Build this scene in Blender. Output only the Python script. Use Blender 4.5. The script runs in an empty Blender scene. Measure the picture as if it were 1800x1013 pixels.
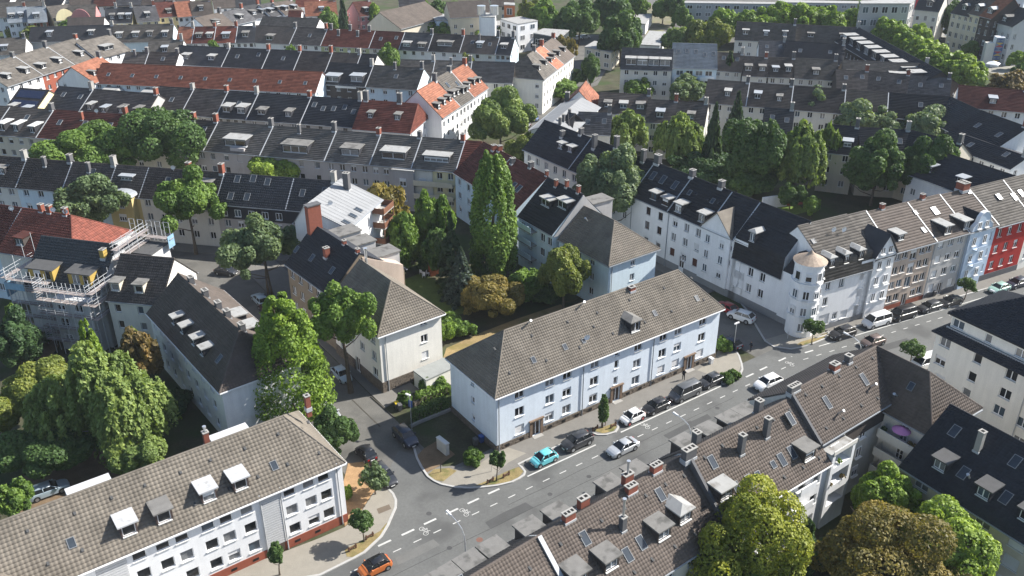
import bpy, math, random
import numpy as np
from mathutils import Vector, Matrix
rnd = random.Random(7)
nrs = np.random.RandomState(11)
SC = bpy.context.scene
COL = SC.collection
R = math.radians

# ---------------------------------------------------------------- camera
CAM_H, PITCH, FPX = 70.0, R(27.3), 1570.0
cam_d = bpy.data.cameras.new('camera')
cam = bpy.data.objects.new('camera', cam_d); COL.objects.link(cam)
cam.location = (0, 0, CAM_H); cam.rotation_euler = (math.pi/2 - PITCH, 0, 0)
cam_d.sensor_width = 36; cam_d.lens = FPX/1800*36
cam_d.clip_start = 1; cam_d.clip_end = 9000
SC.camera = cam
# ---------------------------------------------------------------- sky, sun, exposure
SUN_AZ, SUN_EL = R(20), R(38)
W = bpy.data.worlds.new('World'); SC.world = W; W.use_nodes = True
nt = W.node_tree
sky = nt.nodes.new('ShaderNodeTexSky'); sky.sky_type = 'NISHITA'; sky.sun_disc = False
sky.sun_elevation = SUN_EL; sky.sun_rotation = R(90) - SUN_AZ
sky.air_density = 1.0; sky.dust_density = 1.0; sky.ozone_density = 1.2
nt.links.new(sky.outputs[0], nt.nodes['Background'].inputs[0])
nt.nodes['Background'].inputs[1].default_value = 0.094
sun_d = bpy.data.lights.new('sun', 'SUN'); sun_d.energy = 5.0; sun_d.angle = R(0.5)
sun_d.color = (1.0, 0.955, 0.885)
sun = bpy.data.objects.new('sun', sun_d); COL.objects.link(sun)
sv = Vector((math.cos(SUN_AZ)*math.cos(SUN_EL), math.sin(SUN_AZ)*math.cos(SUN_EL), math.sin(SUN_EL)))
sun.rotation_euler = sv.to_track_quat('Z', 'Y').to_euler(); sun.location = (0, 0, 120)
SC.view_settings.view_transform = 'Standard'; SC.view_settings.look = 'None'
SC.view_settings.exposure = 1.08; SC.view_settings.gamma = 1
SC.view_settings.use_curve_mapping = False
SC.render.engine = 'CYCLES'
SC.cycles.max_bounces = 5; SC.cycles.diffuse_bounces = 3; SC.cycles.glossy_bounces = 2
SC.cycles.use_denoising = True

# ---------------------------------------------------------------- helpers
_c, _s = math.cos(PITCH), math.sin(PITCH)
def at(px, py, z=0.0):
    """world point seen at photo pixel (1800 x 1013) on the level z"""
    dx, dy, dz = (px-900), FPX*_c + (506.5-py)*_s, -FPX*_s + (506.5-py)*_c
    t = (z-CAM_H)/dz
    return np.array([dx*t, dy*t, z])
def pix(p):
    v = np.array(p, float) - np.array([0, 0, CAM_H])
    w = v[1]*_c - v[2]*_s
    return 900 + FPX*v[0]/w, 506.5 - FPX*(v[1]*_s + v[2]*_c)/w
def lerp(a, b, t): return a + (b-a)*t
def seeing(p):
    x, y = pix(p); return -60 < x < 1860 and -60 < y < 1080

MATS = {}
def mat(name, col, rough=0.85, var=0.12, scale=1.5, spec=0.25, metal=0.0, fine=0.0, bump=0.0, stain=None, streak=0.0):
    if name in MATS: return MATS[name]
    m = bpy.data.materials.new(name); m.use_nodes = True; n = m.node_tree.nodes; l = m.node_tree.links
    b = n['Principled BSDF']; b.inputs['Roughness'].default_value = rough
    b.inputs['Specular IOR Level'].default_value = spec; b.inputs['Metallic'].default_value = metal
    if var <= 0 and fine <= 0:
        b.inputs['Base Color'].default_value = (*col, 1)
    else:
        tc = n.new('ShaderNodeTexCoord')
        a = n.new('ShaderNodeTexNoise'); a.inputs['Scale'].default_value = scale; a.inputs['Detail'].default_value = 6
        a.inputs['Roughness'].default_value = 0.65
        l.new(tc.outputs['Object'], a.inputs['Vector'])
        r = n.new('ShaderNodeMapRange'); r.inputs[1].default_value = 0.25; r.inputs[2].default_value = 0.75
        r.inputs[3].default_value = 1-var; r.inputs[4].default_value = 1+var
        l.new(a.outputs['Fac'], r.inputs[0]); val = r.outputs[0]
        if fine > 0:
            a2 = n.new('ShaderNodeTexNoise'); a2.inputs['Scale'].default_value = scale*14; a2.inputs['Detail'].default_value = 3
            l.new(tc.outputs['Object'], a2.inputs['Vector'])
            r2 = n.new('ShaderNodeMapRange'); r2.inputs[1].default_value = 0.25; r2.inputs[2].default_value = 0.75
            r2.inputs[3].default_value = 1-fine; r2.inputs[4].default_value = 1+fine
            l.new(a2.outputs['Fac'], r2.inputs[0])
            mu = n.new('ShaderNodeMath'); mu.operation = 'MULTIPLY'; l.new(val, mu.inputs[0]); l.new(r2.outputs[0], mu.inputs[1]); val = mu.outputs[0]
        if streak > 0:
            mp = n.new('ShaderNodeMapping'); mp.inputs['Scale'].default_value = (1.6, 1.6, .13); l.new(tc.outputs['Object'], mp.inputs[0])
            a4 = n.new('ShaderNodeTexNoise'); a4.inputs['Scale'].default_value = 1.0; a4.inputs['Detail'].default_value = 5; a4.inputs['Roughness'].default_value = .7; l.new(mp.outputs[0], a4.inputs['Vector'])
            r4 = n.new('ShaderNodeMapRange'); r4.inputs[1].default_value = .38; r4.inputs[2].default_value = .68; r4.inputs[3].default_value = 1-streak; r4.inputs[4].default_value = 1.02; l.new(a4.outputs['Fac'], r4.inputs[0])
            m4 = n.new('ShaderNodeMath'); m4.operation = 'MULTIPLY'; l.new(val, m4.inputs[0]); l.new(r4.outputs[0], m4.inputs[1]); val = m4.outputs[0]
        v = n.new('ShaderNodeVectorMath'); v.operation = 'SCALE'; v.inputs[0].default_value = col
        l.new(val, v.inputs['Scale']); out = v.outputs[0]
        if stain:
            a3 = n.new('ShaderNodeTexNoise'); a3.inputs['Scale'].default_value = stain[1]; a3.inputs['Detail'].default_value = 7
            l.new(tc.outputs['Object'], a3.inputs['Vector'])
            r3 = n.new('ShaderNodeMapRange'); r3.inputs[1].default_value = stain[2]; r3.inputs[2].default_value = stain[2]+0.14
            l.new(a3.outputs['Fac'], r3.inputs[0])
            mx = n.new('ShaderNodeMix'); mx.data_type = 'RGBA'
            l.new(r3.outputs[0], mx.inputs[0]); l.new(out, mx.inputs[6]); mx.inputs[7].default_value = (*stain[0], 1)
            out = mx.outputs[2]
        l.new(out, b.inputs['Base Color'])
        if bump > 0:
            bp = n.new('ShaderNodeBump'); bp.inputs['Strength'].default_value = bump; bp.inputs['Distance'].default_value = 0.05
            l.new(val, bp.inputs['Height']); l.new(bp.outputs[0], b.inputs['Normal'])
    MATS[name] = m
    return m

def roof_mat(name, col, vary=0.22, moss=0.35, rough=0.8, house=.2):
    """clay / concrete tile: colour differs tile by tile (attribute 'tile'), weathered patches on top"""
    if name in MATS: return MATS[name]
    m = bpy.data.materials.new(name); m.use_nodes = True; n = m.node_tree.nodes; l = m.node_tree.links
    b = n['Principled BSDF']; b.inputs['Roughness'].default_value = rough; b.inputs['Specular IOR Level'].default_value = 0.25
    at_ = n.new('ShaderNodeAttribute'); at_.attribute_name = 'tile'
    tc = n.new('ShaderNodeTexCoord')
    no = n.new('ShaderNodeTexNoise'); no.inputs['Scale'].default_value = 0.35; no.inputs['Detail'].default_value = 8; no.inputs['Roughness'].default_value = 0.7
    l.new(tc.outputs['Object'], no.inputs['Vector'])
    r1 = n.new('ShaderNodeMapRange'); r1.inputs[3].default_value = 1-vary; r1.inputs[4].default_value = 1+vary
    l.new(at_.outputs['Fac'], r1.inputs[0])
    r2 = n.new('ShaderNodeMapRange'); r2.inputs[1].default_value = 0.3; r2.inputs[2].default_value = 0.7
    r2.inputs[3].default_value = 1-moss; r2.inputs[4].default_value = 1+moss*0.5
    l.new(no.outputs['Fac'], r2.inputs[0])
    mu = n.new('ShaderNodeMath'); mu.operation = 'MULTIPLY'; l.new(r1.outputs[0], mu.inputs[0]); l.new(r2.outputs[0], mu.inputs[1])
    mp = n.new('ShaderNodeMapping'); mp.inputs['Scale'].default_value = (1.1, .12, .12); l.new(tc.outputs['Object'], mp.inputs[0])
    n3 = n.new('ShaderNodeTexNoise'); n3.inputs['Scale'].default_value = 1.0; n3.inputs['Detail'].default_value = 6; n3.inputs['Roughness'].default_value = .7; l.new(mp.outputs[0], n3.inputs['Vector'])
    r3 = n.new('ShaderNodeMapRange'); r3.inputs[1].default_value = .3; r3.inputs[2].default_value = .7; r3.inputs[3].default_value = .84; r3.inputs[4].default_value = 1.1; l.new(n3.outputs['Fac'], r3.inputs[0])
    m3 = n.new('ShaderNodeMath'); m3.operation = 'MULTIPLY'; l.new(mu.outputs[0], m3.inputs[0]); l.new(r3.outputs[0], m3.inputs[1]); mu = m3
    oi = n.new('ShaderNodeObjectInfo'); r5 = n.new('ShaderNodeMapRange'); r5.inputs[3].default_value = 1-house; r5.inputs[4].default_value = 1+house*1.6; l.new(oi.outputs['Random'], r5.inputs[0])
    m5 = n.new('ShaderNodeMath'); m5.operation = 'MULTIPLY'; l.new(mu.outputs[0], m5.inputs[0]); l.new(r5.outputs[0], m5.inputs[1]); mu = m5
    v = n.new('ShaderNodeVectorMath'); v.operation = 'SCALE'; v.inputs[0].default_value = col
    l.new(mu.outputs[0], v.inputs['Scale']); l.new(v.outputs[0], b.inputs['Base Color'])
    MATS[name] = m
    return m

class MB:
    def __init__(s): s.v, s.f, s.m = [], [], []
    def poly(s, pts, m=0):
        k = len(s.v); s.v += [tuple(map(float, p)) for p in pts]; s.f.append(tuple(range(k, k+len(pts)))); s.m.append(m)
    def box(s, x0, y0, z0, x1, y1, z1, m=0):
        k = len(s.v)
        s.v += [(x0,y0,z0),(x1,y0,z0),(x1,y1,z0),(x0,y1,z0),(x0,y0,z1),(x1,y0,z1),(x1,y1,z1),(x0,y1,z1)]
        for f in ((3,2,1,0),(4,5,6,7),(0,1,5,4),(1,2,6,5),(2,3,7,6),(3,0,4,7)):
            s.f.append(tuple(k+i for i in f)); s.m.append(m)
    def hexa(s, b, t, m=0):
        """bottom ring b (ccw from above), top ring t, same count"""
        k = len(s.v); n = len(b); s.v += [tuple(map(float, p)) for p in b] + [tuple(map(float, p)) for p in t]
        s.f.append(tuple(k+n-1-i for i in range(n))); s.f.append(tuple(k+n+i for i in range(n))); s.m += [m, m]
        for i in range(n):
            j = (i+1) % n; s.f.append((k+i, k+j, k+n+j, k+n+i)); s.m.append(m)
    def tube(s, p, q, r0, r1=None, n=6, m=0, caps=True):
        r1 = r0 if r1 is None else r1
        p, q = Vector(p), Vector(q); d = (q-p)
        if d.length < 1e-6: return
        d.normalize(); a = d.orthogonal().normalized(); b = d.cross(a); k = len(s.v)
        for c, r in ((p, r0), (q, r1)):
            for i in range(n):
                t = 2*math.pi*i/n; w = c + (a*math.cos(t)+b*math.sin(t))*r; s.v.append(tuple(w))
        for i in range(n):
            j = (i+1) % n; s.f.append((k+i, k+j, k+n+j, k+n+i)); s.m.append(m)
        if caps:
            s.f.append(tuple(k+n-1-i for i in range(n))); s.f.append(tuple(k+n+i for i in range(n))); s.m += [m, m]
    def mesh(s, name, mats):
        me = bpy.data.meshes.new(name); me.from_pydata(s.v, [], s.f)
        if not isinstance(mats, (list, tuple)): mats = [mats]
        for q in mats: me.materials.append(q)
        if len(mats) > 1: me.polygons.foreach_set('material_index', s.m)
        return me
    def build(s, name, mats, parent=None, smooth=False, **kw):
        if not s.f: return None
        me = s.mesh(name, mats)
        if smooth: me.polygons.foreach_set('use_smooth', [True]*len(me.polygons))
        return link(name, me, parent, **kw)

def link(name, me, parent=None, loc=None, rz=None, mtx=None, **props):
    o = bpy.data.objects.new(name, me); COL.objects.link(o)
    if parent is not None: o.parent = parent
    if loc is not None: o.location = tuple(loc)
    if rz is not None: o.rotation_euler = (0, 0, rz)
    for k, v in props.items(): o[k] = v
    return o
def thing(name, label, cat, loc=(0,0,0), rz=0, group=None):
    o = link(name, None, None, loc, rz, label=label, category=cat)
    o.empty_display_size = 0.5
    if group: o['group'] = group
    return o
def np_mesh(name, V, Q, mats, tile=None, attr='tile', smooth=False):
    """quads only, fast"""
    me = bpy.data.meshes.new(name); V = np.asarray(V, np.float32); Q = np.asarray(Q, np.int32)
    me.vertices.add(len(V)); me.vertices.foreach_set('co', V.ravel())
    me.loops.add(Q.size); me.loops.foreach_set('vertex_index', Q.ravel())
    me.polygons.add(len(Q)); me.polygons.foreach_set('loop_start', np.arange(0, Q.size, 4, dtype=np.int32))
    if smooth: me.polygons.foreach_set('use_smooth', np.ones(len(Q), bool))
    for q in (mats if isinstance(mats, (list, tuple)) else [mats]): me.materials.append(q)
    if tile is not None:
        a = me.attributes.new(attr, 'FLOAT', 'FACE'); a.data.foreach_set('value', np.asarray(tile, np.float32))
    me.update(calc_edges=True)
    return me

# ---------------------------------------------------------------- tiles as geometry
def tile_plane(P, tw, dw, wave, acc, down=None):
    """P: planar convex polygon (3D, local). Lays courses of tiles from the eave up."""
    P = [np.array(p, float) for p in P]
    nrm = np.cross(P[1]-P[0], P[2]-P[0]); nrm /= np.linalg.norm(nrm)
    if nrm[2] < 0: nrm = -nrm
    ew = np.array([nrm[0], nrm[1], 0]); 
    if np.linalg.norm(ew) < 1e-4: return
    ew /= np.linalg.norm(ew); ew = ew*nrm[2] + np.array([0, 0, -1])*math.hypot(nrm[0], nrm[1])
    eu = np.cross(nrm, ew); O = P[0]
    pu = [(p-O) @ eu for p in P]; pw = [(p-O) @ ew for p in P]
    wmax, wmin = max(pw), min(pw); n = len(P)
    k = 0; w1 = wmax
    while w1 > wmin + 0.05:
        w0 = max(wmin, w1-dw); wm = (w0+w1)/2; xs = []
        for i in range(n):
            a, b = pw[i], pw[(i+1) % n]
            if (a-wm)*(b-wm) <= 0 and abs(a-b) > 1e-9:
                t = (wm-a)/(b-a); xs.append(pu[i]+(pu[(i+1) % n]-pu[i])*t)
        if len(xs) >= 2 and max(xs)-min(xs) > 0.12:
            u0, u1 = min(xs), max(xs)
            j0, j1 = math.floor(u0/tw), math.ceil(u1/tw)
            if wave:
                u = (np.arange(j0, j1)[:, None]*tw + np.array([0, .22, .80])*tw).ravel(); h = np.tile([.0, .06, .06], j1-j0)
                tid = np.repeat(np.arange(j0, j1), 3)
            else:
                u = np.arange(j0, j1)*tw; h = np.zeros(len(u)); tid = np.arange(j0, j1)
            u = np.append(u, u1); h = np.append(h, 0.0)
            keep = (u > u0+0.02) & (u <= u1); first = np.searchsorted(u, u0+0.02)-1
            u = np.concatenate([[u0], u[keep]]); hh = np.concatenate([[h[max(first, 0)]], h[keep]]); 
            ti = np.concatenate([[tid[min(max(first, 0), len(tid)-1)]], tid[keep[:-1]]]) if len(tid) else np.zeros(1)
            m = len(u)
            if m >= 2:
                sag = nrs.uniform(-.008, .008, m)
                top = O + np.outer(u, eu) + w0*ew + np.outer(hh*0.7+0.012, nrm)
                bot = O + np.outer(u, eu) + w1*ew + np.outer(hh+0.062+sag, nrm)
                lip = O + np.outer(u, eu) + (w1-0.012)*ew + np.outer(np.zeros(m)-0.01, nrm)
                base = acc['n']; acc['V'] += [top, bot, lip]; acc['n'] += 3*m
                i = np.arange(m-1)
                acc['Q'].append(np.stack([base+i, base+m+i, base+m+i+1, base+i+1], 1))
                acc['Q'].append(np.stack([base+m+i, base+2*m+i, base+2*m+i+1, base+m+i+1], 1))
                rv = ((np.sin(ti[:m-1]*12.9898 + k*78.233 + O[0]*3.1)*43758.5453) % 1.0)
                acc['T'] += [rv, rv]
        w1 = w0; k += 1
# ---------------------------------------------------------------- materials
def wallm(name, col, var=0.06, stain=None):
    return mat('render_'+name, col, rough=0.9, var=var, scale=0.5, spec=0.15, fine=0.05, stain=stain, streak=.075)
WALL = {k: wallm(k, c) for k, c in dict(
    white=(.75,.755,.76), blue=(.67,.735,.80), cream=(.76,.735,.67), beige=(.56,.51,.42), ochre=(.50,.41,.20), grey=(.42,.41,.40),
    lilac=(.39,.365,.36), brown=(.215,.175,.13), ltblue=(.58,.68,.74), pink=(.50,.22,.22), red=(.36,.035,.03), yellow=(.72,.64,.40),
    taupe=(.44,.36,.30), pale=(.62,.60,.55), green=(.45,.48,.28), dark=(.07,.06,.055), sky=(.46,.55,.66), sand=(.62,.55,.42),
    redbrick=(.27,.085,.055), slate=(.035,.036,.042), greywhite2=(.34,.355,.375), greywhite=(.50,.505,.51)).items()}
ROOF = {k: roof_mat('tiles_'+k, c, **kw) for k, c, kw in [
    ('tan', (.180,.158,.130), dict(moss=.32, vary=.055, house=.03)), ('tanbrown', (.165,.132,.106), dict(moss=.25, vary=.1)), ('brown', (.110,.090,.077), dict(moss=.28, vary=.08, house=.1)),
    ('dkbrown', (.078,.066,.060), dict(moss=.3)), ('dark', (.047,.048,.053), dict(moss=.25, vary=.12)), ('redorange', (.235,.080,.048), dict(moss=.22)), ('navy', (.024,.027,.034), dict(moss=.2, vary=.15)),
    ('red', (.165,.052,.036), dict(moss=.3)), ('dkred', (.105,.034,.026), dict(moss=.3)), ('orange', (.29,.118,.072), dict(moss=.22)),
    ('grey', (.105,.103,.10), dict(moss=.25)), ('ltgrey', (.24,.245,.25), dict(moss=.12, vary=.08)), ('bluegrey', (.20,.225,.25), dict(moss=.2, vary=.1)),
    ('slate', (.075,.075,.08), dict(moss=.3)), ('greybrown', (.118,.106,.093), dict(moss=.25)), ('newdark', (.06,.068,.075), dict(moss=.1, vary=.1))]}
M_PVC = mat('white_frame', (.80,.80,.80), .5, 0)
M_BROWNF = mat('brown_frame', (.10,.05,.03), .5, 0)
M_GLASS = mat('glass_dark', (.016,.018,.021), .06, 0, spec=.5)
M_GLASS2 = mat('glass_curtain', (.17,.175,.18), .10, .35, 2.2, spec=.5)
M_GLASS3 = mat('glass_bluish', (.06,.085,.11), .06, .2, 1.2, spec=.5)
M_SHUT = mat('roller_shutter_white', (.66,.66,.66), .6, .03)
M_SHUTB = mat('roller_shutter_brown', (.09,.035,.025), .6, .05)
M_SILL = mat('sill_stone', (.62,.62,.60), .8, .05)
M_ZINC = mat('zinc', (.30,.32,.34), .45, .15, 1.0, metal=.0, spec=.4)
M_LEAD = mat('flashing_metal', (.40,.41,.42), .5, .12, 1.0, spec=.4)
M_FLAT = mat('roofing_felt', (.165,.16,.15), .9, .18, 1.2, fine=.06, stain=((.09,.088,.082), .8, .52))
M_FLATL = mat('roofing_felt_pale', (.30,.30,.29), .85, .12, .9, fine=.05, stain=((.19,.18,.165), 1.1, .55))
M_FLATD = mat('roofing_felt_dark', (.075,.075,.075), .9, .18, 1.2, fine=.06)
M_BRICK = mat('chimney_brick', (.22,.075,.05), .9, .18, 3, fine=.1)
M_BRICKD = mat('chimney_clad_grey', (.10,.10,.105), .8, .15, 2)
M_CONC = mat('concrete', (.30,.29,.27), .9, .12, 1, fine=.05)
M_STEEL = mat('flue_steel', (.60,.61,.62), .3, .05, metal=.7)
M_BLACK = mat('soot_black', (.012,.012,.012), .9, 0)
M_STONE = mat('plinth_stone', (.15,.125,.10), .9, .45, 2.4, fine=.2)
M_MORTAR = mat('plinth_mortar', (.10,.092,.082), .95, .2, 3)
M_WOOD = mat('balcony_wood', (.16,.075,.045), .8, .2, 2)
M_DISH = mat('dish_white', (.70,.70,.69), .5, .05)
M_DOOR = mat('door_dark', (.07,.05,.04), .5, .1)
PLM = dict(stone=M_MORTAR, grey=mat('plinth_grey', (.23,.235,.24), .9, .1, 1, fine=.05), brick=mat('plinth_redbrick', (.25,.075,.045), .9, .12, 2, fine=.12),
           dark=mat('plinth_dark', (.11,.11,.115), .9, .1), white=WALL['white'])
M_SKYF = mat('skylight_frame', (.19,.20,.21), .5, .05); M_SKYG = mat('skylight_glass', (.04,.05,.062), .2, .2, 1.2, spec=.35)
CACHE = {}
def window_mesh(w, h, k, fm, arch=False):
    key = ('win', round(w, 2), round(h, 2), k, fm.name)
    if key not in CACHE:
        b = MB(); t = .07; d0, d1 = 0.0, .07; x = w/2
        b.box(-x, d0, 0, x, d1, t); b.box(-x, d0, h-t, x, d1, h); b.box(-x, d0, t, -x+t, d1, h-t); b.box(x-t, d0, t, x, d1, h-t)
        for i in range(1, k):
            c = -x+w*i/k; b.box(c-t*.7, d0-.01, t, c+t*.7, d1, h-t)
        if k == 4: pass
        CACHE[key] = b.mesh('window', fm)
    return CACHE[key]
def cross_mesh(w, h, fm):
    key = ('cross', round(w, 2), round(h, 2), fm.name)
    if key not in CACHE:
        b = MB(); t = .07; x = w/2
        b.box(-x, 0, 0, x, .07, t); b.box(-x, 0, h-t, x, .07, h); b.box(-x, 0, t, -x+t, .07, h-t); b.box(x-t, 0, t, x, .07, h-t)
        b.box(-.045, -.01, t, .045, .07, h-t)
        for q in (.36, .68): b.box(-x+t, -.005, h*q-.03, x-t, .07, h*q+.03)
        CACHE[key] = b.mesh('window', fm)
    return CACHE[key]
def pane_mesh(w, h, m):
    key = ('pane', round(w, 2), round(h, 2), m.name)
    if key not in CACHE:
        b = MB(); x = w/2-.04; b.box(-x, .035, .04, x, .055, h-.04); CACHE[key] = b.mesh('pane', m)
    return CACHE[key]
def shut_mesh(w, h, f, m):
    key = ('shut', round(w, 2), round(h, 2), f, m.name)
    if key not in CACHE:
        b = MB(); x = w/2-.03; z0 = h*(1-f); n = max(2, int((h-z0)/.14))
        for i in range(n):
            a = z0+(h-z0)*i/n; c = z0+(h-z0)*(i+1)/n; b.box(-x, -.05, a, x, -.012, c-.02)
        CACHE[key] = b.mesh('shutter', m)
    return CACHE[key]
def sill_mesh(w, m):
    key = ('sill', round(w, 2), m.name)
    if key not in CACHE:
        b = MB(); b.box(-w/2-.06, -.26, -.07, w/2+.06, .0, -.004); CACHE[key] = b.mesh('sill', m)
    return CACHE[key]

def put_window(parent, P, ang, w, h, kind, lod, sub=True, fm=None):
    """kind: casement count, or s = shutter down, b = brown shutter, c = cross bars, d = door"""
    fm = fm or M_PVC; kn = kind if isinstance(kind, int) else 2
    me = cross_mesh(w, h, fm) if kind == 'c' else window_mesh(w, h, kn, fm)
    o = link('door' if kind == 'd' else 'window', me, parent, P, ang)
    g = rnd.random(); gm = M_GLASS if g < .5 else (M_GLASS2 if g < .82 else M_GLASS3)
    if kind == 'd': gm = M_DOOR
    kids = [link('pane' if kind != 'd' else 'door_leaf', pane_mesh(w, h, gm))]
    if kind in ('s', 'b'):
        kids.append(link('shutter', shut_mesh(w, h, 1.0 if kind == 'b' else rnd.choice([1.0, .8, 1.0]), M_SHUTB if kind == 'b' else M_SHUT)))
    elif kind != 'd' and lod <= 1 and rnd.random() < .24:
        kids.append(link('shutter', shut_mesh(w, h, rnd.choice([.25, .4]), M_SHUT)))
    if lod <= 1 and kind != 'd': kids.append(link('sill', sill_mesh(w, M_SILL)))
    for c in kids:
        if sub: c.parent = o
        else:
            c.parent = parent; c.location = P; c.rotation_euler = (0, 0, ang)
    return o

def wall_face(b, P, L, prof, holes, depth, m=0, mr=0):
    """facade of length L; prof: list of (u, ztop); z from 0. holes (u0,u1,z0,z1). P(u,z,d) maps to local space."""
    zmin = min(z for u, z in prof)
    us = sorted(set([0, L] + [q for h in holes for q in (h[0], h[1])])); zs = sorted(set([0, zmin] + [q for h in holes for q in (h[2], h[3]) if q < zmin]))
    for i in range(len(us)-1):
        run = None
        for j in range(len(zs)-1):
            uc, zc = (us[i]+us[i+1])/2, (zs[j]+zs[j+1])/2
            if any(h[0] < uc < h[1] and h[2] < zc < h[3] for h in holes): continue
            b.poly([P(us[i], zs[j], 0), P(us[i+1], zs[j], 0), P(us[i+1], zs[j+1], 0), P(us[i], zs[j+1], 0)], m)
    if len(prof) > 2 or prof[0][1] != prof[-1][1]:
        top = [P(u, z, 0) for u, z in prof if True]
        pts = [P(0, zmin, 0), P(L, zmin, 0)] + [P(u, z, 0) for u, z in reversed(prof) if z > zmin+1e-6]
        if len(pts) >= 3: b.poly(pts, m)
    for h in holes:
        u0, u1, z0, z1 = h[:4]
        b.poly([P(u0,z0,0), P(u0,z0,depth), P(u0,z1,depth), P(u0,z1,0)], mr); b.poly([P(u1,z0,0), P(u1,z1,0), P(u1,z1,depth), P(u1,z0,depth)], mr)
        b.poly([P(u0,z0,0), P(u1,z0,0), P(u1,z0,depth), P(u0,z0,depth)], mr); b.poly([P(u0,z1,0), P(u0,z1,depth), P(u1,z1,depth), P(u1,z1,0)], mr)
        b.poly([P(u0,z0,depth+.12), P(u1,z0,depth+.12), P(u1,z1,depth+.12), P(u0,z1,depth+.12)], mr)

def grid(L, n, zs, w=1.15, h=1.35, k=2, m=1.2, skip=()):
    if n <= 0: return []
    out = []
    for i in range(n):
        u = L*(i+.5)/n if n*2.2 > L-2*m or n < 2 else m+w/2 + (L-2*m-w)*i/(n-1)
        for j, z in enumerate(zs):
            if (i, j) not in skip: out.append((u, z, w, h, k))
    return out

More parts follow.
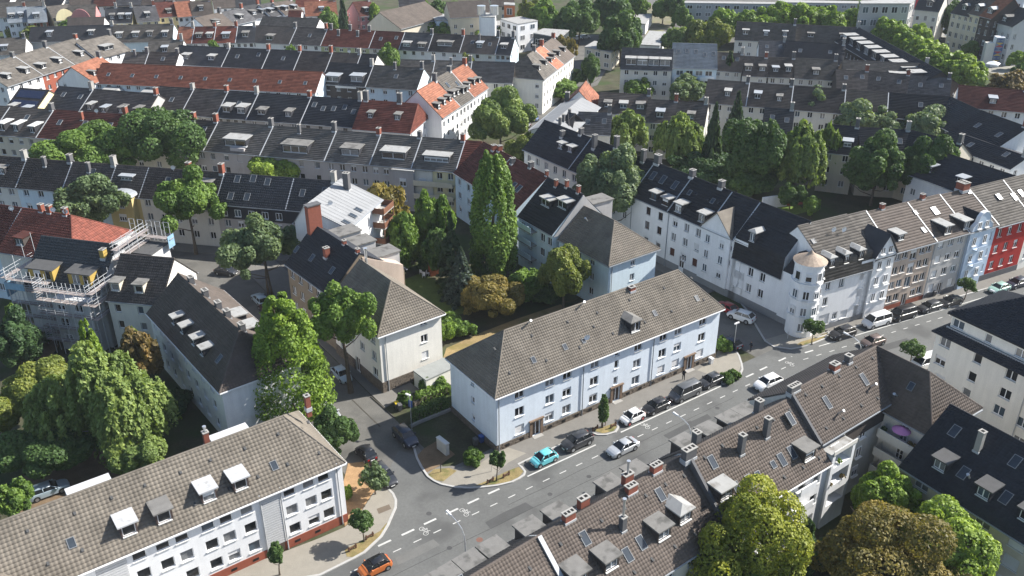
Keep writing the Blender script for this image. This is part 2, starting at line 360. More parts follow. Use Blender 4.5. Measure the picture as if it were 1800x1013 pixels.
class House:
    def __init__(s, label, A, B, hr=13., he=9., df=5.5, db=5.5, roof='dark', wall='white', lod=1, ov=.4, g0='party', g1='party', hip0=0., hip1=0.,
                 front=None, back=None, end0=None, end1=None, plinth=None, fm=None, group=None, cat='house', name='terraced_house', mans=None, zs=None, cols=None,
                 flash=True, walls=None, ovg=.15, tw=.40, dw=.42, wave=None, gutter=True, mansb=None, flash0=False, notile=False, backwall=None, kinds=(2,2,2,1), ww=1.15, wh=1.35):
        A = np.array(A, float)[:2]; B = np.array(B, float)[:2]; d = B-A; L = float(np.hypot(*d)); s.L = L
        s.A, s.ang = A, math.atan2(d[1], d[0]); s.lod = lod; s.hr, s.he, s.df, s.db = hr, he, df, db
        s.root = thing(name, label, cat, (A[0], A[1], 0), s.ang, group); r = s.root
        s.uv = d/L; s.nf = np.array([s.uv[1], -s.uv[0]])
        wm = WALL[wall]; rm = ROOF[roof]; s.wm, s.rm = wm, rm
        # ---- profiles: list of (distance from ridge, z)
        def prof(dd, mans):
            if mans:
                a, za = mans; k = (za-he)/(dd-a); return [(0, hr), (a, za), (dd+ov*.6, he-ov*.6*k*.25)]
            k = (hr-he)/dd; return [(0, hr), (dd+ov, he-ov*k)]
        s.pf, s.pb = prof(df, mans), prof(db, mansb)
        # ---- walls
        C = Vector((0,0,CAM_H))
        mid = np.array([*(A+d/2), he/2])
        s.sides = {'f': (lambda u,z,dd: (u, -df+dd, z), L, 0.0, s.nf), 'b': (lambda u,z,dd: (L-u, db-dd, z), L, math.pi, -s.nf),
                   '0': (lambda u,z,dd: (dd, db-u, z), df+db, -math.pi/2, -s.uv), '1': (lambda u,z,dd: (L-dd, -df+u, z), df+db, math.pi/2, s.uv)}
        specs = {'f': front, 'b': back, '0': end0, '1': end1}
        zs = zs or [z for z in (1.5, 4.3, 7.1, 9.9, 12.7) if z+wh < he-.1]
        s.zs = zs
        b = MB(); wins = []
        for sd in 'fb01':
            P, LL, ang, nn = s.sides[sd]; wl = specs[sd]
            vis = (-(np.array(P(LL/2, he/2, 0))[0]*s.uv + np.array(P(LL/2, he/2, 0))[1]*-s.nf + A) @ nn) > 0
            party = (sd == '0' and g0 == 'party') or (sd == '1' and g1 == 'party')
            if wl is None:
                wl = []
                if vis and sd == 'f' or (vis and sd == 'b'):
                    n = cols if cols else max(2, int(round(LL/2.9)))
                    wl = grid(LL, n, zs, k=rnd.choice(kinds), w=ww, h=wh)
                elif vis and not party and ((sd == '0' and hip0 == 0) or (sd == '1' and hip1 == 0) or True):
                    wl = grid(LL, 2, zs, k=2, w=1.0, h=wh)
            elif isinstance(wl, int): wl = grid(LL, wl, zs, k=2, w=ww, h=wh)
            if sd in 'fb':
                prf = [(0, he), (LL, he)]
            else:
                hp = hip0 if sd == '0' else hip1
                if hp > 0: prf = [(0, he), (LL, he)]
                else:
                    fb = [(-y if False else y, z) for y, z in s.pf if y < df-.01]; bb = [(y, z) for y, z in s.pb if y < db-.01]
                    if sd == '1': prf = [(0, he)] + [(df-y, z-.03) for y, z in reversed(fb)] + [(df+y, z-.03) for y, z in bb[1:]] + [(LL, he)]
                    else: prf = [(0, he)] + [(db-y, z-.03) for y, z in reversed(bb)] + [(db+y, z-.03) for y, z in fb[1:]] + [(LL, he)]
            holes = [(q[0]-q[2]/2, q[0]+q[2]/2, q[1], q[1]+q[3]) for q in wl]
            mi = 0
            wall_face(b, P, LL, prf, holes, .16, mi, 0)
            for q in wl: wins.append((sd, q))
        s.wall = b.build('wall', wm, r)
        for sd, (u, z, w, h, k) in wins:
            P, LL, ang, nn = s.sides[sd]
            put_window(r, P(u, z, .15 if not k == 'd' else .12), ang, w, h, k, lod, fm=fm)
        # ---- plinth
        if plinth:
            ph, pm = plinth; b = MB(); t = .06
            for sd in 'fb01':
                P, LL, ang, nn = s.sides[sd]
                hs = sorted([(q[0]-q[2]/2-.04, q[0]+q[2]/2+.04) for (sd2, q) in wins if sd2 == sd and q[1] < ph]); cur = -t
                for a, c in hs + [(LL+t, LL+t)]:
                    if a > cur+.05:
                        b.hexa([P(cur,0,-t), P(a,0,-t), P(a,0,-.004), P(cur,0,-.004)], [P(cur,ph,-t), P(a,ph,-t), P(a,ph,-.004), P(cur,ph,-.004)])
                    cur = max(cur, c)
            pl = b.build('plinth', PLM[pm], r)
            if pm == 'stone' and lod == 0: s.stones(pl, ph, wins)
        # ---- roof
        o0 = 0 if g0 == 'party' else (ov if hip0 else ovg); o1 = 0 if g1 == 'party' else (ov if hip1 else ovg)
        planes = []
        for sg, pr in ((-1, s.pf), (1, s.pb)):
            for i in range(len(pr)-1):
                (y0, z0), (y1, z1) = pr[i], pr[i+1]
                xa0 = hip0*(1-0) if i == 0 and hip0 else -o0; xb0 = L-hip1 if i == 0 and hip1 else L+o1
                P4 = [(xa0, sg*y0, z0), (xb0, sg*y0, z0), (L+o1, sg*y1, z1), (-o0, sg*y1, z1)]
                planes.append(P4 if sg < 0 else P4[::-1])
        zf = s.pf[-1]; zb = s.pb[-1]
        if hip0: planes.append([(hip0, 0, hr), (-o0, -zf[0], zf[1]), (-o0, zb[0], zb[1])])
        if hip1: planes.append([(L-hip1, 0, hr), (L+o1, zb[0], zb[1]), (L+o1, -zf[0], zf[1])])
        s.planes = planes
        b = MB()
        for pl in planes:
            P3 = [Vector(p) for p in pl]; nn = (P3[1]-P3[0]).cross(P3[-1]-P3[0]).normalized()
            if nn.z < 0: nn = -nn; P3 = P3[::-1]; nn = nn
            if (P3[1]-P3[0]).cross(P3[2]-P3[0]).z < 0: P3 = P3[::-1]
            t = .16; lo = [p-Vector((0,0,t)) for p in P3]; hi = [p+Vector((0,0,.004)) for p in P3]
            b.hexa(lo, hi)
        s.roof = b.build('roof', rm, r)
        if not notile:
            acc = dict(V=[], Q=[], T=[], n=0)
            wv = (lod == 0) if wave is None else wave
            for pl in planes:
                P3 = [np.array(p, float) for p in pl]; c = sum(P3)/len(P3); nn = np.cross(P3[1]-P3[0], P3[2]-P3[0]); nn = nn/np.linalg.norm(nn)
                if nn[2] < 0: nn = -nn
                wn = np.array([nn[0]*s.uv[0]-nn[1]*s.uv[1], nn[0]*s.uv[1]+nn[1]*s.uv[0], nn[2]]); wc = np.array([*(A+c[0]*s.uv-c[1]*s.nf), c[2]])
                if (np.array([0,0,CAM_H])-wc) @ wn < -2: continue
                if lod == 0: tile_plane(pl, tw, dw, wv, acc)
                else: tile_plane(pl, 1.0 if lod == 1 else 2.0, .5 if lod == 1 else .62, False, acc)
            if acc['n']:
                me = np_mesh('roof_tiles', np.concatenate(acc['V']), np.concatenate(acc['Q']), rm, np.concatenate(acc['T']))
                link('roof_tiles', me, s.roof, kind='stuff')
            b = MB(); rr = .13
            b.tube((hip0-(o0 if not hip0 else 0), 0, hr+.02), (L-hip1+(o1 if not hip1 else 0), 0, hr+.02), rr, n=6)
            if hip0:
                b.tube((hip0, 0, hr+.02), (-o0, -zf[0], zf[1]+.03), rr, n=6); b.tube((hip0, 0, hr+.02), (-o0, zb[0], zb[1]+.03), rr, n=6)
            if hip1:
                b.tube((L-hip1, 0, hr+.02), (L+o1, -zf[0], zf[1]+.03), rr, n=6); b.tube((L-hip1, 0, hr+.02), (L+o1, zb[0], zb[1]+.03), rr, n=6)
            b.build('ridge_tiles', rm, s.roof)
        # ---- gutter and flashing
        if gutter and lod <= 1:
            gm_ = M_PVC if wall in ('white','blue','cream') and lod == 0 else M_ZINC
            for sg, pr in ((-1, s.pf), (1, s.pb)):
                b = MB(); y, z = pr[-1]; b.box(-o0, sg*(y+.07)-.075, z-.13, L+o1, sg*(y+.07)+.075, z+.01); b.build('gutter', gm_, r)
            for hp, x in ((hip0, -o0-.07), (hip1, L+o1+.07)):
                if hp: b = MB(); b.box(x-.075, -zf[0], zf[1]-.13, x+.075, zb[0], zf[1]+.01); b.build('gutter', gm_, r)
        if flash and lod <= 2:
            b = MB()
            for x, on in ((L, g1 == 'party' and flash), (0, flash0)):
                if not on: continue
                for sg, pr in ((-1, s.pf), (1, s.pb)):
                    for i in range(len(pr)-1):
                        (y0, z0), (y1, z1) = pr[i], pr[i+1]
                        b.hexa([(x-.1, sg*y0, z0-.05), (x+.1, sg*y0, z0-.05), (x+.1, sg*y1, z1-.05), (x-.1, sg*y1, z1-.05)][::(1 if sg > 0 else -1)],
                               [(x-.1, sg*y0, z0+.12), (x+.1, sg*y0, z0+.12), (x+.1, sg*y1, z1+.12), (x-.1, sg*y1, z1+.12)][::(1 if sg > 0 else -1)])
            b.build('flashing', M_LEAD, r)
    # ---- roof height at distance y from the ridge
    def zr(s, side, y):
        pr = s.pf if side == 'f' else s.pb
        for i in range(len(pr)-1):
            if y <= pr[i+1][0] or i == len(pr)-2:
                (y0, z0), (y1, z1) = pr[i], pr[i+1]; return z0+(z1-z0)*(y-y0)/(y1-y0)
    def dist(s, side): return s.df if side == 'f' else s.db
    def stones(s, pl, ph, wins):
        b = MB()
        for sd in 'f01':
            P, LL, ang, nn = s.sides[sd]; z = .02
            hs = [(q[0]-q[2]/2-.1, q[0]+q[2]/2+.1) for (sd2, q) in wins if sd2 == sd and q[1] < ph]
            while z < ph-.08:
                hh = min(rnd.uniform(.2, .34), ph-z); u = -.05
                while u < LL:
                    w = rnd.uniform(.28, .62); w2 = min(w, LL+.05-u)
                    if w2 > .1 and not any(a < u+w2 and c > u for a, c in hs):
                        o = -.062-rnd.uniform(.02, .075); g = .018
                        j = [rnd.uniform(-.02, .02) for _ in range(4)]
                        b.hexa([P(u+g, z+g+j[0], o), P(u+w2-g, z+g+j[1], o), P(u+w2-g, z+g, -.05), P(u+g, z+g, -.05)],
                               [P(u+g+j[2], z+hh-g, o), P(u+w2-g+j[3], z+hh-g, o), P(u+w2-g, z+hh-g, -.05), P(u+g, z+hh-g, -.05)])
                    u += w
                z += hh
        b.build('stone', M_STONE, pl, kind='stuff')
    def dormer(s, u, inset=.9, w=1.7, h=1.5, typ='flat', side='f', rm=None, wm=None, k=2, fm=None, over=.2, wins=None, tilt=.03):
        """front face stands inset from the wall line; w wide, h high over the roof there"""
        sg = -1 if side == 'f' else 1; dd = s.dist(side); y = dd-inset; z0 = s.zr(side, y)
        zt = z0+h; wm = wm or WALL['slate']; rm = rm or M_FLAT
        yb = y                                   # where the dormer roof meets the slope
        while yb > 0.05 and s.zr(side, yb) < zt+ (tilt*(y-yb) if typ != 'flat' else tilt*(y-yb)): yb -= .1
        yb = max(yb, .05)
        b = MB(); x0, x1 = u-w/2, u+w/2
        pr = [(y, z0-.25), (y, zt), (yb, zt+tilt*(y-yb)), (yb, s.zr(side, yb)-.2)]
        # cheeks and front with hole
        ww, wh = w-.36, h-.42
        for x, fl in ((x0, 1), (x1, -1)):
            b.hexa([(x+fl*0, sg*y, z0-.25), (x+fl*.1, sg*y, z0-.25), (x+fl*.1, sg*yb, s.zr(side, yb)-.3), (x, sg*yb, s.zr(side, yb)-.3)],
                   [(x+fl*0, sg*y, zt), (x+fl*.1, sg*y, zt), (x+fl*.1, sg*yb, zt+tilt*(y-yb)), (x, sg*yb, zt+tilt*(y-yb))])
        P = (lambda a, z, d: (x0+a, sg*(y-d), z)) if side == 'f' else (lambda a, z, d: (x1-a, sg*(y-d), z))
        wins = wins or [(w/2, ww, k)]
        hol = [(c-q/2, c+q/2, z0+.2, z0+.2+wh) for c, q, kk in wins]
        wall_face(b, lambda a, z, d: P(a, z+z0-.25, d), w, [(0, h+.25), (w, h+.25)], [(a, c, e-z0+.25, f-z0+.25) for a, c, e, f in hol], .1)
        dm = b.build('dormer', wm, s.root)
        # roof
        b = MB(); o = over
        if typ == 'flat':
            b.hexa([(x0-o, sg*(y+o*1.4), zt), (x1+o, sg*(y+o*1.4), zt), (x1+o, sg*yb, zt+tilt*(y-yb)), (x0-o, sg*yb, zt+tilt*(y-yb))][::(1 if sg > 0 else -1)][::-1],
                   [(x0-o, sg*(y+o*1.4), zt+.16), (x1+o, sg*(y+o*1.4), zt+.16), (x1+o, sg*yb, zt+.18+tilt*(y-yb)), (x0-o, sg*yb, zt+.18+tilt*(y-yb))][::(1 if sg > 0 else -1)][::-1])
        else:
            g = .55 if typ == 'gable' else .5; c = u; rise = w*g*.5; hb = w*.45 if typ == 'hip' else 0
            yr = yb
            while yr > .05 and s.zr(side, yr) < zt+rise: yr -= .1
            yr = max(yr, .05)
            for sx in (-1, 1):
                e0 = (c+sx*(w/2+o), sg*(y+o), zt-.05); e1 = (c+sx*(w/2+o), sg*yb, zt-.05); r0_ = (c, sg*(y+o-hb), zt+rise); r1_ = (c, sg*yr, zt+rise)
                lo = [e0, r0_, r1_, e1]; 
                b.hexa([(p[0], p[1], p[2]-.02) for p in lo], [(p[0], p[1], p[2]+.12) for p in lo])
            if typ == 'hip':
                lo = [(c-w/2-o, sg*(y+o), zt-.05), (c+w/2+o, sg*(y+o), zt-.05), (c, sg*(y+o-hb), zt+rise)]
                b.hexa([(p[0], p[1], p[2]-.02) for p in lo], [(p[0], p[1], p[2]+.12) for p in lo])
            else:
                b.poly([(x0, sg*y, zt-.04), (x1, sg*y, zt-.04), (c, sg*y, zt+rise)])
        b.build('dormer_roof', rm, dm)
        ang = 0 if side == 'f' else math.pi
        for c, q, kk in wins:
            p = P(c, z0+.2, .09); put_window(dm, p, ang, q, wh, kk, max(1, s.lod), sub=False, fm=fm)
        return dm
    def chimney(s, u, y=0.0, sx=.7, sy=.9, top=1.3, m=None, pots=2, side='f', cap=None, flue=None):
        sg = -1 if side == 'f' else 1; m = m or M_BRICK; z = s.zr(side, abs(y)); yy = sg*abs(y)
        b = MB(); zb = z-1.2; zt = z+top
        b.box(u-sx/2, yy-sy/2, zb, u+sx/2, yy+sy/2, zt)
        c = b.build('chimney', m, s.root)
        b = MB(); b.box(u-sx/2-.06, yy-sy/2-.06, zt, u+sx/2+.06, yy+sy/2+.06, zt+.1); b.build('chimney_cap', cap or M_CONC, c)
        if s.lod <= 1:
            b = MB()
            for i in range(pots):
                q = (i+.5)/pots-.5
                if sy >= sx: b.box(u-sx*.28, yy+q*sy-.5*sy/pots*.6, zt+.1, u+sx*.28, yy+q*sy+.5*sy/pots*.6, zt+.115)
                else: b.box(u+q*sx-.5*sx/pots*.6, yy-sy*.28, zt+.1, u+q*sx+.5*sx/pots*.6, yy+sy*.28, zt+.115)
            b.build('flue_opening', M_BLACK, c)
            b = MB(); b.box(u-sx/2-.07, yy-sy/2-.07, z-.5, u+sx/2+.07, yy+sy/2+.07, z+.02); b.build('chimney_flashing', M_LEAD, c)
        if flue:
            b = MB(); b.tube((u, yy, zt+.1), (u, yy, zt+.1+flue), .12, n=8); b.tube((u, yy, zt+.1+flue), (u, yy, zt+.28+flue), .2, n=8); b.build('flue_pipe', M_STEEL, c, smooth=False)
        return c
    def _slope(s, side, y):
        pr = s.pf if side == 'f' else s.pb
        for i in range(len(pr)-1):
            if y <= pr[i+1][0] or i == len(pr)-2:
                (y0, z0), (y1, z1) = pr[i], pr[i+1]; return math.atan2(z0-z1, y1-y0)
    def on_roof(s, name, me, side, u, y, up=.07, parent=None):
        sl = s._slope(side, y); z = s.zr(side, y); o = link(name, me, s.root)
        nz, ny = math.cos(sl), math.sin(sl); sg = -1 if side == 'f' else 1
        o.location = (u, sg*(y+up*ny), z+up*nz)
        o.rotation_euler = (sl, 0, 0) if side == 'f' else (sl, 0, math.pi)
        return o
    def skylight(s, u, y, w=.8, h=1.2, side='f', frame=None):
        key = ('sky', w, h)
        if key not in CACHE:
            b = MB(); t = .06; x, v = w/2, h/2
            b.box(-x-t, -v-t, -.08, x+t, -v, .1); b.box(-x-t, v, -.08, x+t, v+t, .1); b.box(-x-t, -v, -.08, -x, v, .1); b.box(x, -v, -.08, x+t, v, .1)
            p = MB(); p.box(-x, -v, 0, x, v, .06)
            CACHE[key] = (b.mesh('skylight', M_SKYF), p.mesh('pane', M_SKYG))
        f, p = CACHE[key]; o = s.on_roof('skylight', f, side, u, y); link('pane', p, o); return o
    def vent(s, u, y, side='f', big=False):
        key = ('vent', big)
        if key not in CACHE:
            b = MB()
            if big: b.tube((0,0,-.2), (0,.0,.75), .1, n=7); b.tube((0,0,.75), (0,0,.95), .17, n=7)
            else: b.hexa([(-.13,-.2,0),(.13,-.2,0),(.13,.2,0),(-.13,.2,0)], [(-.11,-.2,.17),(.11,-.2,.17),(.13,.2,.02),(-.13,.2,.02)])
            CACHE[key] = b.mesh('roof_vent', M_STEEL if big else M_FLATD)
        return s.on_roof('roof_vent', CACHE[key], side, u, y)
    def dish(s, u, y=0.2, side='f', h=.9, az=0.3):
        key = 'dish'
        if key not in CACHE:
            b = MB(); n = 10; c = [(.42*math.cos(2*math.pi*i/n), -.18, .42*math.sin(2*math.pi*i/n)) for i in range(n)]
            for i in range(n): b.poly([(0, 0, 0), c[i], c[(i+1) % n]]); b.poly([(0, .03, 0), c[(i+1) % n], c[i]])
            b.tube((0, -.02, -.05), (0, -.5, .05), .015, n=4)
            m2 = MB(); m2.tube((0, .06, -1.2), (0, .06, .1), .03, n=5)
            CACHE[key] = (b.mesh('satellite_dish', M_DISH), m2.mesh('mast', M_STEEL))
        z = s.zr(side, y); sg = -1 if side == 'f' else 1
        o = link('satellite_dish', CACHE[key][0], s.root, (u, sg*y, z+h), az-s.ang); link('mast', CACHE[key][1], o); return o
    def downpipe(s, u, side='f', m=None, zt=None):
        P, LL, ang, nn = s.sides[side]; b = MB(); zt = zt or s.he
        b.tube(P(u, .05, -.12), P(u, zt, -.12), .07, n=6); b.build('downpipe', m or M_ZINC, s.root)
    def w(s, u, y=0, z=0):
        """local -> world"""
        p = s.A + u*s.uv - y*s.nf; return np.array([p[0], p[1], z])
    def loc(s, p):
        d = np.array(p[:2])-s.A; return float(d @ s.uv), float(-(d @ s.nf))
    def upx(s, px, py, z): return s.loc(at(px, py, z))[0]
    def roofpt(s, px, py, side='f'):
        """photo pixel on the roof slope -> (u, distance from ridge)"""
        lo, hi = 0., s.dist(side)
        sg = -1 if side == 'f' else 1
        best = None
        for i in range(60):
            y = hi*i/59*1.05; z = s.zr(side, y); u, yy = s.loc(at(px, py, z)); e = abs(sg*yy - y)
            if best is None or e < best[0]: best = (e, u, y)
        return best[1], best[2]

def ridge(a, b, hr): return at(*a, hr), at(*b, hr)
def eave_d(a, b, hr, e, he):
    A, B = ridge(a, b, hr); d = (B-A)[:2]; d /= np.hypot(*d); n = np.array([d[1], -d[0]]); return float((at(*e, he)[:2]-A[:2]) @ n)
def row(a, b, hr, he, df, db, houses, lod=1, **kw):
    """terrace along one ridge (photo pixels a -> b at height hr); houses: (x of the right end in the photo, label, options)"""
    A, B = ridge(a, b, hr); d = (B-A)[:2]; L = np.hypot(*d); d = d/L; x0, u0 = a[0], 0.0; out = []
    n = len(houses)
    for i, (xe, label, k) in enumerate(houses):
        ye = a[1]+(b[1]-a[1])*(xe-a[0])/(b[0]-a[0]); u1 = float((at(xe, ye, hr)-A)[:2] @ d) if i < n-1 else L
        q = dict(lod=lod); q.update(kw); q.update(k); ex = q.pop('ex', None); dz = q.pop('dz', 0.0)
        if i == 0: q.setdefault('g0', 'gable')
        else: q['g0'] = 'party'
        if i == n-1: q.setdefault('g1', 'gable')
        else: q['g1'] = 'party'
        h = House(label, A[:2]+d*u0, A[:2]+d*u1, hr=hr+dz, he=he+dz*.6, df=q.pop('df', df), db=q.pop('db', db), **q)
        if ex: ex(h)
        out.append(h); u0 = u1
    return out
# ---------------------------------------------------------------- trees
def leaf_mat(name, col, hue=.0):
    if name in MATS: return MATS[name]
    m = bpy.data.materials.new(name); m.use_nodes = True; n = m.node_tree.nodes; l = m.node_tree.links
    b = n['Principled BSDF']; b.inputs['Roughness'].default_value = .55; b.inputs['Specular IOR Level'].default_value = .25
    a = n.new('ShaderNodeAttribute'); a.attribute_name = 'tint'
    r = n.new('ShaderNodeValToRGB'); e = r.color_ramp.elements
    e[0].position = 0; e[0].color = (col[0]*.52, col[1]*.58, col[2]*.6, 1)
    e[1].position = 1; e[1].color = (min(1, col[0]*1.5+hue*.1), col[1]*1.4+hue*.02, col[2]*1.2, 1)
    k = e.new(.55); k.color = (*col, 1)
    l.new(a.outputs['Fac'], r.inputs[0]); l.new(r.outputs[0], b.inputs['Base Color'])
    t = n.new('ShaderNodeBsdfTranslucent'); 
    g = n.new('ShaderNodeVectorMath'); g.operation = 'MULTIPLY'; g.inputs[1].default_value = (1.2, 1.25, .5)
    l.new(r.outputs[0], g.inputs[0]); l.new(g.outputs[0], t.inputs[0])
    mx = n.new('ShaderNodeMixShader'); mx.inputs[0].default_value = .32
    l.new(b.outputs[0], mx.inputs[1]); l.new(t.outputs[0], mx.inputs[2]); l.new(mx.outputs[0], n['Material Output'].inputs[0])
    MATS[name] = m
    return m
LEAF = {k: leaf_mat('leaves_'+k, c, h) for k, c, h in [
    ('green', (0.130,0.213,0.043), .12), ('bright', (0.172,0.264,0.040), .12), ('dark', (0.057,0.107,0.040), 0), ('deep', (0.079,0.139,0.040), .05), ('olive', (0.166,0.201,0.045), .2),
    ('grey', (0.166,0.222,0.111), .05), ('greydark', (0.123,0.175,0.079), .05), ('yellow', (0.246,0.272,0.040), .25), ('brown', (0.207,0.169,0.048), .15), ('rust', (0.165,0.123,0.048), .22),
    ('birch', (0.190,0.258,0.074), .15), ('spruce', (0.051,0.087,0.043), 0), ('bluespruce', (0.079,0.112,0.089), 0), ('lime', (0.243,0.336,0.064), .15), ('hedge', (0.095,0.164,0.034), .1)]}
M_BARK = mat('bark', (.095,.075,.055), .95, .3, 3, fine=.2)
M_BIRCH = mat('birch_bark', (.42,.40,.36), .9, .35, 4, fine=.2)

def crown_points(kind, n, seed):
    """leaf centres (unit radius crown, centred on the trunk axis; z in 0..1 of crown height) and outward directions"""
    g = np.random.RandomState(seed); C = []; D = []; T = []
    if kind in ('round', 'broad', 'loose'):
        nl = {'round': 62, 'broad': 80, 'loose': 44}[kind]
        L = []; q0 = g.uniform(0, 6.28); q1 = g.uniform(0, 6.28)
        for i in range(nl):
            v = g.normal(size=3); v /= np.linalg.norm(v); v[2] = abs(v[2])*1.0 - .4*(g.rand() < .35); a = math.atan2(v[1], v[0])
            env = 1+.16*math.sin(2*a+q0)+.12*math.sin(3*a+q1)
            rad = g.uniform(.42, .86)*env; ctr = v*rad*np.array([1, 1, .52])+np.array([0, 0, .43])
            L.append((ctr, g.choice([g.uniform(.12, .2), g.uniform(.2, .33)])*(1.0 if kind != 'loose' else .85)))
        for i in range(6): L.append((np.array([*(g.uniform(-.3, .3, 2)), g.uniform(.3, .65)]), .3))
        w = np.array([r*r for c, r in L]); idx = g.choice(len(L), n*2, p=w/w.sum())
        v = g.normal(size=(n*2, 3)); v /= np.linalg.norm(v, axis=1)[:, None]
        cen = np.array([c for c, r in L]); rr = np.array([r for c, r in L])
        jit = 1-np.abs(g.normal(0, .10 if kind != 'loose' else .2, n*2)) + .05
        P = cen[idx]+v*(rr[idx]*jit)[:, None]*np.array([1, 1, .62])
        # keep leaves near the outside of the union
        d = ((P[:, None, :]-cen[None])/np.array([1, 1, .62])); d = np.sqrt((d**2).sum(2))/rr[None]; d[np.arange(len(P)), idx] = 9
        keep = (d.min(1) > .72) & (P[:, 2] > -.02); P = P[keep][:n]; v = v[keep][:n]; ti = g.rand(len(L))[idx][keep][:n]
        return P, v, ti*.5
    if kind in ('poplar', 'cypress', 'conic', 'spruce'):
        z = g.beta(1.15, 1.35 if kind == 'spruce' else 1.1, n); prof = {
            'poplar': lambda z: np.minimum(1, (z/.12)**.6)*np.clip(1-((z-.35)/.68)**2*(z > .35), .0, 1)**.6,
            'cypress': lambda z: np.minimum(1, (z/.1)**.6)*np.clip(1-z, 0, 1)**.55,
            'conic': lambda z: np.minimum(1, (z/.14)**.5)*np.clip(1-z, 0, 1)**.44,
            'spruce': lambda z: np.clip(1-z, .02, 1)**.95}[kind]
        nb = {'poplar': 110, 'cypress': 60, 'conic': 110, 'spruce': 150}[kind]
        bz = g.uniform(0, .97, nb); ba = g.uniform(0, 2*np.pi, nb); bi = g.randint(nb, size=n)
        rad = prof(bz); br = {'poplar': .30, 'cypress': .3, 'conic': .36, 'spruce': .20}[kind]
        f = {'poplar': .68, 'cypress': .7, 'conic': .68, 'spruce': .5}[kind]
        if kind == 'spruce':
            t = g.rand(n)**.6; rr = rad[bi]*t; a = ba[bi]+g.normal(0, .16, n)*(1.2-t)
            P = np.stack([np.cos(a)*rr, np.sin(a)*rr, bz[bi]-.03*t+g.normal(0, .008, n)], 1); v = np.stack([np.cos(a), np.sin(a), np.full(n, .35)], 1)
        else:
            cen = np.stack([np.cos(ba)*rad*f, np.sin(ba)*rad*f, bz], 1); v = g.normal(size=(n, 3)); v /= np.linalg.norm(v, axis=1)[:, None]
            zs_ = {'poplar': .13, 'cypress': .2, 'conic': .10}[kind]
            P = cen[bi]+v*((br*np.maximum(rad, .25))[bi]*g.uniform(.75, 1.08, n))[:, None]*np.array([1, 1, zs_/br])
            rP = np.hypot(P[:, 0], P[:, 1]); out = rP > prof(np.clip(P[:, 2], 0, 1))*.55; P = P[out]; v = v[out]; bi = bi[out]
        ti = g.rand(nb)[bi]
        v = v/np.linalg.norm(v, axis=1)[:, None]
        return P, v, ti*.5
    if kind == 'weeping':
        nd = 15; da = g.uniform(0, 6.28, nd); dr = np.sqrt(g.rand(nd))*.68; dz = .95-.36*dr**1.8+g.uniform(-.10, .02, nd); dR = g.uniform(.3, .46, nd); dr[0] = .1; dz[0] = .97
        nb = 420; di = g.randint(nd, size=nb); a = g.uniform(0, 6.28, nb); q = np.sqrt(g.rand(nb)); rr = q*dR[di]
        sx = np.cos(da[di])*dr[di]+np.cos(a)*rr; sy = np.sin(da[di])*dr[di]+np.sin(a)*rr; top = dz[di]-.34*q**2*dR[di]/.4; ln = g.uniform(.12, .34, nb)*(.5+.7*q)
        bi = g.randint(nb, size=n); t = g.rand(n); w = .02+.03*t
        P = np.stack([sx[bi]*(1+.05*t)+g.normal(0, 1, n)*w, sy[bi]*(1+.05*t)+g.normal(0, 1, n)*w, np.maximum(.0, top[bi]-ln[bi]*t**1.1)], 1)
        v = np.stack([np.cos(a[bi])*q[bi], np.sin(a[bi])*q[bi], .65-t*.5], 1)+g.normal(0, .3, (n, 3)); v /= np.linalg.norm(v, axis=1)[:, None]
        return P, v, (g.rand(nd)[di][bi]*.6+g.rand(nb)[bi]*.4)*.5
    if kind == 'box':
        s = g.randint(3, size=n); P = g.uniform(-1, 1, (n, 3)); sg = np.where(g.rand(n) < .5, -1, 1.)
        for ax in range(3):
            q = s == ax; P[q, ax] = (1.0 if ax == 2 else sg[q])*g.uniform(.86, 1.06, q.sum())
        v = np.zeros((n, 3)); v[np.arange(n), s] = np.where(s == 2, 1, sg); P[:, 2] = P[:, 2]*.5+.5
        return P, v+g.normal(0, .4, (n, 3)), g.rand(n)*.4

def crown_mesh(kind, leafkey, n, seed, rx, h, size):
    """crown of radius rx and height h metres, leaf clumps of about size metres"""
    key = ('crown', kind, leafkey, n, seed, round(rx, 1), round(h, 1), size)
    if key in CACHE: return CACHE[key]
    P, v, ti = crown_points(kind, n, seed); g = np.random.RandomState(seed+1); n = len(P)
    P = P*np.array([rx, rx, h]); v = v/np.array([rx, rx, h*.6 if kind not in ('box',) else h]); v = v/np.linalg.norm(v, axis=1)[:, None]
    if kind in ('weeping',): nn = v+g.normal(0, .5, (n, 3))
    else: nn = v+g.normal(0, .55, (n, 3))+np.array([0, 0, .25])
    nn /= np.linalg.norm(nn, axis=1)[:, None]
    up = g.normal(size=(n, 3))
    if kind in ('weeping', 'poplar'): up = np.array([0, 0, 1.])+g.normal(0, .3, (n, 3))
    a = np.cross(nn, up); a /= np.linalg.norm(a, axis=1)[:, None]+1e-9; b = np.cross(nn, a)
    s = size*g.uniform(.6, 1.3, n)[:, None]; el = 1.7 if kind == 'weeping' else 1.15
    bend = nn*s*.18
    V = np.stack([P-a*s*.5-bend*0, P-b*s*.55*el, P+a*s*.5, P+b*s*.55*el+bend], 1).reshape(-1, 3)
    Q = np.arange(n*4).reshape(n, 4)
    t = np.clip(ti+g.rand(n)*.5, 0, 1)
    me = np_mesh('crown', V, Q, LEAF[leafkey], t, 'tint')
    CACHE[key] = me
    return me
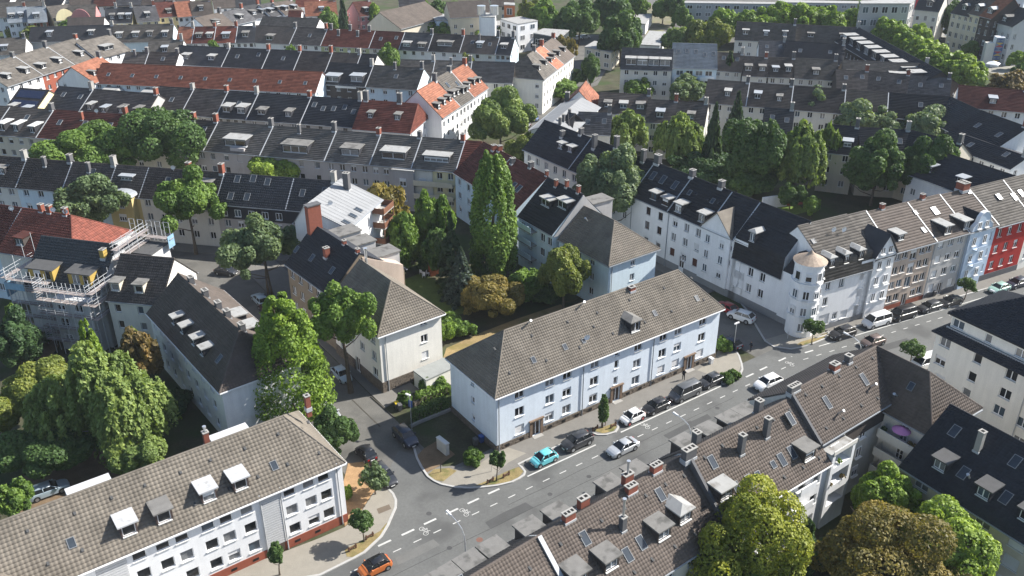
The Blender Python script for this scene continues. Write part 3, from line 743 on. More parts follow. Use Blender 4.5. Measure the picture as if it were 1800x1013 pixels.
def trunk_mesh(h, r, rx, ch, seed, bark, limbs=7, multi=1):
    key = ('trunk', round(h, 1), round(r, 2), round(rx, 1), round(ch, 1), seed, bark.name, multi)
    if key in CACHE: return CACHE[key]
    g = random.Random(seed); b = MB(); zc = h-ch
    for q in range(multi):
        p = Vector((g.uniform(-.3, .3)*(multi > 1)*2, g.uniform(-.3, .3)*(multi > 1)*2, 0)); d = Vector((g.uniform(-.08, .08), g.uniform(-.08, .08), 1)); rr = r*(1 if multi == 1 else .7)
        top = h*.9; k = 6; pts = [p.copy()]
        for i in range(k):
            d = (d+Vector((g.uniform(-.1, .1), g.uniform(-.1, .1), 0))).normalized(); pts.append(pts[-1]+d*(top/k))
        for i in range(k): b.tube(pts[i], pts[i+1], rr*(1-i/k*.85)*(1.35 if i == 0 else 1), rr*(1-(i+1)/k*.85), n=7, caps=False)
        for j in range(limbs):
            z = zc*.8+(top-zc*.8)*(j+.3)/limbs*.8; t = z/top*k; i = min(k-1, int(t)); s = pts[i].lerp(pts[i+1], t-i)
            a = j*2.4+g.uniform(-.4, .4); L = rx*g.uniform(.6, .85)*(1-.4*max(0, (z-zc)/max(ch, .1))); e = s+Vector((math.cos(a)*L, math.sin(a)*L, L*g.uniform(.4, .8)))
            m = s.lerp(e, .5)+Vector((0, 0, -.1*L)); r1 = rr*.42*(1-z/h*.5)
            b.tube(s, m, r1, r1*.65, n=5, caps=False); b.tube(m, e, r1*.65, r1*.2, n=5, caps=False)
    me = b.mesh('trunk', bark); CACHE[key] = me
    return me
TREES = 0
def tree(label, top, wpx, h, kind='round', leaf='green', cf=.75, group=None, seed=None, n=None, bark=None, multi=1, name='tree', base=None, cat='tree', size=None, flat=1.0, gb=None):
    """top: photo pixel of the crown top; wpx: crown width in photo pixels; h: height in metres; cf: crown share of the height"""
    global TREES
    TREES += 1
    if gb:
        g0 = at(*gb); base = gb; h = min(np.arange(2, 34, .1), key=lambda z: abs(pix(g0+np.array([0, 0, z]))[1]-top[1]))
    B = at(top[0], top[1], h) if base is None else np.array([*at(*base)[:2], h]); 
    D = math.hypot(np.linalg.norm(B[:2]), CAM_H-h*.6); rx = wpx*D/FPX/2; seed = seed if seed is not None else TREES % 5
    ch = h*cf
    # detail by the size in the picture
    far = wpx < 72 and n is None
    if n is None: n = int(np.clip(wpx*wpx*ch/(rx*2)*2.5, 900, 36000))
    if size is None: size = float(np.clip(D/FPX*3.9, .18, 1.2))
    if far: me = crown_mesh(kind, leaf, 4600, TREES % 3, 4.0, 8.0, .62)
    else: me = crown_mesh(kind, leaf, n, seed+TREES*3, rx, ch*flat, round(size, 2))
    t = thing(name, label, cat, (B[0], B[1], 0), rnd.uniform(0, 6.28), group)
    cr = link('crown', me, t, (0, 0, h-ch))
    if far: cr.scale = (rx/4.0, rx/4.0, ch/8.0)
    link('trunk', trunk_mesh(h, max(.09, h*.019), rx, ch, seed, bark or M_BARK, multi=multi), t)
    return t
def bush(label, c, wpx, h, leaf='hedge', kind='round', group=None, name='bush', dpx=None, ang=None, size=None, z=0.0, cat='bush', n=None):
    B = at(c[0], c[1], 0); D = math.hypot(np.linalg.norm(B[:2]), CAM_H); rx = wpx*D/FPX/2
    if n is None: n = int(np.clip(wpx*wpx*2.0, 400, 3500))
    me = crown_mesh(kind, leaf, n, int(c[0]) % 97, rx, h, size or round(float(np.clip(D/FPX*4.6, .16, .8)), 2))
    t = thing(name, label, cat, (B[0], B[1], 0), rnd.uniform(0, 6.28), group); link('foliage', me, t)
    b = MB(); [b.tube((0, 0, 0), (rnd.uniform(-.4, .4)*rx, rnd.uniform(-.4, .4)*rx, h*.7), .05, .02, n=5) for _ in range(5)]; b.build('stem', M_BARK, t)
    return t
def hedge(label, a, b, wid, h, leaf='hedge', name='hedge', n=None, cat='hedge'):
    A, B = at(*a), at(*b); d = B-A; L = float(np.hypot(d[0], d[1])); n = n or int(np.clip(L*(wid+2*h)*48, 600, 9000)); g = np.random.RandomState(int(a[0]))
    P, v, ti = crown_points('box', n, int(a[1])); P = P*np.array([L/2, wid/2, h])
    P[:, 2] += .1*np.sin(P[:, 0]*1.7)*(P[:, 2] > h*.6)
    nn = v+g.normal(0, .5, (len(P), 3)); nn /= np.linalg.norm(nn, axis=1)[:, None]; up = g.normal(size=nn.shape); u = np.cross(nn, up); u /= np.linalg.norm(u, axis=1)[:, None]; w = np.cross(nn, u)
    s = .26*g.uniform(.6, 1.3, len(P))[:, None]
    V = np.stack([P-u*s*.5, P-w*s*.5, P+u*s*.5, P+w*s*.5], 1).reshape(-1, 3)
    me = np_mesh('foliage', V, np.arange(len(V)).reshape(-1, 4), LEAF[leaf], np.clip(ti+g.rand(len(P))*.6, 0, 1), 'tint')
    t = thing(name, label, cat, (*((A+B)/2)[:2], 0), math.atan2(d[1], d[0])); link('foliage', me, t)
    q = MB(); k = max(2, int(L/1.5))
    for i in range(k):
        x = -L/2+L*(i+.5)/k; q.tube((x, 0, 0), (x, 0, h*.85), .06, .03, n=5)
    q.build('stem', M_BARK, t)
    return t
# ---------------------------------------------------------------- vehicles
def paint(name, col, metal=.0, rough=.32):
    if name in MATS: return MATS[name]
    m = mat(name, col, rough, 0, spec=.5, metal=metal); m.node_tree.nodes['Principled BSDF'].inputs['Coat Weight'].default_value = .6
    m.node_tree.nodes['Principled BSDF'].inputs['Coat Roughness'].default_value = .08
    return m
PAINT = {k: paint('car_paint_'+k, c, me) for k, c, me in [('black', (.012,.012,.014), 0), ('dark', (.035,.037,.042), .2), ('navy', (.016,.022,.04), .1), ('grey', (.11,.115,.12), .2),
    ('silver', (.42,.44,.46), .3), ('white', (.72,.72,.71), 0), ('turq', (.13,.50,.55), 0), ('orange', (.50,.14,.03), .1), ('brown', (.16,.12,.105), .3), ('red', (.30,.02,.02), 0),
    ('mint', (.30,.48,.42), .1), ('blue', (.05,.11,.22), .2), ('maroon', (.06,.012,.016), .1), ('lightblue', (.36,.44,.50), .2)]}
M_TYRE = mat('tyre_rubber', (.018,.018,.018), .85, 0); M_RIM = mat('alloy_rim', (.35,.36,.37), .35, 0, metal=.6)
M_CGLASS = mat('car_glass', (.012,.014,.016), .05, 0, spec=.6); M_LAMP = mat('head_lamp', (.60,.62,.64), .15, 0, spec=.6); M_TAIL = mat('tail_lamp', (.30,.012,.012), .2, 0)
M_TRIM = mat('black_trim', (.02,.02,.02), .6, 0); M_PLATE = mat('number_plate', (.7,.7,.68), .5, 0)
# side profile: stations x (front +), z of lower body top, half width; greenhouse as list of (x, z)
CARS = {
 'mini':  dict(L=3.60, W=1.66, H=1.49, hood=.92, belt=.98, nose=.62, tail=.80, gh=[(1.02,.95),(.42,1.42),(-.95,1.46),(-1.52,1.02)], wb=2.32, wr=.30, ride=.17, boot=1.0),
 'hatch': dict(L=4.10, W=1.76, H=1.46, hood=.94, belt=.98, nose=.64, tail=.84, gh=[(1.05,.97),(.42,1.40),(-1.15,1.43),(-1.82,1.03)], wb=2.55, wr=.32, ride=.17, boot=1.02),
 'wagon': dict(L=4.65, W=1.80, H=1.47, hood=.92, belt=.98, nose=.62, tail=.86, gh=[(1.10,.96),(.38,1.40),(-1.55,1.44),(-2.12,1.04)], wb=2.72, wr=.33, ride=.17, boot=1.02),
 'sedan': dict(L=4.55, W=1.78, H=1.43, hood=.90, belt=.95, nose=.60, tail=.84, gh=[(1.00,.94),(.28,1.38),(-.95,1.39),(-1.62,1.02)], wb=2.70, wr=.33, ride=.16, boot=1.00),
 'suv':   dict(L=4.45, W=1.86, H=1.66, hood=1.08, belt=1.14, nose=.74, tail=.98, gh=[(1.15,1.10),(.55,1.58),(-1.45,1.63),(-2.02,1.16)], wb=2.66, wr=.37, ride=.22, boot=1.12),
 'van':   dict(L=4.95, W=1.95, H=1.98, hood=1.12, belt=1.22, nose=.78, tail=1.20, gh=[(1.78,1.12),(1.05,1.90),(-2.25,1.95),(-2.43,1.25)], wb=3.10, wr=.35, ride=.22, boot=1.22),
 'pickup':dict(L=5.2, W=1.90, H=1.80, hood=1.08, belt=1.14, nose=.76, tail=1.10, gh=[(1.20,1.10),(.60,1.74),(-.45,1.76),(-.70,1.16)], wb=3.15, wr=.38, ride=.24, boot=1.10),
}
def body_mesh(t):
    if ('car', t) in CACHE: return CACHE[('car', t)]
    c = CARS[t]; L, Wd = c['L']/2, c['W']/2; gh = c['gh']; out = {}
    # lower body as rings along x: (x, zlow, ztop, half width)
    st = [(L, .36, c['nose']-.12, Wd*.70), (L-.06, c['ride']+.06, c['nose'], Wd*.80), (L-.28, c['ride'], c['nose']+.14, Wd*.92), (L-.62, c['ride'], c['hood']-.06, Wd*.985),
          (gh[0][0]+.12, c['ride'], c['hood'], Wd), (gh[0][0]-.2, c['ride'], c['belt'], Wd), (0, c['ride'], c['belt']+.01, Wd), (gh[3][0]+.35, c['ride'], c['belt']+.03, Wd*.995)]
    if t in ('sedan', 'pickup'): st += [(gh[3][0], c['ride'], c['boot'], Wd*.98), (-L+.35, c['ride'], c['boot']-.01, Wd*.95)]
    st += [(-L+.22, c['ride'], c['boot']-.02, Wd*.93), (-L+.05, c['ride']+.08, c['tail'], Wd*.86), (-L, .38, c['tail']-.14, Wd*.80)]
    b = MB(); rings = []
    for x, z0, z1, w in st:
        m = z0+(z1-z0)*.55
        rings.append([(x, -w*.9, z0), (x, -w*1.0, z0+.12), (x, -w, m), (x, -w*.965, z1-.07), (x, -w*.84, z1), (x, 0, z1+.025), (x, w*.84, z1), (x, w*.965, z1-.07), (x, w, m), (x, w*1.0, z0+.12), (x, w*.9, z0)])
    for a in range(len(rings)-1):
        for i in range(10): b.poly([rings[a][i], rings[a+1][i], rings[a+1][i+1], rings[a][i+1]])
        b.poly([rings[a][10], rings[a+1][10], rings[a+1][0], rings[a][0]])
    b.poly(rings[0]); b.poly(rings[-1][::-1]); out['body'] = b
    # roof shell and pillars
    (x0, z0), (x1, z1), (x2, z2), (x3, z3) = gh; wb_, wt = Wd*.93, Wd*.74
    b = MB(); xm = (x1+x2)/2
    b.hexa([(x2, -wt, z2-.03), (x1, -wt, z1-.03), (x1, wt, z1-.03), (x2, wt, z2-.03)][::1], [(x2+.08, -wt*.93, z2+.03), (x1-.1, -wt*.93, z1+.04), (x1-.1, wt*.93, z1+.04), (x2+.08, wt*.93, z2+.03)])
    for s in (-1, 1):
        for (xa, za), (xb, zb) in ((gh[0], gh[1]), (gh[3], gh[2]), ((xm+.06, c['belt']), (xm+.02, c['H']-.03))):
            b.tube((xa, s*wb_*.97, za-.03), (xb, s*wt*.985, zb-.02), .06, .045, n=5)
    out['roof'] = b
    b = MB(); g = .02
    for s in (-1, 1):
        p = [(x3+.05, s*(wb_-g), z3), (x2+.02, s*(wt-g), z2), (x1, s*(wt-g), z1), (x0-.05, s*(wb_-g), z0)]
        b.poly(p if s > 0 else p[::-1])
    b.poly([(x0, -wb_+.04, z0), (x0, wb_-.04, z0), (x1, wt-.04, z1), (x1, -wt+.04, z1)]); b.poly([(x3, wb_-.04, z3), (x3, -wb_+.04, z3), (x2, -wt+.04, z2), (x2, wt-.04, z2)])
    out['window'] = b
    w = c['wr']; b = MB(); b.tube((0, -.11, 0), (0, .11, 0), w, n=16); out['tyre'] = b
    b = MB(); b.tube((0, .09, 0), (0, .125, 0), w*.64, n=12); out['rim'] = b
    b = MB(); b.tube((0, -.02, 0), (0, .10, 0), w*1.16, n=16); out['wheel_arch'] = b
    b = MB(); b.hexa([(L-.30, -.16, c['nose']-.06), (L-.03, -.13, c['nose']-.08), (L-.03, .13, c['nose']-.08), (L-.30, .16, c['nose']-.06)], [(L-.36, -.16, c['nose']+.10), (L-.12, -.13, c['nose']+.045), (L-.12, .13, c['nose']+.045), (L-.36, .16, c['nose']+.10)]); out['headlight'] = b
    b = MB(); b.box(-L+.0, -.13, c['tail']-.22, -L+.22, .13, c['tail']+.02); out['tail_light'] = b
    b = MB(); b.box(-.26, -.012, -.06, .26, .012, .06); out['number_plate'] = b
    b = MB(); b.hexa([(-.1, -.1, -.06), (.08, -.1, -.06), (.08, .1, -.06), (-.1, .1, -.06)], [(-.08, -.1, .08), (.05, -.1, .08), (.05, .1, .08), (-.08, .1, .08)]); out['mirror'] = b
    b = MB(); b.box(L-.08, -Wd*.55, .30, L+.012, Wd*.55, .52); out['grille'] = b
    ms = dict(body=PAINT['black'], roof=PAINT['black'], window=M_CGLASS, tyre=M_TYRE, rim=M_RIM, wheel_arch=M_TRIM, headlight=M_LAMP, tail_light=M_TAIL, number_plate=M_PLATE, mirror=PAINT['black'], grille=M_TRIM)
    CACHE[('car', t)] = {k: q.mesh(k, ms[k]) for k, q in out.items()}
    for k in ('body', 'roof', 'mirror', 'tyre'): CACHE[('car', t)][k].polygons.foreach_set('use_smooth', [True]*len(CACHE[('car', t)][k].polygons))
    return CACHE[('car', t)]
def recolor(o, m):
    o.material_slots[0].link = 'OBJECT'; o.material_slots[0].material = m
def car(label, p, ang, t='hatch', col='dark', roof=None, group=None, rim=None, name='car', cat='car', z=.012, world=False):
    """p: photo pixel of the middle of the footprint"""
    ms = body_mesh(t); c = CARS[t]; P = np.array(p, float) if world else at(*p)
    r = thing(name, label, cat, (P[0], P[1], z), ang, group); L, Wd = c['L']/2, c['W']/2
    bd = link('body', ms['body'], r); recolor(bd, PAINT[col])
    ro = link('roof', ms['roof'], r); recolor(ro, PAINT[roof or col])
    link('window', ms['window'], r)
    for sx in (-1, 1):
        for sy in (-1, 1):
            x = sx*c['wb']/2; 
            a = link('wheel_arch', ms['wheel_arch'], r, (x, sy*(Wd-.085), c['wr']+.02), 0 if sy > 0 else math.pi)
            wh = link('wheel', ms['tyre'], r, (x, sy*(Wd-.10), c['wr']), 0 if sy > 0 else math.pi)
            ri = link('rim', ms['rim'], wh)
            if rim: recolor(ri, PAINT[rim])
    for sy in (-1, 1):
        link('headlight', ms['headlight'], r, (0, sy*Wd*.60, 0)); link('tail_light', ms['tail_light'], r, (0, sy*Wd*.62, 0))
        mo = link('mirror', ms['mirror'], r, (c['gh'][0][0]-.32, sy*(Wd+.07), c['belt']+.05)); recolor(mo, PAINT[col])
    link('number_plate', ms['number_plate'], r, (L+.02, 0, .42), math.pi/2); link('number_plate', ms['number_plate'], r, (-L-.012, 0, .6), math.pi/2)
    link('grille', ms['grille'], r)
    return r
# ---------------------------------------------------------------- ground, roads, pavements
M_GROUND = mat('yard_ground', (.060,.058,.034), 1.0, .45, .25, fine=.25, stain=((.040,.060,.018), .12, .48))
M_ASPH = mat('asphalt', (.114,.116,.112), .92, .14, .22, fine=.10, stain=((.080,.081,.079), .16, .53))
M_ASPH2 = mat('asphalt_old', (.118,.114,.104), .92, .18, .3, fine=.12, stain=((.088,.086,.080), .25, .52))
M_PAVE = mat('paving_slabs', (.235,.218,.185), .92, .1, .8, fine=.12)
M_PAVEG = mat('paving_grey', (.160,.152,.138), .92, .12, .8, fine=.12)
M_KERB = mat('kerb_stone', (.36,.355,.34), .9, .12, 1.5)
M_PAINT = mat('road_paint', (.44,.44,.42), .85, .25, 2.5, fine=.2)
M_DRY = mat('dry_lawn', (.235,.175,.085), 1, .3, .5, fine=.3, stain=((.17,.14,.05), .35, .52))
M_LAWN = mat('lawn', (.085,.115,.028), 1, .3, .6, fine=.3)
M_VERGE = mat('verge_dry_grass', (.21,.165,.075), 1, .3, 1.0, fine=.3, stain=((.10,.11,.035), .8, .5))
M_DIRT = mat('bare_earth', (.15,.105,.065), 1, .3, .6, fine=.25)
M_LIGHTG = mat('pale_gravel', (.25,.24,.21), 1, .15, .4, fine=.15)

def sheet(name, pts, z, m, parent=None, kind='structure', thick=0.0, split=None):
    b = MB(); P = [(float(p[0]), float(p[1])) for p in pts]
    a = sum(P[i][0]*P[(i+1) % len(P)][1]-P[(i+1) % len(P)][0]*P[i][1] for i in range(len(P)))
    if a < 0: P = P[::-1]
    if thick: b.hexa([(x, y, z-thick) for x, y in P], [(x, y, z) for x, y in P])
    else: b.poly([(x, y, z) for x, y in P])
    o = b.build(name, m, parent)
    if parent is None: o['kind'] = kind
    return o
def px(*pts, z=0.): return [at(x, y, z)[:2] for x, y in pts]
def strip(name, line, w, z0, z1, m, parent=None):
    """ribbon of width w along a world polyline (kerbs)"""
    b = MB(); n = len(line); off = []
    for i in range(n):
        p = np.array(line[i][:2]); d = np.array(line[min(i+1, n-1)][:2])-np.array(line[max(i-1, 0)][:2]); d = d/(np.hypot(*d)+1e-9); q = np.array([-d[1], d[0]])*w/2; off.append((p+q, p-q))
    for i in range(n-1):
        (a, c), (e, f) = off[i], off[i+1]
        b.hexa([(*c, z0), (*f, z0), (*e, z0), (*a, z0)], [(*c, z1), (*f, z1), (*e, z1), (*a, z1)])
    o = b.build(name, m, parent)
    if parent is None: o['kind'] = 'structure'
    return o

b = MB(); b.poly([(-3500, -300, -.03), (3500, -300, -.03), (3500, 6000, -.03), (-3500, 6000, -.03)])
g_ = b.build('ground', M_GROUND); g_['kind'] = 'structure'
# road frame: s along the parking line, t to its left
O0 = np.array([14.2, 94.7]); D1 = np.array([math.cos(R(35.3)), math.sin(R(35.3))]); D2 = np.array([math.cos(R(26)), math.sin(R(26))])
N1 = np.array([-D1[1], D1[0]]); N2 = np.array([-D2[1], D2[0]]); BEND = O0+D1*33.2
NB = (N1+N2)/(1+N1@N2)
def rd(s, t):
    if s < 33.2: return O0+D1*s+N1*t if s < 30 else O0+D1*s+N1*t
    return BEND+D2*(s-33.2)+N2*t
def rbend(t): return BEND+NB*t
def roadline(t, s0=-75, s1=150): return [rd(s0, t), rbend(t), rd(s1, t)]
ROAD = sheet('main_road', roadline(2.4)[:2]+[rd(150, 2.4)]+[rd(150, -11.6), rbend(-11.6), rd(-75, -11.6)], -.004, M_ASPH)
PD = np.array([math.cos(R(125.5)), math.sin(R(125.5))]); PN = np.array([PD[1], -PD[0]])  # away up the side streets / to their right
JA = at(729, 788)[:2]
SA = sheet('side_street', [JA-PD*6+PN*1.0, JA+PD*105+PN*1.0, JA+PD*105-PN*9.5, JA-PD*8-PN*9.5], -.008, M_ASPH2)
B5A = at(957.6, 211.7, 15.6)[:2]; B5B = at(1323.4, 351, 15.6)[:2]; B5d = (B5B-B5A)/np.hypot(*(B5B-B5A)); B5n = np.array([B5d[1], -B5d[0]])
SBL = 5.3
SB = sheet('side_street', [B5A-B5d*70+B5n*(SBL+2.6), B5B+B5d*22+B5n*(SBL+2.6), B5B+B5d*22+B5n*(SBL+11.5), B5A-B5d*70+B5n*(SBL+11.5)], -.008, M_ASPH2)
HA, HB = at(0, 275, 13)[:2], at(592, 319, 13)[:2]; Hd = (HB-HA)/np.hypot(*(HB-HA)); Hn = np.array([Hd[1], -Hd[0]])
sheet('side_street', [HA-Hd*40+Hn*8, HB+Hd*8+Hn*8, HB+Hd*8+Hn*16.5, HA-Hd*40+Hn*16.5], -.012, M_ASPH2)
sheet('pavement', [HA-Hd*40+Hn*4.8, HB-Hd*6+Hn*4.8, HB-Hd*6+Hn*8, HA-Hd*40+Hn*8], .10, M_PAVEG, thick=.12)
# junction apron
sheet('junction', px((640, 974), (667, 944), (688, 909), (696, 884), (690, 869), (672, 850), (700, 792), (731, 800), (750, 836), (775, 850), (825, 858), (900, 848), (930, 838))+[rd(-16, -1), rd(-40, -1)], 0.0, M_ASPH)

# pavements (raised), left corner, blue house front, turret side
KL = px((330, 1070), (450, 1030), (562, 1012), (600, 993), (622, 982), (640, 972), (655, 958), (670, 944), (682, 924), (690, 905), (695.5, 893), (696, 880), (691, 869), (683, 861), (672, 855))
sheet('pavement', KL+px((655, 870), (632, 905), (606, 928), (560, 948), (450, 990), (300, 1055), (240, 1085)), .10, M_PAVE, thick=.12)
strip('kerb', KL, .28, -.02, .125, M_KERB)
KM = px((722, 768), (727, 785), (733, 806), (741, 822), (752, 838), (763, 846), (776, 852), (800, 857), (825, 858.5), (850, 857), (875, 854), (900, 848), (912, 842), (921, 836), (923, 830), (917, 822), (911, 817))
bay = px((911, 817), (940, 803), (985, 783), (1030, 762), (1040, 761), (1050, 765), (1066, 765), (1082, 760), (1087, 752), (1084, 744), (1090, 738), (1130, 718), (1200, 687), (1258, 663), (1262, 672), (1272, 676), (1285, 671), (1300, 661), (1305, 650), (1303.5, 640), (1299, 627), (1290, 612), (1282, 600))
sheet('pavement', KM+bay[1:]+px((1268, 600), (1257, 630), (893, 787), (874, 785), (800, 820), (770, 822), (745, 800)), .10, M_PAVEG, thick=.12)
strip('kerb', KM+bay[1:], .26, -.02, .125, M_KERB)
sheet('pavement', px((776, 851), (800, 856), (825, 857), (850, 855), (893, 815), (925, 798), (893, 788), (868, 800), (845, 815), (805, 823), (781, 835)), .106, M_PAVE)
sheet('pavement', px((1225, 652), (1258, 664), (1275, 660), (1298, 655), (1303, 642), (1298, 626), (1289, 612), (1262, 628)), .106, M_PAVE)
# verges with dry grass
def verge(*p, m=M_VERGE): sheet('verge', px(*p), .114, m)
verge((606, 968), (640, 950), (668, 935), (676, 925), (686, 915), (672, 944), (655, 957), (640, 970), (622, 981), (610, 980))
verge((752, 836), (763, 826), (790, 824), (803, 829), (779, 848), (765, 845)); verge((835, 855), (860, 845), (895, 828), (912, 822), (920, 830), (912, 840), (895, 848), (868, 853))
verge((1040, 758), (1060, 752), (1080, 745), (1084, 752), (1078, 759), (1060, 763)); verge((733, 803), (745, 790), (770, 775), (800, 800), (770, 822), (750, 832), m=M_DIRT)
sheet('yard', px((600, 862), (612, 815), (640, 812), (668, 828), (676, 850), (655, 868), (632, 903), (606, 926)), .04, mat('gravel_yard', (.30,.19,.10), 1, .25, 1, fine=.25))
# turret corner pavement
KT = px((1297, 527), (1312, 545), (1330, 575), (1345, 600), (1360, 610), (1390, 614), (1408, 611), (1428, 605), (1450, 596), (1456, 588), (1459, 582))
KT2 = [at(1459, 582)[:2], rd(40, 1.9), rd(62, 1.9), rd(63, .2), rd(67, .2), rd(68, 1.9), rd(150, 1.9)]
sheet('pavement', KT+KT2+[rd(150, 9), rd(60, 6.5), at(1394, 580)[:2], at(1300, 522)[:2]], .10, M_PAVEG, thick=.12)
strip('kerb', KT+KT2, .26, -.02, .125, M_KERB)
sheet('pavement', px((1345, 598), (1361, 609), (1390, 612), (1408, 609), (1452, 592), (1448, 575), (1394, 583), (1365, 592)), .106, M_PAVE)
verge((1400, 607), (1408, 602), (1425, 597), (1452, 586), (1455, 590), (1448, 595), (1428, 603), (1408, 609)); 
sheet('verge', [rd(62.6, 1.7), rd(63.2, .4), rd(66.8, .4), rd(67.4, 1.7)], .114, M_VERGE)
sheet('pavement', [B5A-B5d*40+B5n*(SBL-.2), B5B-B5d*1+B5n*(SBL-.2), B5B-B5d*1+B5n*(SBL+2.6), B5A-B5d*40+B5n*(SBL+2.6)], .098, M_PAVEG, thick=.12)
# near side pavement in front of the brown-roofed terrace
nk = [rd(-75, -11.6), rbend(-11.6), rd(44, -11.6), rd(45, -9.7), rd(48, -9.7), rd(49, -11.6), rd(150, -11.6)]
sheet('pavement', nk+[rd(150, -15.5), rbend(-15.5), rd(-75, -15.5)], .10, M_PAVE, thick=.12)
strip('kerb', nk, .26, -.02, .125, M_KERB)
# side street A pavements and joints
sheet('pavement', [JA+PD*10+PN*1.1, JA+PD*100+PN*1.1, JA+PD*100+PN*7.0, JA+PD*11+PN*7.0], .096, M_PAVEG, thick=.12)
for a, c in (((619, 703), (668, 750)), ((652, 698), (694, 735))): strip('gutter_channel', px(a, c), .16, -.006, .006 if a[0] < 640 else .112, mat('joint_dark', (.06,.055,.045), .95, .2))
# road paint: each mark a part of the road
def dash(s0, s1, t, w=.14):
    if s0 < 33.2 and s1 > 33.2: s1 = 33.1
    a, c, e, f = rd(s0, t-w/2), rd(s1, t-w/2), rd(s1, t+w/2), rd(s0, t+w/2)
    bb = MB(); bb.poly([(*a, .008), (*c, .008), (*e, .008), (*f, .008)]); bb.build('lane_dash', M_PAINT, ROAD)
def solid(s0, s1, t, w=.2):
    bb = MB(); pts = [s0]+([33.2] if s0 < 33.2 < s1 else [])+[s1]
    for a, c in zip(pts[:-1], pts[1:]):
        p = [rd(a, t-w/2) if a != 33.2 else rbend(t-w/2), rd(c, t-w/2) if c != 33.2 else rbend(t-w/2), rd(c, t+w/2) if c != 33.2 else rbend(t+w/2), rd(a, t+w/2) if a != 33.2 else rbend(t+w/2)]
        bb.poly([(*q, .008) for q in p])
    bb.build('parking_line', M_PAINT, ROAD)
def srd(x, y):
    d = at(x, y)[:2]-O0; return d @ D1, d @ N1
solid(srd(923, 834)[0], srd(1042, 778)[0], -.15); solid(srd(1091, 760)[0], srd(1268, 678)[0], 0); solid(39, 150, -.1, .18)
for (x, y) in ((676,955),(717,936),(756,917),(795,899),(832,881),(868,864),(1318,660),(1342,648),(1375,632),(1398,624),(1418,615)):
    s, t = srd(x, y); dash(s-.8, s+.8, t, .26)
for k in range(60):
    s = -52+k*2.55
    if abs(s-33) > 1.2: dash(s-.5, s+.5, -2.0 if s < 40 else -1.9, .13)
for k in range(26):
    s = -50+k*6
    dash(s-1.2, s+1.2, -8.4, .13)
def bike(s, t, q=.56):
    """white bicycle symbol painted on the cycle lane"""
    u = D1 if s < 33 else D2; n = N1 if s < 33 else N2; c = rd(s, t); bb = MB()
    def P(x, y): return c+u*(y*q)+n*(-x*q)*1.0
    def seg(a, e, w=.03):
        a, e = P(*a), P(*e); d = e-a; L = np.hypot(*d); d = d/L; m = np.array([-d[1], d[0]])*w
        bb.poly([(*(a-m), .008), (*(e-m), .008), (*(e+m), .008), (*(a+m), .008)])
    for cx in (-.8, .8):
        k = 14
        for i in range(k):
            t0, t1 = 2*math.pi*i/k, 2*math.pi*(i+1)/k; seg((cx+.5*math.cos(t0), .5*math.sin(t0)), (cx+.5*math.cos(t1), .5*math.sin(t1)))
    for a, e in (((-.8, 0), (-.3, .75)), ((-.3, .75), (.5, .75)), ((.5, .75), (.05, 0)), ((.05, 0), (-.3, .75)), ((-.8, 0), (.05, 0)), ((.8, 0), (.42, 1.0)), ((.42, 1.0), (.7, 1.1)), ((-.5, .92), (-.1, .92))): seg(a, e)
    bb.build('cycle_symbol', M_PAINT, ROAD)
for x, y in ((745, 934), (816, 901), (1134, 749), (1388, 640)):
    s, t = srd(x, y); bike(s, t)
bb = MB(); bb.tube((*at(843, 949)[:2], 0), (*at(843, 949)[:2], .006), .38, n=14); bb.build('manhole_cover', mat('rust_iron', (.16,.085,.065), .8, .2), ROAD)
bb = MB(); bb.tube((*at(754, 903)[:2], 0), (*at(754, 903)[:2], .006), .32, n=14); bb.build('manhole_cover', mat('dark_iron', (.06,.06,.06), .8, .2), ROAD)
sheet('pavement_patch', px((662, 896), (684, 888), (688, 896), (666, 905)), .112, mat('patch_brown', (.13,.105,.08), .95, .1))
# repairs in the asphalt
M_TAR = mat('asphalt_patch', (.070,.071,.070), .9, .12, .8, fine=.1); M_PALE = mat('asphalt_pale_patch', (.128,.128,.122), .95, .12, .8, fine=.1); M_SEAM = mat('tar_seam', (.045,.045,.045), .8, .1)
gp = random.Random(5)
for s0, t0, L_, w_, m_ in ((-24, -5.2, 6, 1.4, M_TAR), (-8, -6.8, 3.2, 1.8, M_PALE), (4, -4.6, 8, .9, M_TAR), (14, -6.5, 4.5, 1.6, M_PALE), (-35, -4.0, 5, 1.2, M_PALE), (24, -3.4, 3, 1.1, M_TAR), (46, -5.5, 7, 1.3, M_TAR), (62, -4, 5, 1.2, M_PALE)):
    pts = [rd(s0+L_*a+gp.uniform(-.15, .15), t0+w_*c+gp.uniform(-.1, .1)) for a, c in ((0, 0), (.5, -.03), (1, 0), (1, 1), (.45, 1.04), (0, 1))]
    sheet('asphalt_patch', pts, .003, m_, ROAD)
for t0, s0, s1 in ((-5.05, -60, 33), (-3.0, -20, 18)):
    strip('tar_seam', [rd(s0+(s1-s0)*i/30, t0+gp.uniform(-.05, .05)) for i in range(31)], .05, -.003, .0035, M_SEAM, ROAD)
for i in range(7):
    s0 = gp.uniform(-30, 30); t0 = gp.uniform(-8, -2.5); p = rd(s0, t0); bb = MB(); bb.tube((*p, 0), (*p, .006), .3, n=14); bb.build('manhole_cover', mat('dark_iron', (.06,.06,.06), .8, .2), ROAD)
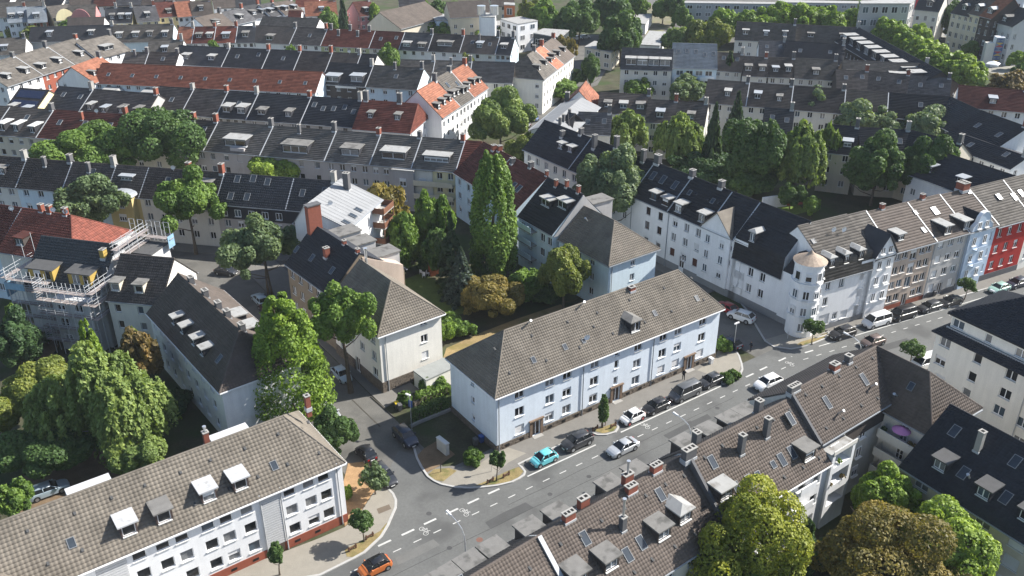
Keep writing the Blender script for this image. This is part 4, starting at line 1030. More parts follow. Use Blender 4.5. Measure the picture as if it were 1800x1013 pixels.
# lawns and yards
sheet('dry_lawn', px((775, 640), (785, 612), (850, 583), (910, 560), (985, 535), (1000, 548), (940, 580), (880, 600), (800, 640)), -.01, M_DRY)
sheet('lawn', px((690, 500), (740, 480), (790, 505), (820, 550), (780, 560), (720, 520)), -.012, M_LAWN)
sheet('lawn', px((1335, 352), (1385, 348), (1420, 372), (1380, 382), (1340, 365)), -.012, mat('bright_lawn', (.11,.17,.03), 1, .2, .6, fine=.2))
sheet('dirt_yard', px((30, 905), (200, 842), (260, 800), (130, 790), (20, 850)), -.012, M_DIRT)
sheet('yard', px((20, 610), (80, 640), (110, 600), (50, 560)), -.012, M_DIRT)
# far open places
sheet('far_ground', px((1090, 75), (1105, -14), (1850, -14), (1850, 60), (1600, 75)), -.022, M_ASPH2)
sheet('plaza', px((1640, 60), (1700, 55), (1830, 110), (1830, 150), (1740, 128), (1690, 90)), -.012, M_LIGHTG)
sheet('far_road', px((1630, 25), (1700, 20), (1760, 60), (1830, 95), (1830, 115), (1735, 75), (1640, 50)), -.008, M_ASPH2)
sheet('gravel_ground', px((1095, 60), (1120, 15), (1150, 8), (1200, 14), (1185, 45), (1150, 62)), -.012, mat('wasteland', (.165,.15,.10), 1, .3, .2, fine=.2, stain=((.13,.14,.05), .12, .5)))
sheet('far_road', px((1088, 68), (1100, 40), (1118, 12), (1130, 10), (1116, 44), (1104, 70)), -.008, M_LIGHTG)
sheet('far_street', px((925, 235), (985, 130), (1000, 60), (1060, 62), (1090, 80), (1050, 150), (1005, 165), (960, 240)), -.008, M_ASPH2)
# ---------------------------------------------------------------- the near houses
def fuv(A, B, off, pts, sc=1, ox=0, oy=0):
    """photo pixels on the facade that lies off metres in front of the line A-B -> (u, z)"""
    A, B = np.array(A)[:2], np.array(B)[:2]; d = (B-A)/np.hypot(*(B-A)); n = np.array([d[1], -d[0]]); P0 = A+n*off; out = []
    for x, y in pts:
        q = at(ox+x/sc, oy+y/sc, 0)-np.array([0, 0, CAM_H]); t = ((P0-0)@n)/(q[:2]@n); p = q*t+np.array([0, 0, CAM_H])
        out.append((float((p[:2]-A)@d), float(p[2])))
    return out
def snap(z, fl): return min(fl, key=lambda f: abs(f-z))
def line(a, b, hr, e0=0, e1=0):
    A, B = at(*a, hr)[:2], at(*b, hr)[:2]; d = (B-A)/np.hypot(*(B-A)); return A-d*e0, B+d*e1
def skys(h, pts, side='f', w=.75, hh=1.1, sc=1, ox=0, oy=0):
    for x, y in pts: u, r = h.roofpt(ox+x/sc, oy+y/sc, side); h.skylight(u, r, w, hh, side)
def chims(h, pts, sc=1, ox=0, oy=0, **k):
    for x, y in pts:
        u, r = h.roofpt(ox+x/sc, oy+y/sc, 'f'); h.chimney(u, r if r > .35 else 0, **k)
def dorms(hh_, pts, side='f', sc=1, ox=0, oy=0, **k):
    for x, y in pts:
        u, r = hh_.roofpt(ox+x/sc, oy+y/sc, side); hh_.dormer(u, hh_.dist(side)-r, side=side, **k)
def vents(h, n, seed, side='f', rows=(.25, .75)):
    g = random.Random(seed); d = h.dist(side)
    for r in rows:
        for i in range(n): h.vent(h.L*(i+.5+g.uniform(-.1, .1))/n, d*r+g.uniform(-.1, .1), side)

# ---- B2: long pale blue house in the middle
A, B = line((886,581.5), (1191.2,475.1), 13.5, 4.9, 3.9); z3 = (2.979, 780, 460); fl = (2.05, 4.75, 7.45)
W1 = [(397,697),(397,790),(397,885),(556,627),(556,717),(553,808),(648,588),(645,678),(643,768),(793,523),(788,620),(783,707),(1020,437),(1012,527),(1005,612),(1152,383),(1145,473),(1137,560),(1230,352),(1224,440),(1213,525),(1358,305),(1350,395),(1340,475)]
fw = []
for (x, y), (u, z) in zip(W1, fuv(A, B, 5.35, W1, *z3)):
    f = snap(z, fl); sh = (x, y) in ((397,885),(643,768),(1005,612),(1137,560),(1213,525),(1340,475)) and rnd.random() < .9
    fw.append((u, f-.68, 1.42, 1.36, 's' if (x, y) in ((397,885),(1213,525),(1340,475),(1137,560)) else 2))
for u in (19.5,): fw += [(u, 2.75, .75, 1.25, 1), (u, 5.35, .75, 1.25, 1), (u, 7.3, .8, .5, 1)]
fw += [(6.15, .05, 1.25, 2.1, 'd'), (19.7, .05, 1.25, 2.1, 'd'), (33.5, .05, 1.25, 2.1, 'd')]
B2 = House('long pale blue apartment house with tan hip roof and rubble stone plinth along the road', A, B, hr=13.5, he=8.75, df=5.35, db=5.35, roof='tan', wall='blue', lod=0,
           hip0=4.9, hip1=3.9, g0='hip', g1='hip', front=fw, back=[], end0=[(5.4, z, .75, 1.0, 1) for z in (1.7, 4.4, 7.1)], end1=[], plinth=(.95, 'stone'), name='apartment_house', cat='apartment house', tw=.34, dw=.36, ov=.42)
skys(B2, [(470,517), (636,450), (1104,272), (1322,193)], sc=2.979, ox=780, oy=460, w=.5, hh=.75)
dorms(B2, [(1003,372)], sc=2.979, ox=780, oy=460, w=1.75, h=1.75, typ='hip', rm=M_FLAT, wm=WALL['slate'], k=2)
chims(B2, [(985,150)], sc=2.979, ox=780, oy=460, sx=.9, sy=.7, top=.5, pots=1)
u, r = B2.roofpt(780+748/2.979, 460+412/2.979); B2.dish(u, r, h=.5); B2.skylight(u-.5, r, .45, .55)
for x, y in ((432,315), (690,205)): u, r = B2.roofpt(780+x/2.979, 460+y/2.979); B2.vent(u, max(r, .1), big=True)
vents(B2, 7, 3); vents(B2, 1, 4, rows=(.5,))
for u in (.35, 13.7, 26.1): B2.downpipe(u)
for u in (6.15, 19.7, 33.5):      # stone door surrounds with a flat canopy
    b = MB(); b.box(u-1.05, -5.35-.16, 0, u-.64, -5.41, 2.45); b.box(u+.64, -5.35-.16, 0, u+1.05, -5.41, 2.45); b.box(u-1.15, -5.35-.3, 2.45, u+1.15, -5.36, 2.62); b.build('door_surround', mat('surround_stone', (.17,.12,.085), .9, .2, 2), B2.root)
    b = MB(); b.box(u-.75, -5.35-.75, 0, u+.75, -5.42, .14); b.build('doorstep', M_CONC, B2.root)
b = MB()
for k in range(17):
    u = 1.6+k*2.25
    if all(abs(u-q) > 1.5 for q in (6.15, 19.7, 33.5)): b.box(u-.3, -5.35-.15, .32, u+.3, -5.40, .72)
b.build('cellar_window', M_BLACK, B2.root)
b = MB(); b.box(18.95, -5.35-.05, 2.9, 20.25, -5.352, 7.9); 
# ---- B1: white house at the bottom left
A, B = line((0,917.7), (497.8,731.7), 12.8, 10, 3.7); u0 = 10.0; z1 = (2.903, 0, 730); fl = (2.3, 4.9, 7.45)
W1 = [(708,705),(828,655),(925,612),(1058,552),(1150,513),(1257,470),(1475,378),(1573,335),(1650,303),(735,800),(857,752),(955,712),(1083,655),(1172,613),(1280,568),(1490,473),(1588,432),(1667,397),(985,805),(1107,755),(1197,710),(1300,665),(1507,570),(1603,525),(1680,490)]
fw = [(u, snap(z, fl)-.65, 1.32, 1.30, 1) for u, z in fuv(A, B, 5.7, W1, *z1)]
fw += [(u0+x, z, 1.32, 1.30, 1) for x in (-7, -4.5, -2, 1.0) for z in (1.7, 4.35, 6.95)]
B1 = House('white apartment house with red brick plinth and four dormers on its tan roof', A, B, hr=12.8, he=8.55, df=5.7, db=5.7, roof='tan', wall='white', lod=0, hip1=3.7, g0='gable', g1='hip',
           front=fw, back=[], end1=[(3, 2.0, 1, 1.2, 1), (8, 4.6, 1, 1.2, 1)], end0=[], plinth=(1.15, 'brick'), name='apartment_house', cat='apartment house', tw=.42, dw=.42, ov=.34)
TIN = mat('white_tin', (.43,.435,.44), .6, .1, 1.2, stain=((.30,.30,.29), 1.5, .55))
for x, y in ((665,615), (845,550), (1075,445), (1237,385)):
    u, r = B1.roofpt(x/2.903, 730+y/2.903); B1.dormer(u, 5.7-r, w=1.6, h=1.5, rm=M_FLAT if x == 845 else TIN, wm=mat('dormer_boards', (.10,.075,.07), .8, .15, 2), k=1, over=.2, tilt=.0)
skys(B1, [(365,655), (1397,257)], sc=2.903, oy=730, w=.6, hh=.95); vents(B1, 12, 5)
for x, y in ((1043,110),): u, r = B1.roofpt(x/2.903, 730+y/2.903); B1.chimney(u, .9, .55, .55, 1.6, side='b', pots=1, flue=.5)
B1.chimney(u+11.5, .9, .55, .55, 1.5, side='b', pots=1)
for ua, ub in ((u0+22.3, u0+24.3), (u0+5.9, u0+8.7)):   # ribbed stair panels
    b = MB(); k = 22
    for i in range(k):
        z0 = 1.25+(8.2-1.25)*i/k; z1_ = z0+(8.2-1.25)/k*.72; b.box(ua, -5.7-.10, z0, ub, -5.7-.004, z1_)
    b.box(ua, -5.7-.05, 1.2, ub, -5.7-.002, 8.22); b.build('stair_panel', WALL['greywhite'], B1.root)
    b = MB(); b.box(ua+.2, -5.7-.13, .0, ub-.2, -5.7-.062, 1.2); b.build('door_recess', M_DOOR, B1.root)
b = MB()
for k in range(16):
    u = 2.0+k*2.4
    if not (u0+22 < u < u0+24.6 or u0+5.6 < u < u0+9): b.box(u-.32, -5.7-.085, .42, u+.32, -5.70, .72)
b.build('cellar_window', M_BLACK, B1.root)
for u in (.6, u0+22.2, u0+24.45, u0+31): B1.downpipe(u, m=M_LEAD)
# white rear bays (roof lights) of B1
for x, y in ((1200,82), (470,365)):
    p = at(x/2.903, 730+y/2.903, 10.5); u, v = B1.loc(p); b = MB(); b.box(u-2.2, 5.0, 6.6, u+2.2, 6.9, 8.9); b.build('rear_bay', WALL['greywhite'], B1.root)
# corner roof bottom left
A, B = line((-75,985), (22,1068), 11.2); C1x = House('low tan tiled roof of the annex joining the white house at the picture corner', A, B+(B-A), hr=11.2, he=8, df=5, db=5, roof='tan', wall='white', lod=0, g0='gable', g1='gable', front=[], back=[], name='annex', cat='annex', tw=.46, dw=.46)

# ---- B3 cream house with stone plinth, brown house, white house with the grey metal roof
hr3 = 14.1; A, B = line((631.9,456), (687.4,494.4), hr3, 0, 4.6)
B3 = House('cream hip roofed house with stone plinth and flat garage at the side street', A, B, hr=hr3, he=9.7, df=5.0, db=5.0, roof='tan', wall='cream', lod=0, g0='party', g1='hip', hip1=4.6, ov=.45,
           front=[(2.2, z, 1.2, 1.4, 2) for z in (1.9, 4.6, 7.3)]+[(5.4, z, 1.2, 1.4, 2) for z in (4.6, 7.3)]+[(8.4, z, 1.2, 1.4, 2) for z in (4.6, 7.3)]+[(11.7, z, 1.3, 1.4, 2) for z in (1.9, 4.6, 7.3)]+[(6.6, .1, 1.3, 2.4, 'd')],
           back=[], end1=[(7.1, z-.62, 1.1, 1.22, 's' if z < 4 else 2) for z in (3.6, 6.3, 9.0)], plinth=(1.75, 'stone'), name='apartment_house', cat='apartment house', tw=.36, dw=.38, flash=False)
B3.downpipe(.9, '1'); u, r = B3.roofpt(477, 403); 
b = MB(); b.tube((.9, .6, hr3-.6), (.9, .6, hr3+1.7), .2, n=8); b.tube((.9, .6, hr3+1.7), (.9, .6, hr3+1.95), .32, n=8); b.build('flue_pipe', M_STEEL, B3.root)
vents(B3, 2, 9, rows=(.6,))
A2, B2_ = line((550.9,395.2), (631.9,445.8), 14.6)
BB = House('brown rendered house with black tiled roof between cream house and tall white house', A2, B2_, hr=14.6, he=9.8, df=5.2, db=7.5, roof='navy', wall='brown', lod=0, g0='party', g1='gable', ovg=.02,
           front=[(u, z, 1.25, 1.35, 2) for u in (1.6, 4.2, 7.2, 9.8, 12.4) for z in (1.9, 4.7, 7.5)], back=[], end1=[], name='terraced_house', flash=False, tw=.36, dw=.4)
BB.wall.data.materials[0] = WALL['brown']
s1 = (2.469, 480, 300)
skys(BB, [(105,343), (172,380), (257,435)], sc=2.469, ox=480, oy=300, w=.8, hh=1.1)
chims(BB, [(232,375)], sc=2.469, ox=480, oy=300, sx=.75, sy=.8, top=1.5); chims(BB, [(360,365), (305,325)], sc=2.469, ox=480, oy=300, sx=.55, sy=.5, top=.6, pots=1)
b = MB(); b.box(.2, -1.3, 10, 1.3, .9, 18.2); b.build('chimney', M_BRICK, BB.root)
b = MB(); b.box(.1, -1.4, 18.2, 1.4, 1.0, 18.4); b.build('chimney_cap', M_BRICKD, BB.root)
for (u, y0, y1, z) in ((2.6, 1.6, 6.0, 13.3), (6.2, 1.9, 6.4, 12.7), (10.4, 3.0, 8, 11.9)): 
    b = MB(); b.box(u-1.5, y0, z-3.5, u+1.5, y1, z); d_ = b.build('rear_dormer', WALL['grey'], BB.root); b = MB(); b.box(u-1.7, y0-.2, z, u+1.7, y1+.2, z+.18); b.build('dormer_roof', M_FLAT, d_)
b = MB(); b.hexa([(11.2, .3, 0), (14.05, .3, 0), (14.05, 7.2, 0), (11.2, 7.2, 0)], [(11.2, .3, 13.9), (14.05, .3, 13.9), (14.05, 7.2, 10.6), (11.2, 7.2, 10.6)]); b.build('rear_wing', WALL['taupe'], BB.root)
# white tall corner house
A, B = at(534,362,15.6)[:2], at(592,319,15.6)[:2]; dd = (B-A)/np.hypot(*(B-A)); nn = np.array([dd[1], -dd[0]])
dW = float((at(611,405,12.6)[:2]-A)@nn)
WH = House('white corner house with pale grey metal roof and timber balconies facing the gardens', A, A+dd*13.0, hr=15.6, he=12.7, df=dW-.3, db=2.0, roof='ltgrey', wall='white', lod=1, g0='gable', g1='gable', ovg=.2, ov=.3, notile=True,
           front=[(3.0, z, .9, 1.5, 1) for z in (1.5, 4.5, 7.4, 10.2)]+[(7.4, z, .6, 1.7, 1) for z in (2, 6, 9.8)], back=[], end0=[], end1=[], name='apartment_house', cat='apartment house', flash=False)
skys(WH, [(345,197), (318,226), (372,172)], sc=2.469, ox=480, oy=300, w=.8, hh=1.3)
u, r = WH.roofpt(480+250/2.469, 300+150/2.469); WH.dish(u, r, h=.5); u, r = WH.roofpt(480+320/2.469, 300+80/2.469); WH.chimney(u, r, .9, 1.0, 2.9, m=M_BRICKD, pots=2)
b = MB()
for k in range(14):
    t = k/13; u = .1+12.8*t; b.hexa([(u-.02, -(dW-.1), 12.72), (u+.02, -(dW-.1), 12.72), (u+.02, -.05, 15.6), (u-.02, -.05, 15.6)], [(u-.02, -(dW-.1), 12.74), (u+.02, -(dW-.1), 12.74), (u+.02, -.05, 15.615), (u-.02, -.05, 15.615)])
b.build('standing_seam', ROOF['ltgrey'], WH.roof, kind='stuff')
for z in (3.2, 6.1, 9.0, 11.6):
    b = MB(); b.box(9.0, -(dW+1.9), z-.18, 13.2, -(dW-.28), z); bal = b.build('balcony', M_CONC, WH.root)
    b = MB(); b.box(9.0, -(dW+1.9), z, 13.2, -(dW+1.82), z+1.0); b.box(9.0, -(dW+1.9), z, 9.08, -(dW-.28), z+1.0); b.box(13.12, -(dW+1.9), z, 13.2, -(dW-.28), z+1.0); b.build('railing', M_WOOD, bal)
b = MB()
for u in (9.1, 13.1): b.box(u-.07, -(dW+1.85), 0, u+.07, -(dW+1.71), 12.8)
b.build('balcony_post', M_WOOD, WH.root)

# ---- B4 pale blue grey house with tan hip behind the blue one, its neighbours
A, B = line((1026.4,362.8), (1080,388), 13.2, 0, 4.9)
B4 = House('pale grey blue house with dark side and tan hip end behind the long blue house', A, B, hr=13.2, he=8.9, df=5.2, db=5.2, roof='tan', wall='ltblue', lod=0, g0='party', g1='hip', hip1=4.9, ov=.42,
           front=[(u, z, 1.1, 1.3, 2) for u in (2, 5.2, 8.5) for z in (1.6, 4.3, 7.0)], back=[], end1=[(5.2, z, 1.0, 1.25, 2) for z in (1.6, 4.3, 7.0)], name='apartment_house', cat='apartment house', flash=False, tw=.36, dw=.38)
B4.downpipe(.6, '1'); B4.vent(3, 1.6, big=True)
A, B = line((962.6,312.4), (1024.7,342.6), 15.2)
B4b = House('dark roofed house with grey gable wall and balconies beside the pale blue house', A, B, hr=15.2, he=9.6, df=6.2, db=5.6, roof='navy', wall='ltblue', lod=1, g0='party', g1='gable', ovg=.05, ov=.3,
            front=[(u, z, 1.3, 1.5, 2) for u in (1.4, 3.6, 7.2, 9.2) for z in (1.6, 4.4, 7.1)], back=[], end1=[], name='terraced_house', flash=False)
q4 = (2.98, 820, 200)
dorms(B4b, [(410,490), (500,500)], sc=2.98, ox=820, oy=200, w=2.6, h=1.5, rm=M_FLATL, k=2); chims(B4b, [(472,380), (560,375), (600,410)], sc=2.98, ox=820, oy=200, sx=.55, sy=.55, top=1.2, pots=1)
for z in (3.2, 5.9, 8.4):
    b = MB(); b.box(.6, -7.6, z-.2, 5.6, -6.21, z); bl = b.build('balcony', M_CONC, B4b.root); b = MB(); b.box(.6, -7.6, z, 5.6, -7.5, z+.95); b.build('railing', WALL['ltblue'], bl)
b = MB(); b.box(6.6, 2.6, 9, 9.6, 7.0, 12.7); rr = b.build('rear_dormer', WALL['grey'], B4b.root); b = MB(); b.box(6.4, 2.4, 12.7, 9.8, 7.2, 12.85); b.build('dormer_roof', M_FLAT, rr)
b = MB(); b.hexa([(9.96, -6.1, 9.0), (10.22, -6.1, 9.0), (10.22, 5.5, 9.0), (9.96, 5.5, 9.0)], [(9.96, -.1, 15.1), (10.22, -.1, 15.1), (10.22, .1, 15.1), (9.96, .1, 15.1)]); b.build('gable_wall', WALL['grey'], B4b.root)
R2 = row((850,250), (962.6,309.5), 14.4, 9.5, 6.6, 5.5, [
    (900, 'dark red tiled terrace house with light rooflights just behind the tall poplar', dict(roof='dkred', wall='ltblue')),
    (962, 'dark red tiled house between the poplar and the dark roof with balconies', dict(roof='dkred', wall='ltblue'))], cols=3)
skys(R2[1], [(245,380), (275,395)], sc=2.98, ox=820, oy=200, w=.9, hh=1.5); chims(R2[0], [(145,190), (192,190)], sc=2.98, ox=820, oy=200, top=1.0); chims(R2[1], [(243,260), (340,280)], sc=2.98, ox=820, oy=200, top=1.0, m=M_BRICKD); chims(R2[1], [(415,330)], sc=2.98, ox=820, oy=200, top=.9, sx=.5, sy=.5, pots=1)

# ---- B5: white terrace with black roofs along the side street, up to the turret house
hr5 = 15.8; he5 = 10.9; dF = 5.3
A, Bx = line((957.6,211.7), (1337,356), hr5)
s7 = (2.98, 1040, 260)
def wb5(pts, kind=2, w=1.1, h=1.45, fl=(3.4, 6.25, 9.0), map_=None):
    out = []
    for (x, y), (u, z) in zip(pts, fuv(A, Bx, dF, pts, *s7)): out.append([u, snap(z, fl)-h/2, w, h, (map_ or {}).get((x, y), kind)])
    return out
ridgex = [(957.6,211.7), (1040,243), (1088.5,261.5), (1152,285.6), (1217.6,310.7), (1288,337.3), (1337,356)]
us = [float((at(x, y, hr5)[:2]-A)@((Bx-A)/np.hypot(*(Bx-A)))) for x, y in ridgex]
dB = (Bx-A)/np.hypot(*(Bx-A))
def b5(i, label, wl, **k):
    for q in wl: q[0] -= us[i]
    return House(label, A+dB*us[i], A+dB*us[i+1], hr=k.pop('hr', hr5), he=k.pop('he', he5), df=dF, db=6, g0='gable' if i == 0 else 'party', roof=k.pop('roof', 'navy'), wall=k.pop('wall', 'white'), lod=1, front=[tuple(q) for q in wl], back=[], end0=[], end1=[], plinth=(1.4, 'grey'), **k)
def auto(i, n): return [[us[i]+g[0], g[1], g[2], g[3], g[4]] for g in grid(us[i+1]-us[i], n, (2.7, 5.5, 8.3), h=1.45)]
Ha = b5(0, 'black roofed beige house at the far upper end of the white side street terrace', auto(0, 5), wall='pale')
Hb = b5(1, 'narrow black roofed house half hidden by the silvery tree, with a tall grey chimney', auto(1, 3), wall='pale')
Hc = b5(2, 'black roofed white house whose front is mostly behind the silvery tree', auto(2, 3), wall='white')
Hd_ = b5(3, 'white house with dark brown framed windows and two grey roofed dormers', wb5([(297,337),(290,412),(284,485),(360,367),(353,440),(347,520)]), fm=M_BROWNF)
He = b5(4, 'white house with brown roller shutters, canopied door and two pale roofed dormers', wb5([(437,397),(428,470),(421,549),(492,465),(484,540),(558,452),(549,530),(538,608),(500,400)], map_={(421,549): 'b', (538,608): 'b', (549,530): 's'})+[[wb5([(470,600)])[0][0], 1.2, 1.1, 2.2, 'd']])
Hf = b5(5, 'white gabled house with triangular pediment at the bend of the side street', wb5([(648,463),(632,545),(622,630),(724,503),(712,583),(698,667),(802,538),(787,645),(774,728)])+[[wb5([(760,800)])[0][0], .9, 1.0, 2.1, 'd']])
dorms(Ha, [(490,188), (540,205)], sc=2.98, ox=820, oy=200, w=1.6, h=1.3, rm=M_FLATL)
chims(Hb, [(668,180)], sc=2.98, ox=820, oy=200, m=M_BRICKD, sx=.7, sy=.9, top=2.6); chims(Ha, [(505,120), (610,105)], sc=2.98, ox=820, oy=200, m=M_BRICKD, top=1.2)
chims(Hc, [(835,165), (925,250)], sc=2.98, ox=820, oy=200, m=M_BRICKD, top=2.2, sx=.8, sy=.8)
chims(Hd_, [(1018,255)], sc=2.98, ox=820, oy=200, m=M_BRICKD, sx=1.2, sy=.9, top=1.6); chims(He, [(1185,328), (1340,385)], sc=2.98, ox=820, oy=200, m=M_BRICKD, sx=.9, sy=.9, top=1.2)
dorms(Hd_, [(322,275), (385,305)], sc=2.98, ox=1040, oy=260, w=1.7, h=1.5, rm=M_FLATL, fm=M_BROWNF); dorms(He, [(452,342), (572,395)], sc=2.98, ox=1040, oy=260, w=1.75, h=1.75, rm=M_FLATL)
skys(Hd_, [(322,148), (375,168), (435,198)], sc=2.98, ox=1040, oy=260, w=.9, hh=1.6); skys(He, [(517,235), (635,280)], sc=2.98, ox=1040, oy=260, w=.6, hh=.9)
vents(He, 4, 2, rows=(.4,))
for h in (Hc, Hd_, He): h.downpipe(.15)
# gable pediment of Hf
gu = 3.0+(us[6]-us[5]-6.2)*1.0; gl = 6.0; L_ = Hf.L; g0u, g1u = L_-6.9, L_-.6
b = MB(); zt = 14.1; yf = -dF-.35; mid = (g0u+g1u)/2
b.poly([(g0u, yf, 1.4), (g1u, yf, 1.4), (g1u, yf, 10.9), (mid, yf, zt), (g0u, yf, 10.9)]); b.poly([(g0u, yf, 1.4), (g0u, yf, 10.9), (g0u, -dF+.02, 10.9), (g0u, -dF+.02, 1.4)]); b.poly([(g1u, yf, 1.4), (g1u, -dF+.02, 1.4), (g1u, -dF+.02, 10.9), (g1u, yf, 10.9)])
gw = b.build('gable_wall', WALL['white'], Hf.root)
b = MB(); yb_ = -.8
b.hexa([(g0u-.3, yf-.3, 10.55), (mid, yf-.3, zt), (mid, yb_, zt), (g0u-.3, yb_, 10.55)], [(g0u-.3, yf-.3, 10.75), (mid, yf-.3, zt+.2), (mid, yb_, zt+.2), (g0u-.3, yb_, 10.75)])
b.hexa([(mid, yf-.3, zt), (g1u+.3, yf-.3, 10.55), (g1u+.3, yb_, 10.55), (mid, yb_, zt)], [(mid, yf-.3, zt+.2), (g1u+.3, yf-.3, 10.75), (g1u+.3, yb_, 10.75), (mid, yb_, zt+.2)]); b.build('gable_roof', ROOF['tan'], Hf.root)
b = MB(); b.box(g0u-.05, yf-.1, 10.5, g1u+.05, yf-.004, 10.7); b.box(g0u-.02, yf-.07, 7.75, g1u+.02, yf-.004, 7.87); b.build('cornice', WALL['white'], Hf.root)
for u in (g0u+1.6, g1u-1.6):
    for z in (2.9, 5.5, 8.3): put_window(Hf.root, (u, yf-.08, z), 0, .95, 1.4, 2, 1)

# ---- corner turret house and the terrace along the main road
hrE = 15.8
K0 = at(1406, 394, hrE)[:2]; K1 = at(1800, 304, hrE-.6)[:2]; dE = (K1-K0)/np.hypot(*(K1-K0)); nE = np.array([dE[1], -dE[0]]); dfE = 6.7; heE = 9.9
s8 = (3.6, 1300, 400)
def we(pts, w=1.0, h=1.5, fl=(3.6, 6.5, 9.2), kind=2, cut=0.0):
    return [[u-cut, snap(z, fl)-h/2, w, h, kind] for u, z in fuv(K0, K0+dE*10, dfE, pts, *s8)]
Pc = at(1394, 580.5)[:2]; uc = float((Pc-K0)@dE)
# part facing the side street
T0 = Bx; T1 = K0; 
tl = [(802,538),(787,645),(774,728),(886,663),(873,745)]
TA = House('black roofed street front of the corner turret house, mansard with one dormer', T0, T0+dB*(np.hypot(*(T1-T0))+.2), hr=hrE, he=8.7, df=dF, db=6, g0='party', g1='party', roof='navy', wall='white', lod=1, mans=(dF-.12, 11.2),
           front=[(u, z, 1.05, 1.5, 2) for u in (1.3, 3.9, 6.3) for z in (2.6, 5.5)], back=[], plinth=(1.4, 'grey'), name='corner_house', cat='corner house', flash=False)
TA.root['label'] = 'black roofed wing of the corner turret house facing the side street'
TA.dormer(3.2, .15, w=1.3, h=1.8, typ='hip', rm=M_FLATL)
uE0 = -.4
TB = House('white corner turret house wing on the main road with three small dormers', K0+dE*uE0, K0+dE*9.9, hr=15.5, he=9.3, df=dfE, db=5.5, g0='party', g1='party', roof='greybrown', wall='white', lod=1, mans=(dfE-.35, 11.6), mansb=None,
           front=[tuple(q) for q in we([(477,357),(457,462),(570,325),(550,425),(657,300),(637,395)], cut=uE0, fl=(5.2, 7.9))]+[tuple(q) for q in we([(610,510)], cut=uE0, fl=(2.1,), w=1.0, h=1.3)]+[(1.6, 1.0, 2.2, 1.9, 's'), (5.8, 1.2, 1.5, 1.4, 's')], back=[], plinth=(1.0, 'grey'), name='corner_house', cat='corner house', flash=False)
for u in (1.2, 4.2, 7.2): TB.dormer(u+.3, .18, w=1.25, h=1.75, typ='hip', rm=M_FLATL)
skys(TB, [(470,92)], sc=3.6, ox=1300, oy=400, w=.6, hh=.7)
for x in (590, 655): u, r = TB.roofpt(1300+x/3.6, 400+45/3.6); TB.dish(u, r, h=.9)
# turret
tc = K0+dE*(-2.2)+nE*(dfE-1.45); tr = 2.15
tu = thing('corner_turret', 'round white corner turret with copper cone roof at the street corner', 'turret', (*tc, 0))
b = MB(); n = 18
def ring(r, z): return [(r*math.cos(2*math.pi*i/n), r*math.sin(2*math.pi*i/n), z) for i in range(n)]
b.tube((0,0,0), (0,0,12.2), tr, n=n); b.build('wall', WALL['white'], tu)
b = MB()
for z, r in ((3.3, .14), (6.1, .14), (9.0, .22), (12.1, .28)): b.tube((0,0,z), (0,0,z+.28), tr+r, n=n)
b.build('cornice', WALL['white'], tu)
b = MB(); b.tube((0,0,12.4), (0,0,13.5), tr+.4, .5, n=n); b.tube((0,0,13.5), (0,0,14.0), .5, .05, n=n); cn = b.build('turret_roof', mat('copper', (.32,.25,.19), .7, .3, 2.5), tu)
for z in (1.2, 3.9, 6.7, 9.7):
    for a in (-150, -105, -60, -15):
        if z < 2 and a != -105: continue
        t = R(a); put_window(tu, ((tr+.08)*math.cos(t), (tr+.08)*math.sin(t), z), t+math.pi/2, .95, 1.4, 1 if z > 9 else 2, 1)
# cladding of the corner between both fronts
b = MB(); q0 = T0+dB*(np.hypot(*(T1-T0))+.2)+B5n*dF; q1 = K0+dE*uE0+nE*dfE
mid = (q0+q1)/2
tb = thing('corner_bay', 'smooth white ground floor corner joining both fronts under the turret', 'corner bay', (*mid, 0))
b = MB(); inner = K0+dE*1.0
ringp = [q0-mid, Pc-mid, q1-mid, inner-mid+nE*1.0]; ar = sum(ringp[i][0]*ringp[(i+1)%4][1]-ringp[(i+1)%4][0]*ringp[i][1] for i in range(4))
if ar < 0: ringp = ringp[::-1]
b.hexa([(*p, 0) for p in ringp], [(*p, 8.9) for p in ringp]); b.build('wall', WALL['white'], tb)
b = MB(); c_ = sum(ringp)/4; b.hexa([(*(c_+(p-c_)*1.02), 0) for p in ringp], [(*(c_+(p-c_)*1.02), 1.1) for p in ringp]); b.build('plinth', PLM['grey'], tb)
b = MB(); b.hexa([(*p, 8.9) for p in ringp], [(*(c_+(p-c_)*.35), 12.5) for p in ringp]); b.build('roof', ROOF['navy'], tb)
# terrace along the main road, right of the turret wing
def eh(ua, ub, label, wl, **k):
    for q in wl: q[0] -= ua
    return House(label, K0+dE*ua, K0+dE*ub, df=k.pop('df', dfE), db=5.5, g0='party', g1='party', lod=1, front=[tuple(q) for q in wl], back=[], **k)
E2 = eh(9.9, 14.1, 'white house with steep dark tiled street gable and white stucco bands', we([(787,268),(767,365),(740,465),(878,238),(855,335)], cut=0, fl=(3.7, 6.6, 9.2)), hr=15.3, he=10.6, roof='greybrown', wall='white', plinth=(1.2, 'grey'))
b = MB(); yf = -dfE-.3; L_ = 4.2
b.poly([(-.1, yf, 0), (L_+.1, yf, 0), (L_+.1, yf, 11.1), (L_/2, yf, 14.3), (-.1, yf, 11.1)])
b.poly([(-.1, yf, 0), (-.1, yf, 11.1), (-.1, -dfE+.01, 11.1), (-.1, -dfE+.01, 0)]); b.poly([(L_+.1, yf, 0), (L_+.1, -dfE+.01, 0), (L_+.1, -dfE+.01, 11.1), (L_+.1, yf, 11.1)]); b.build('gable_wall', WALL['white'], E2.root)
b = MB()
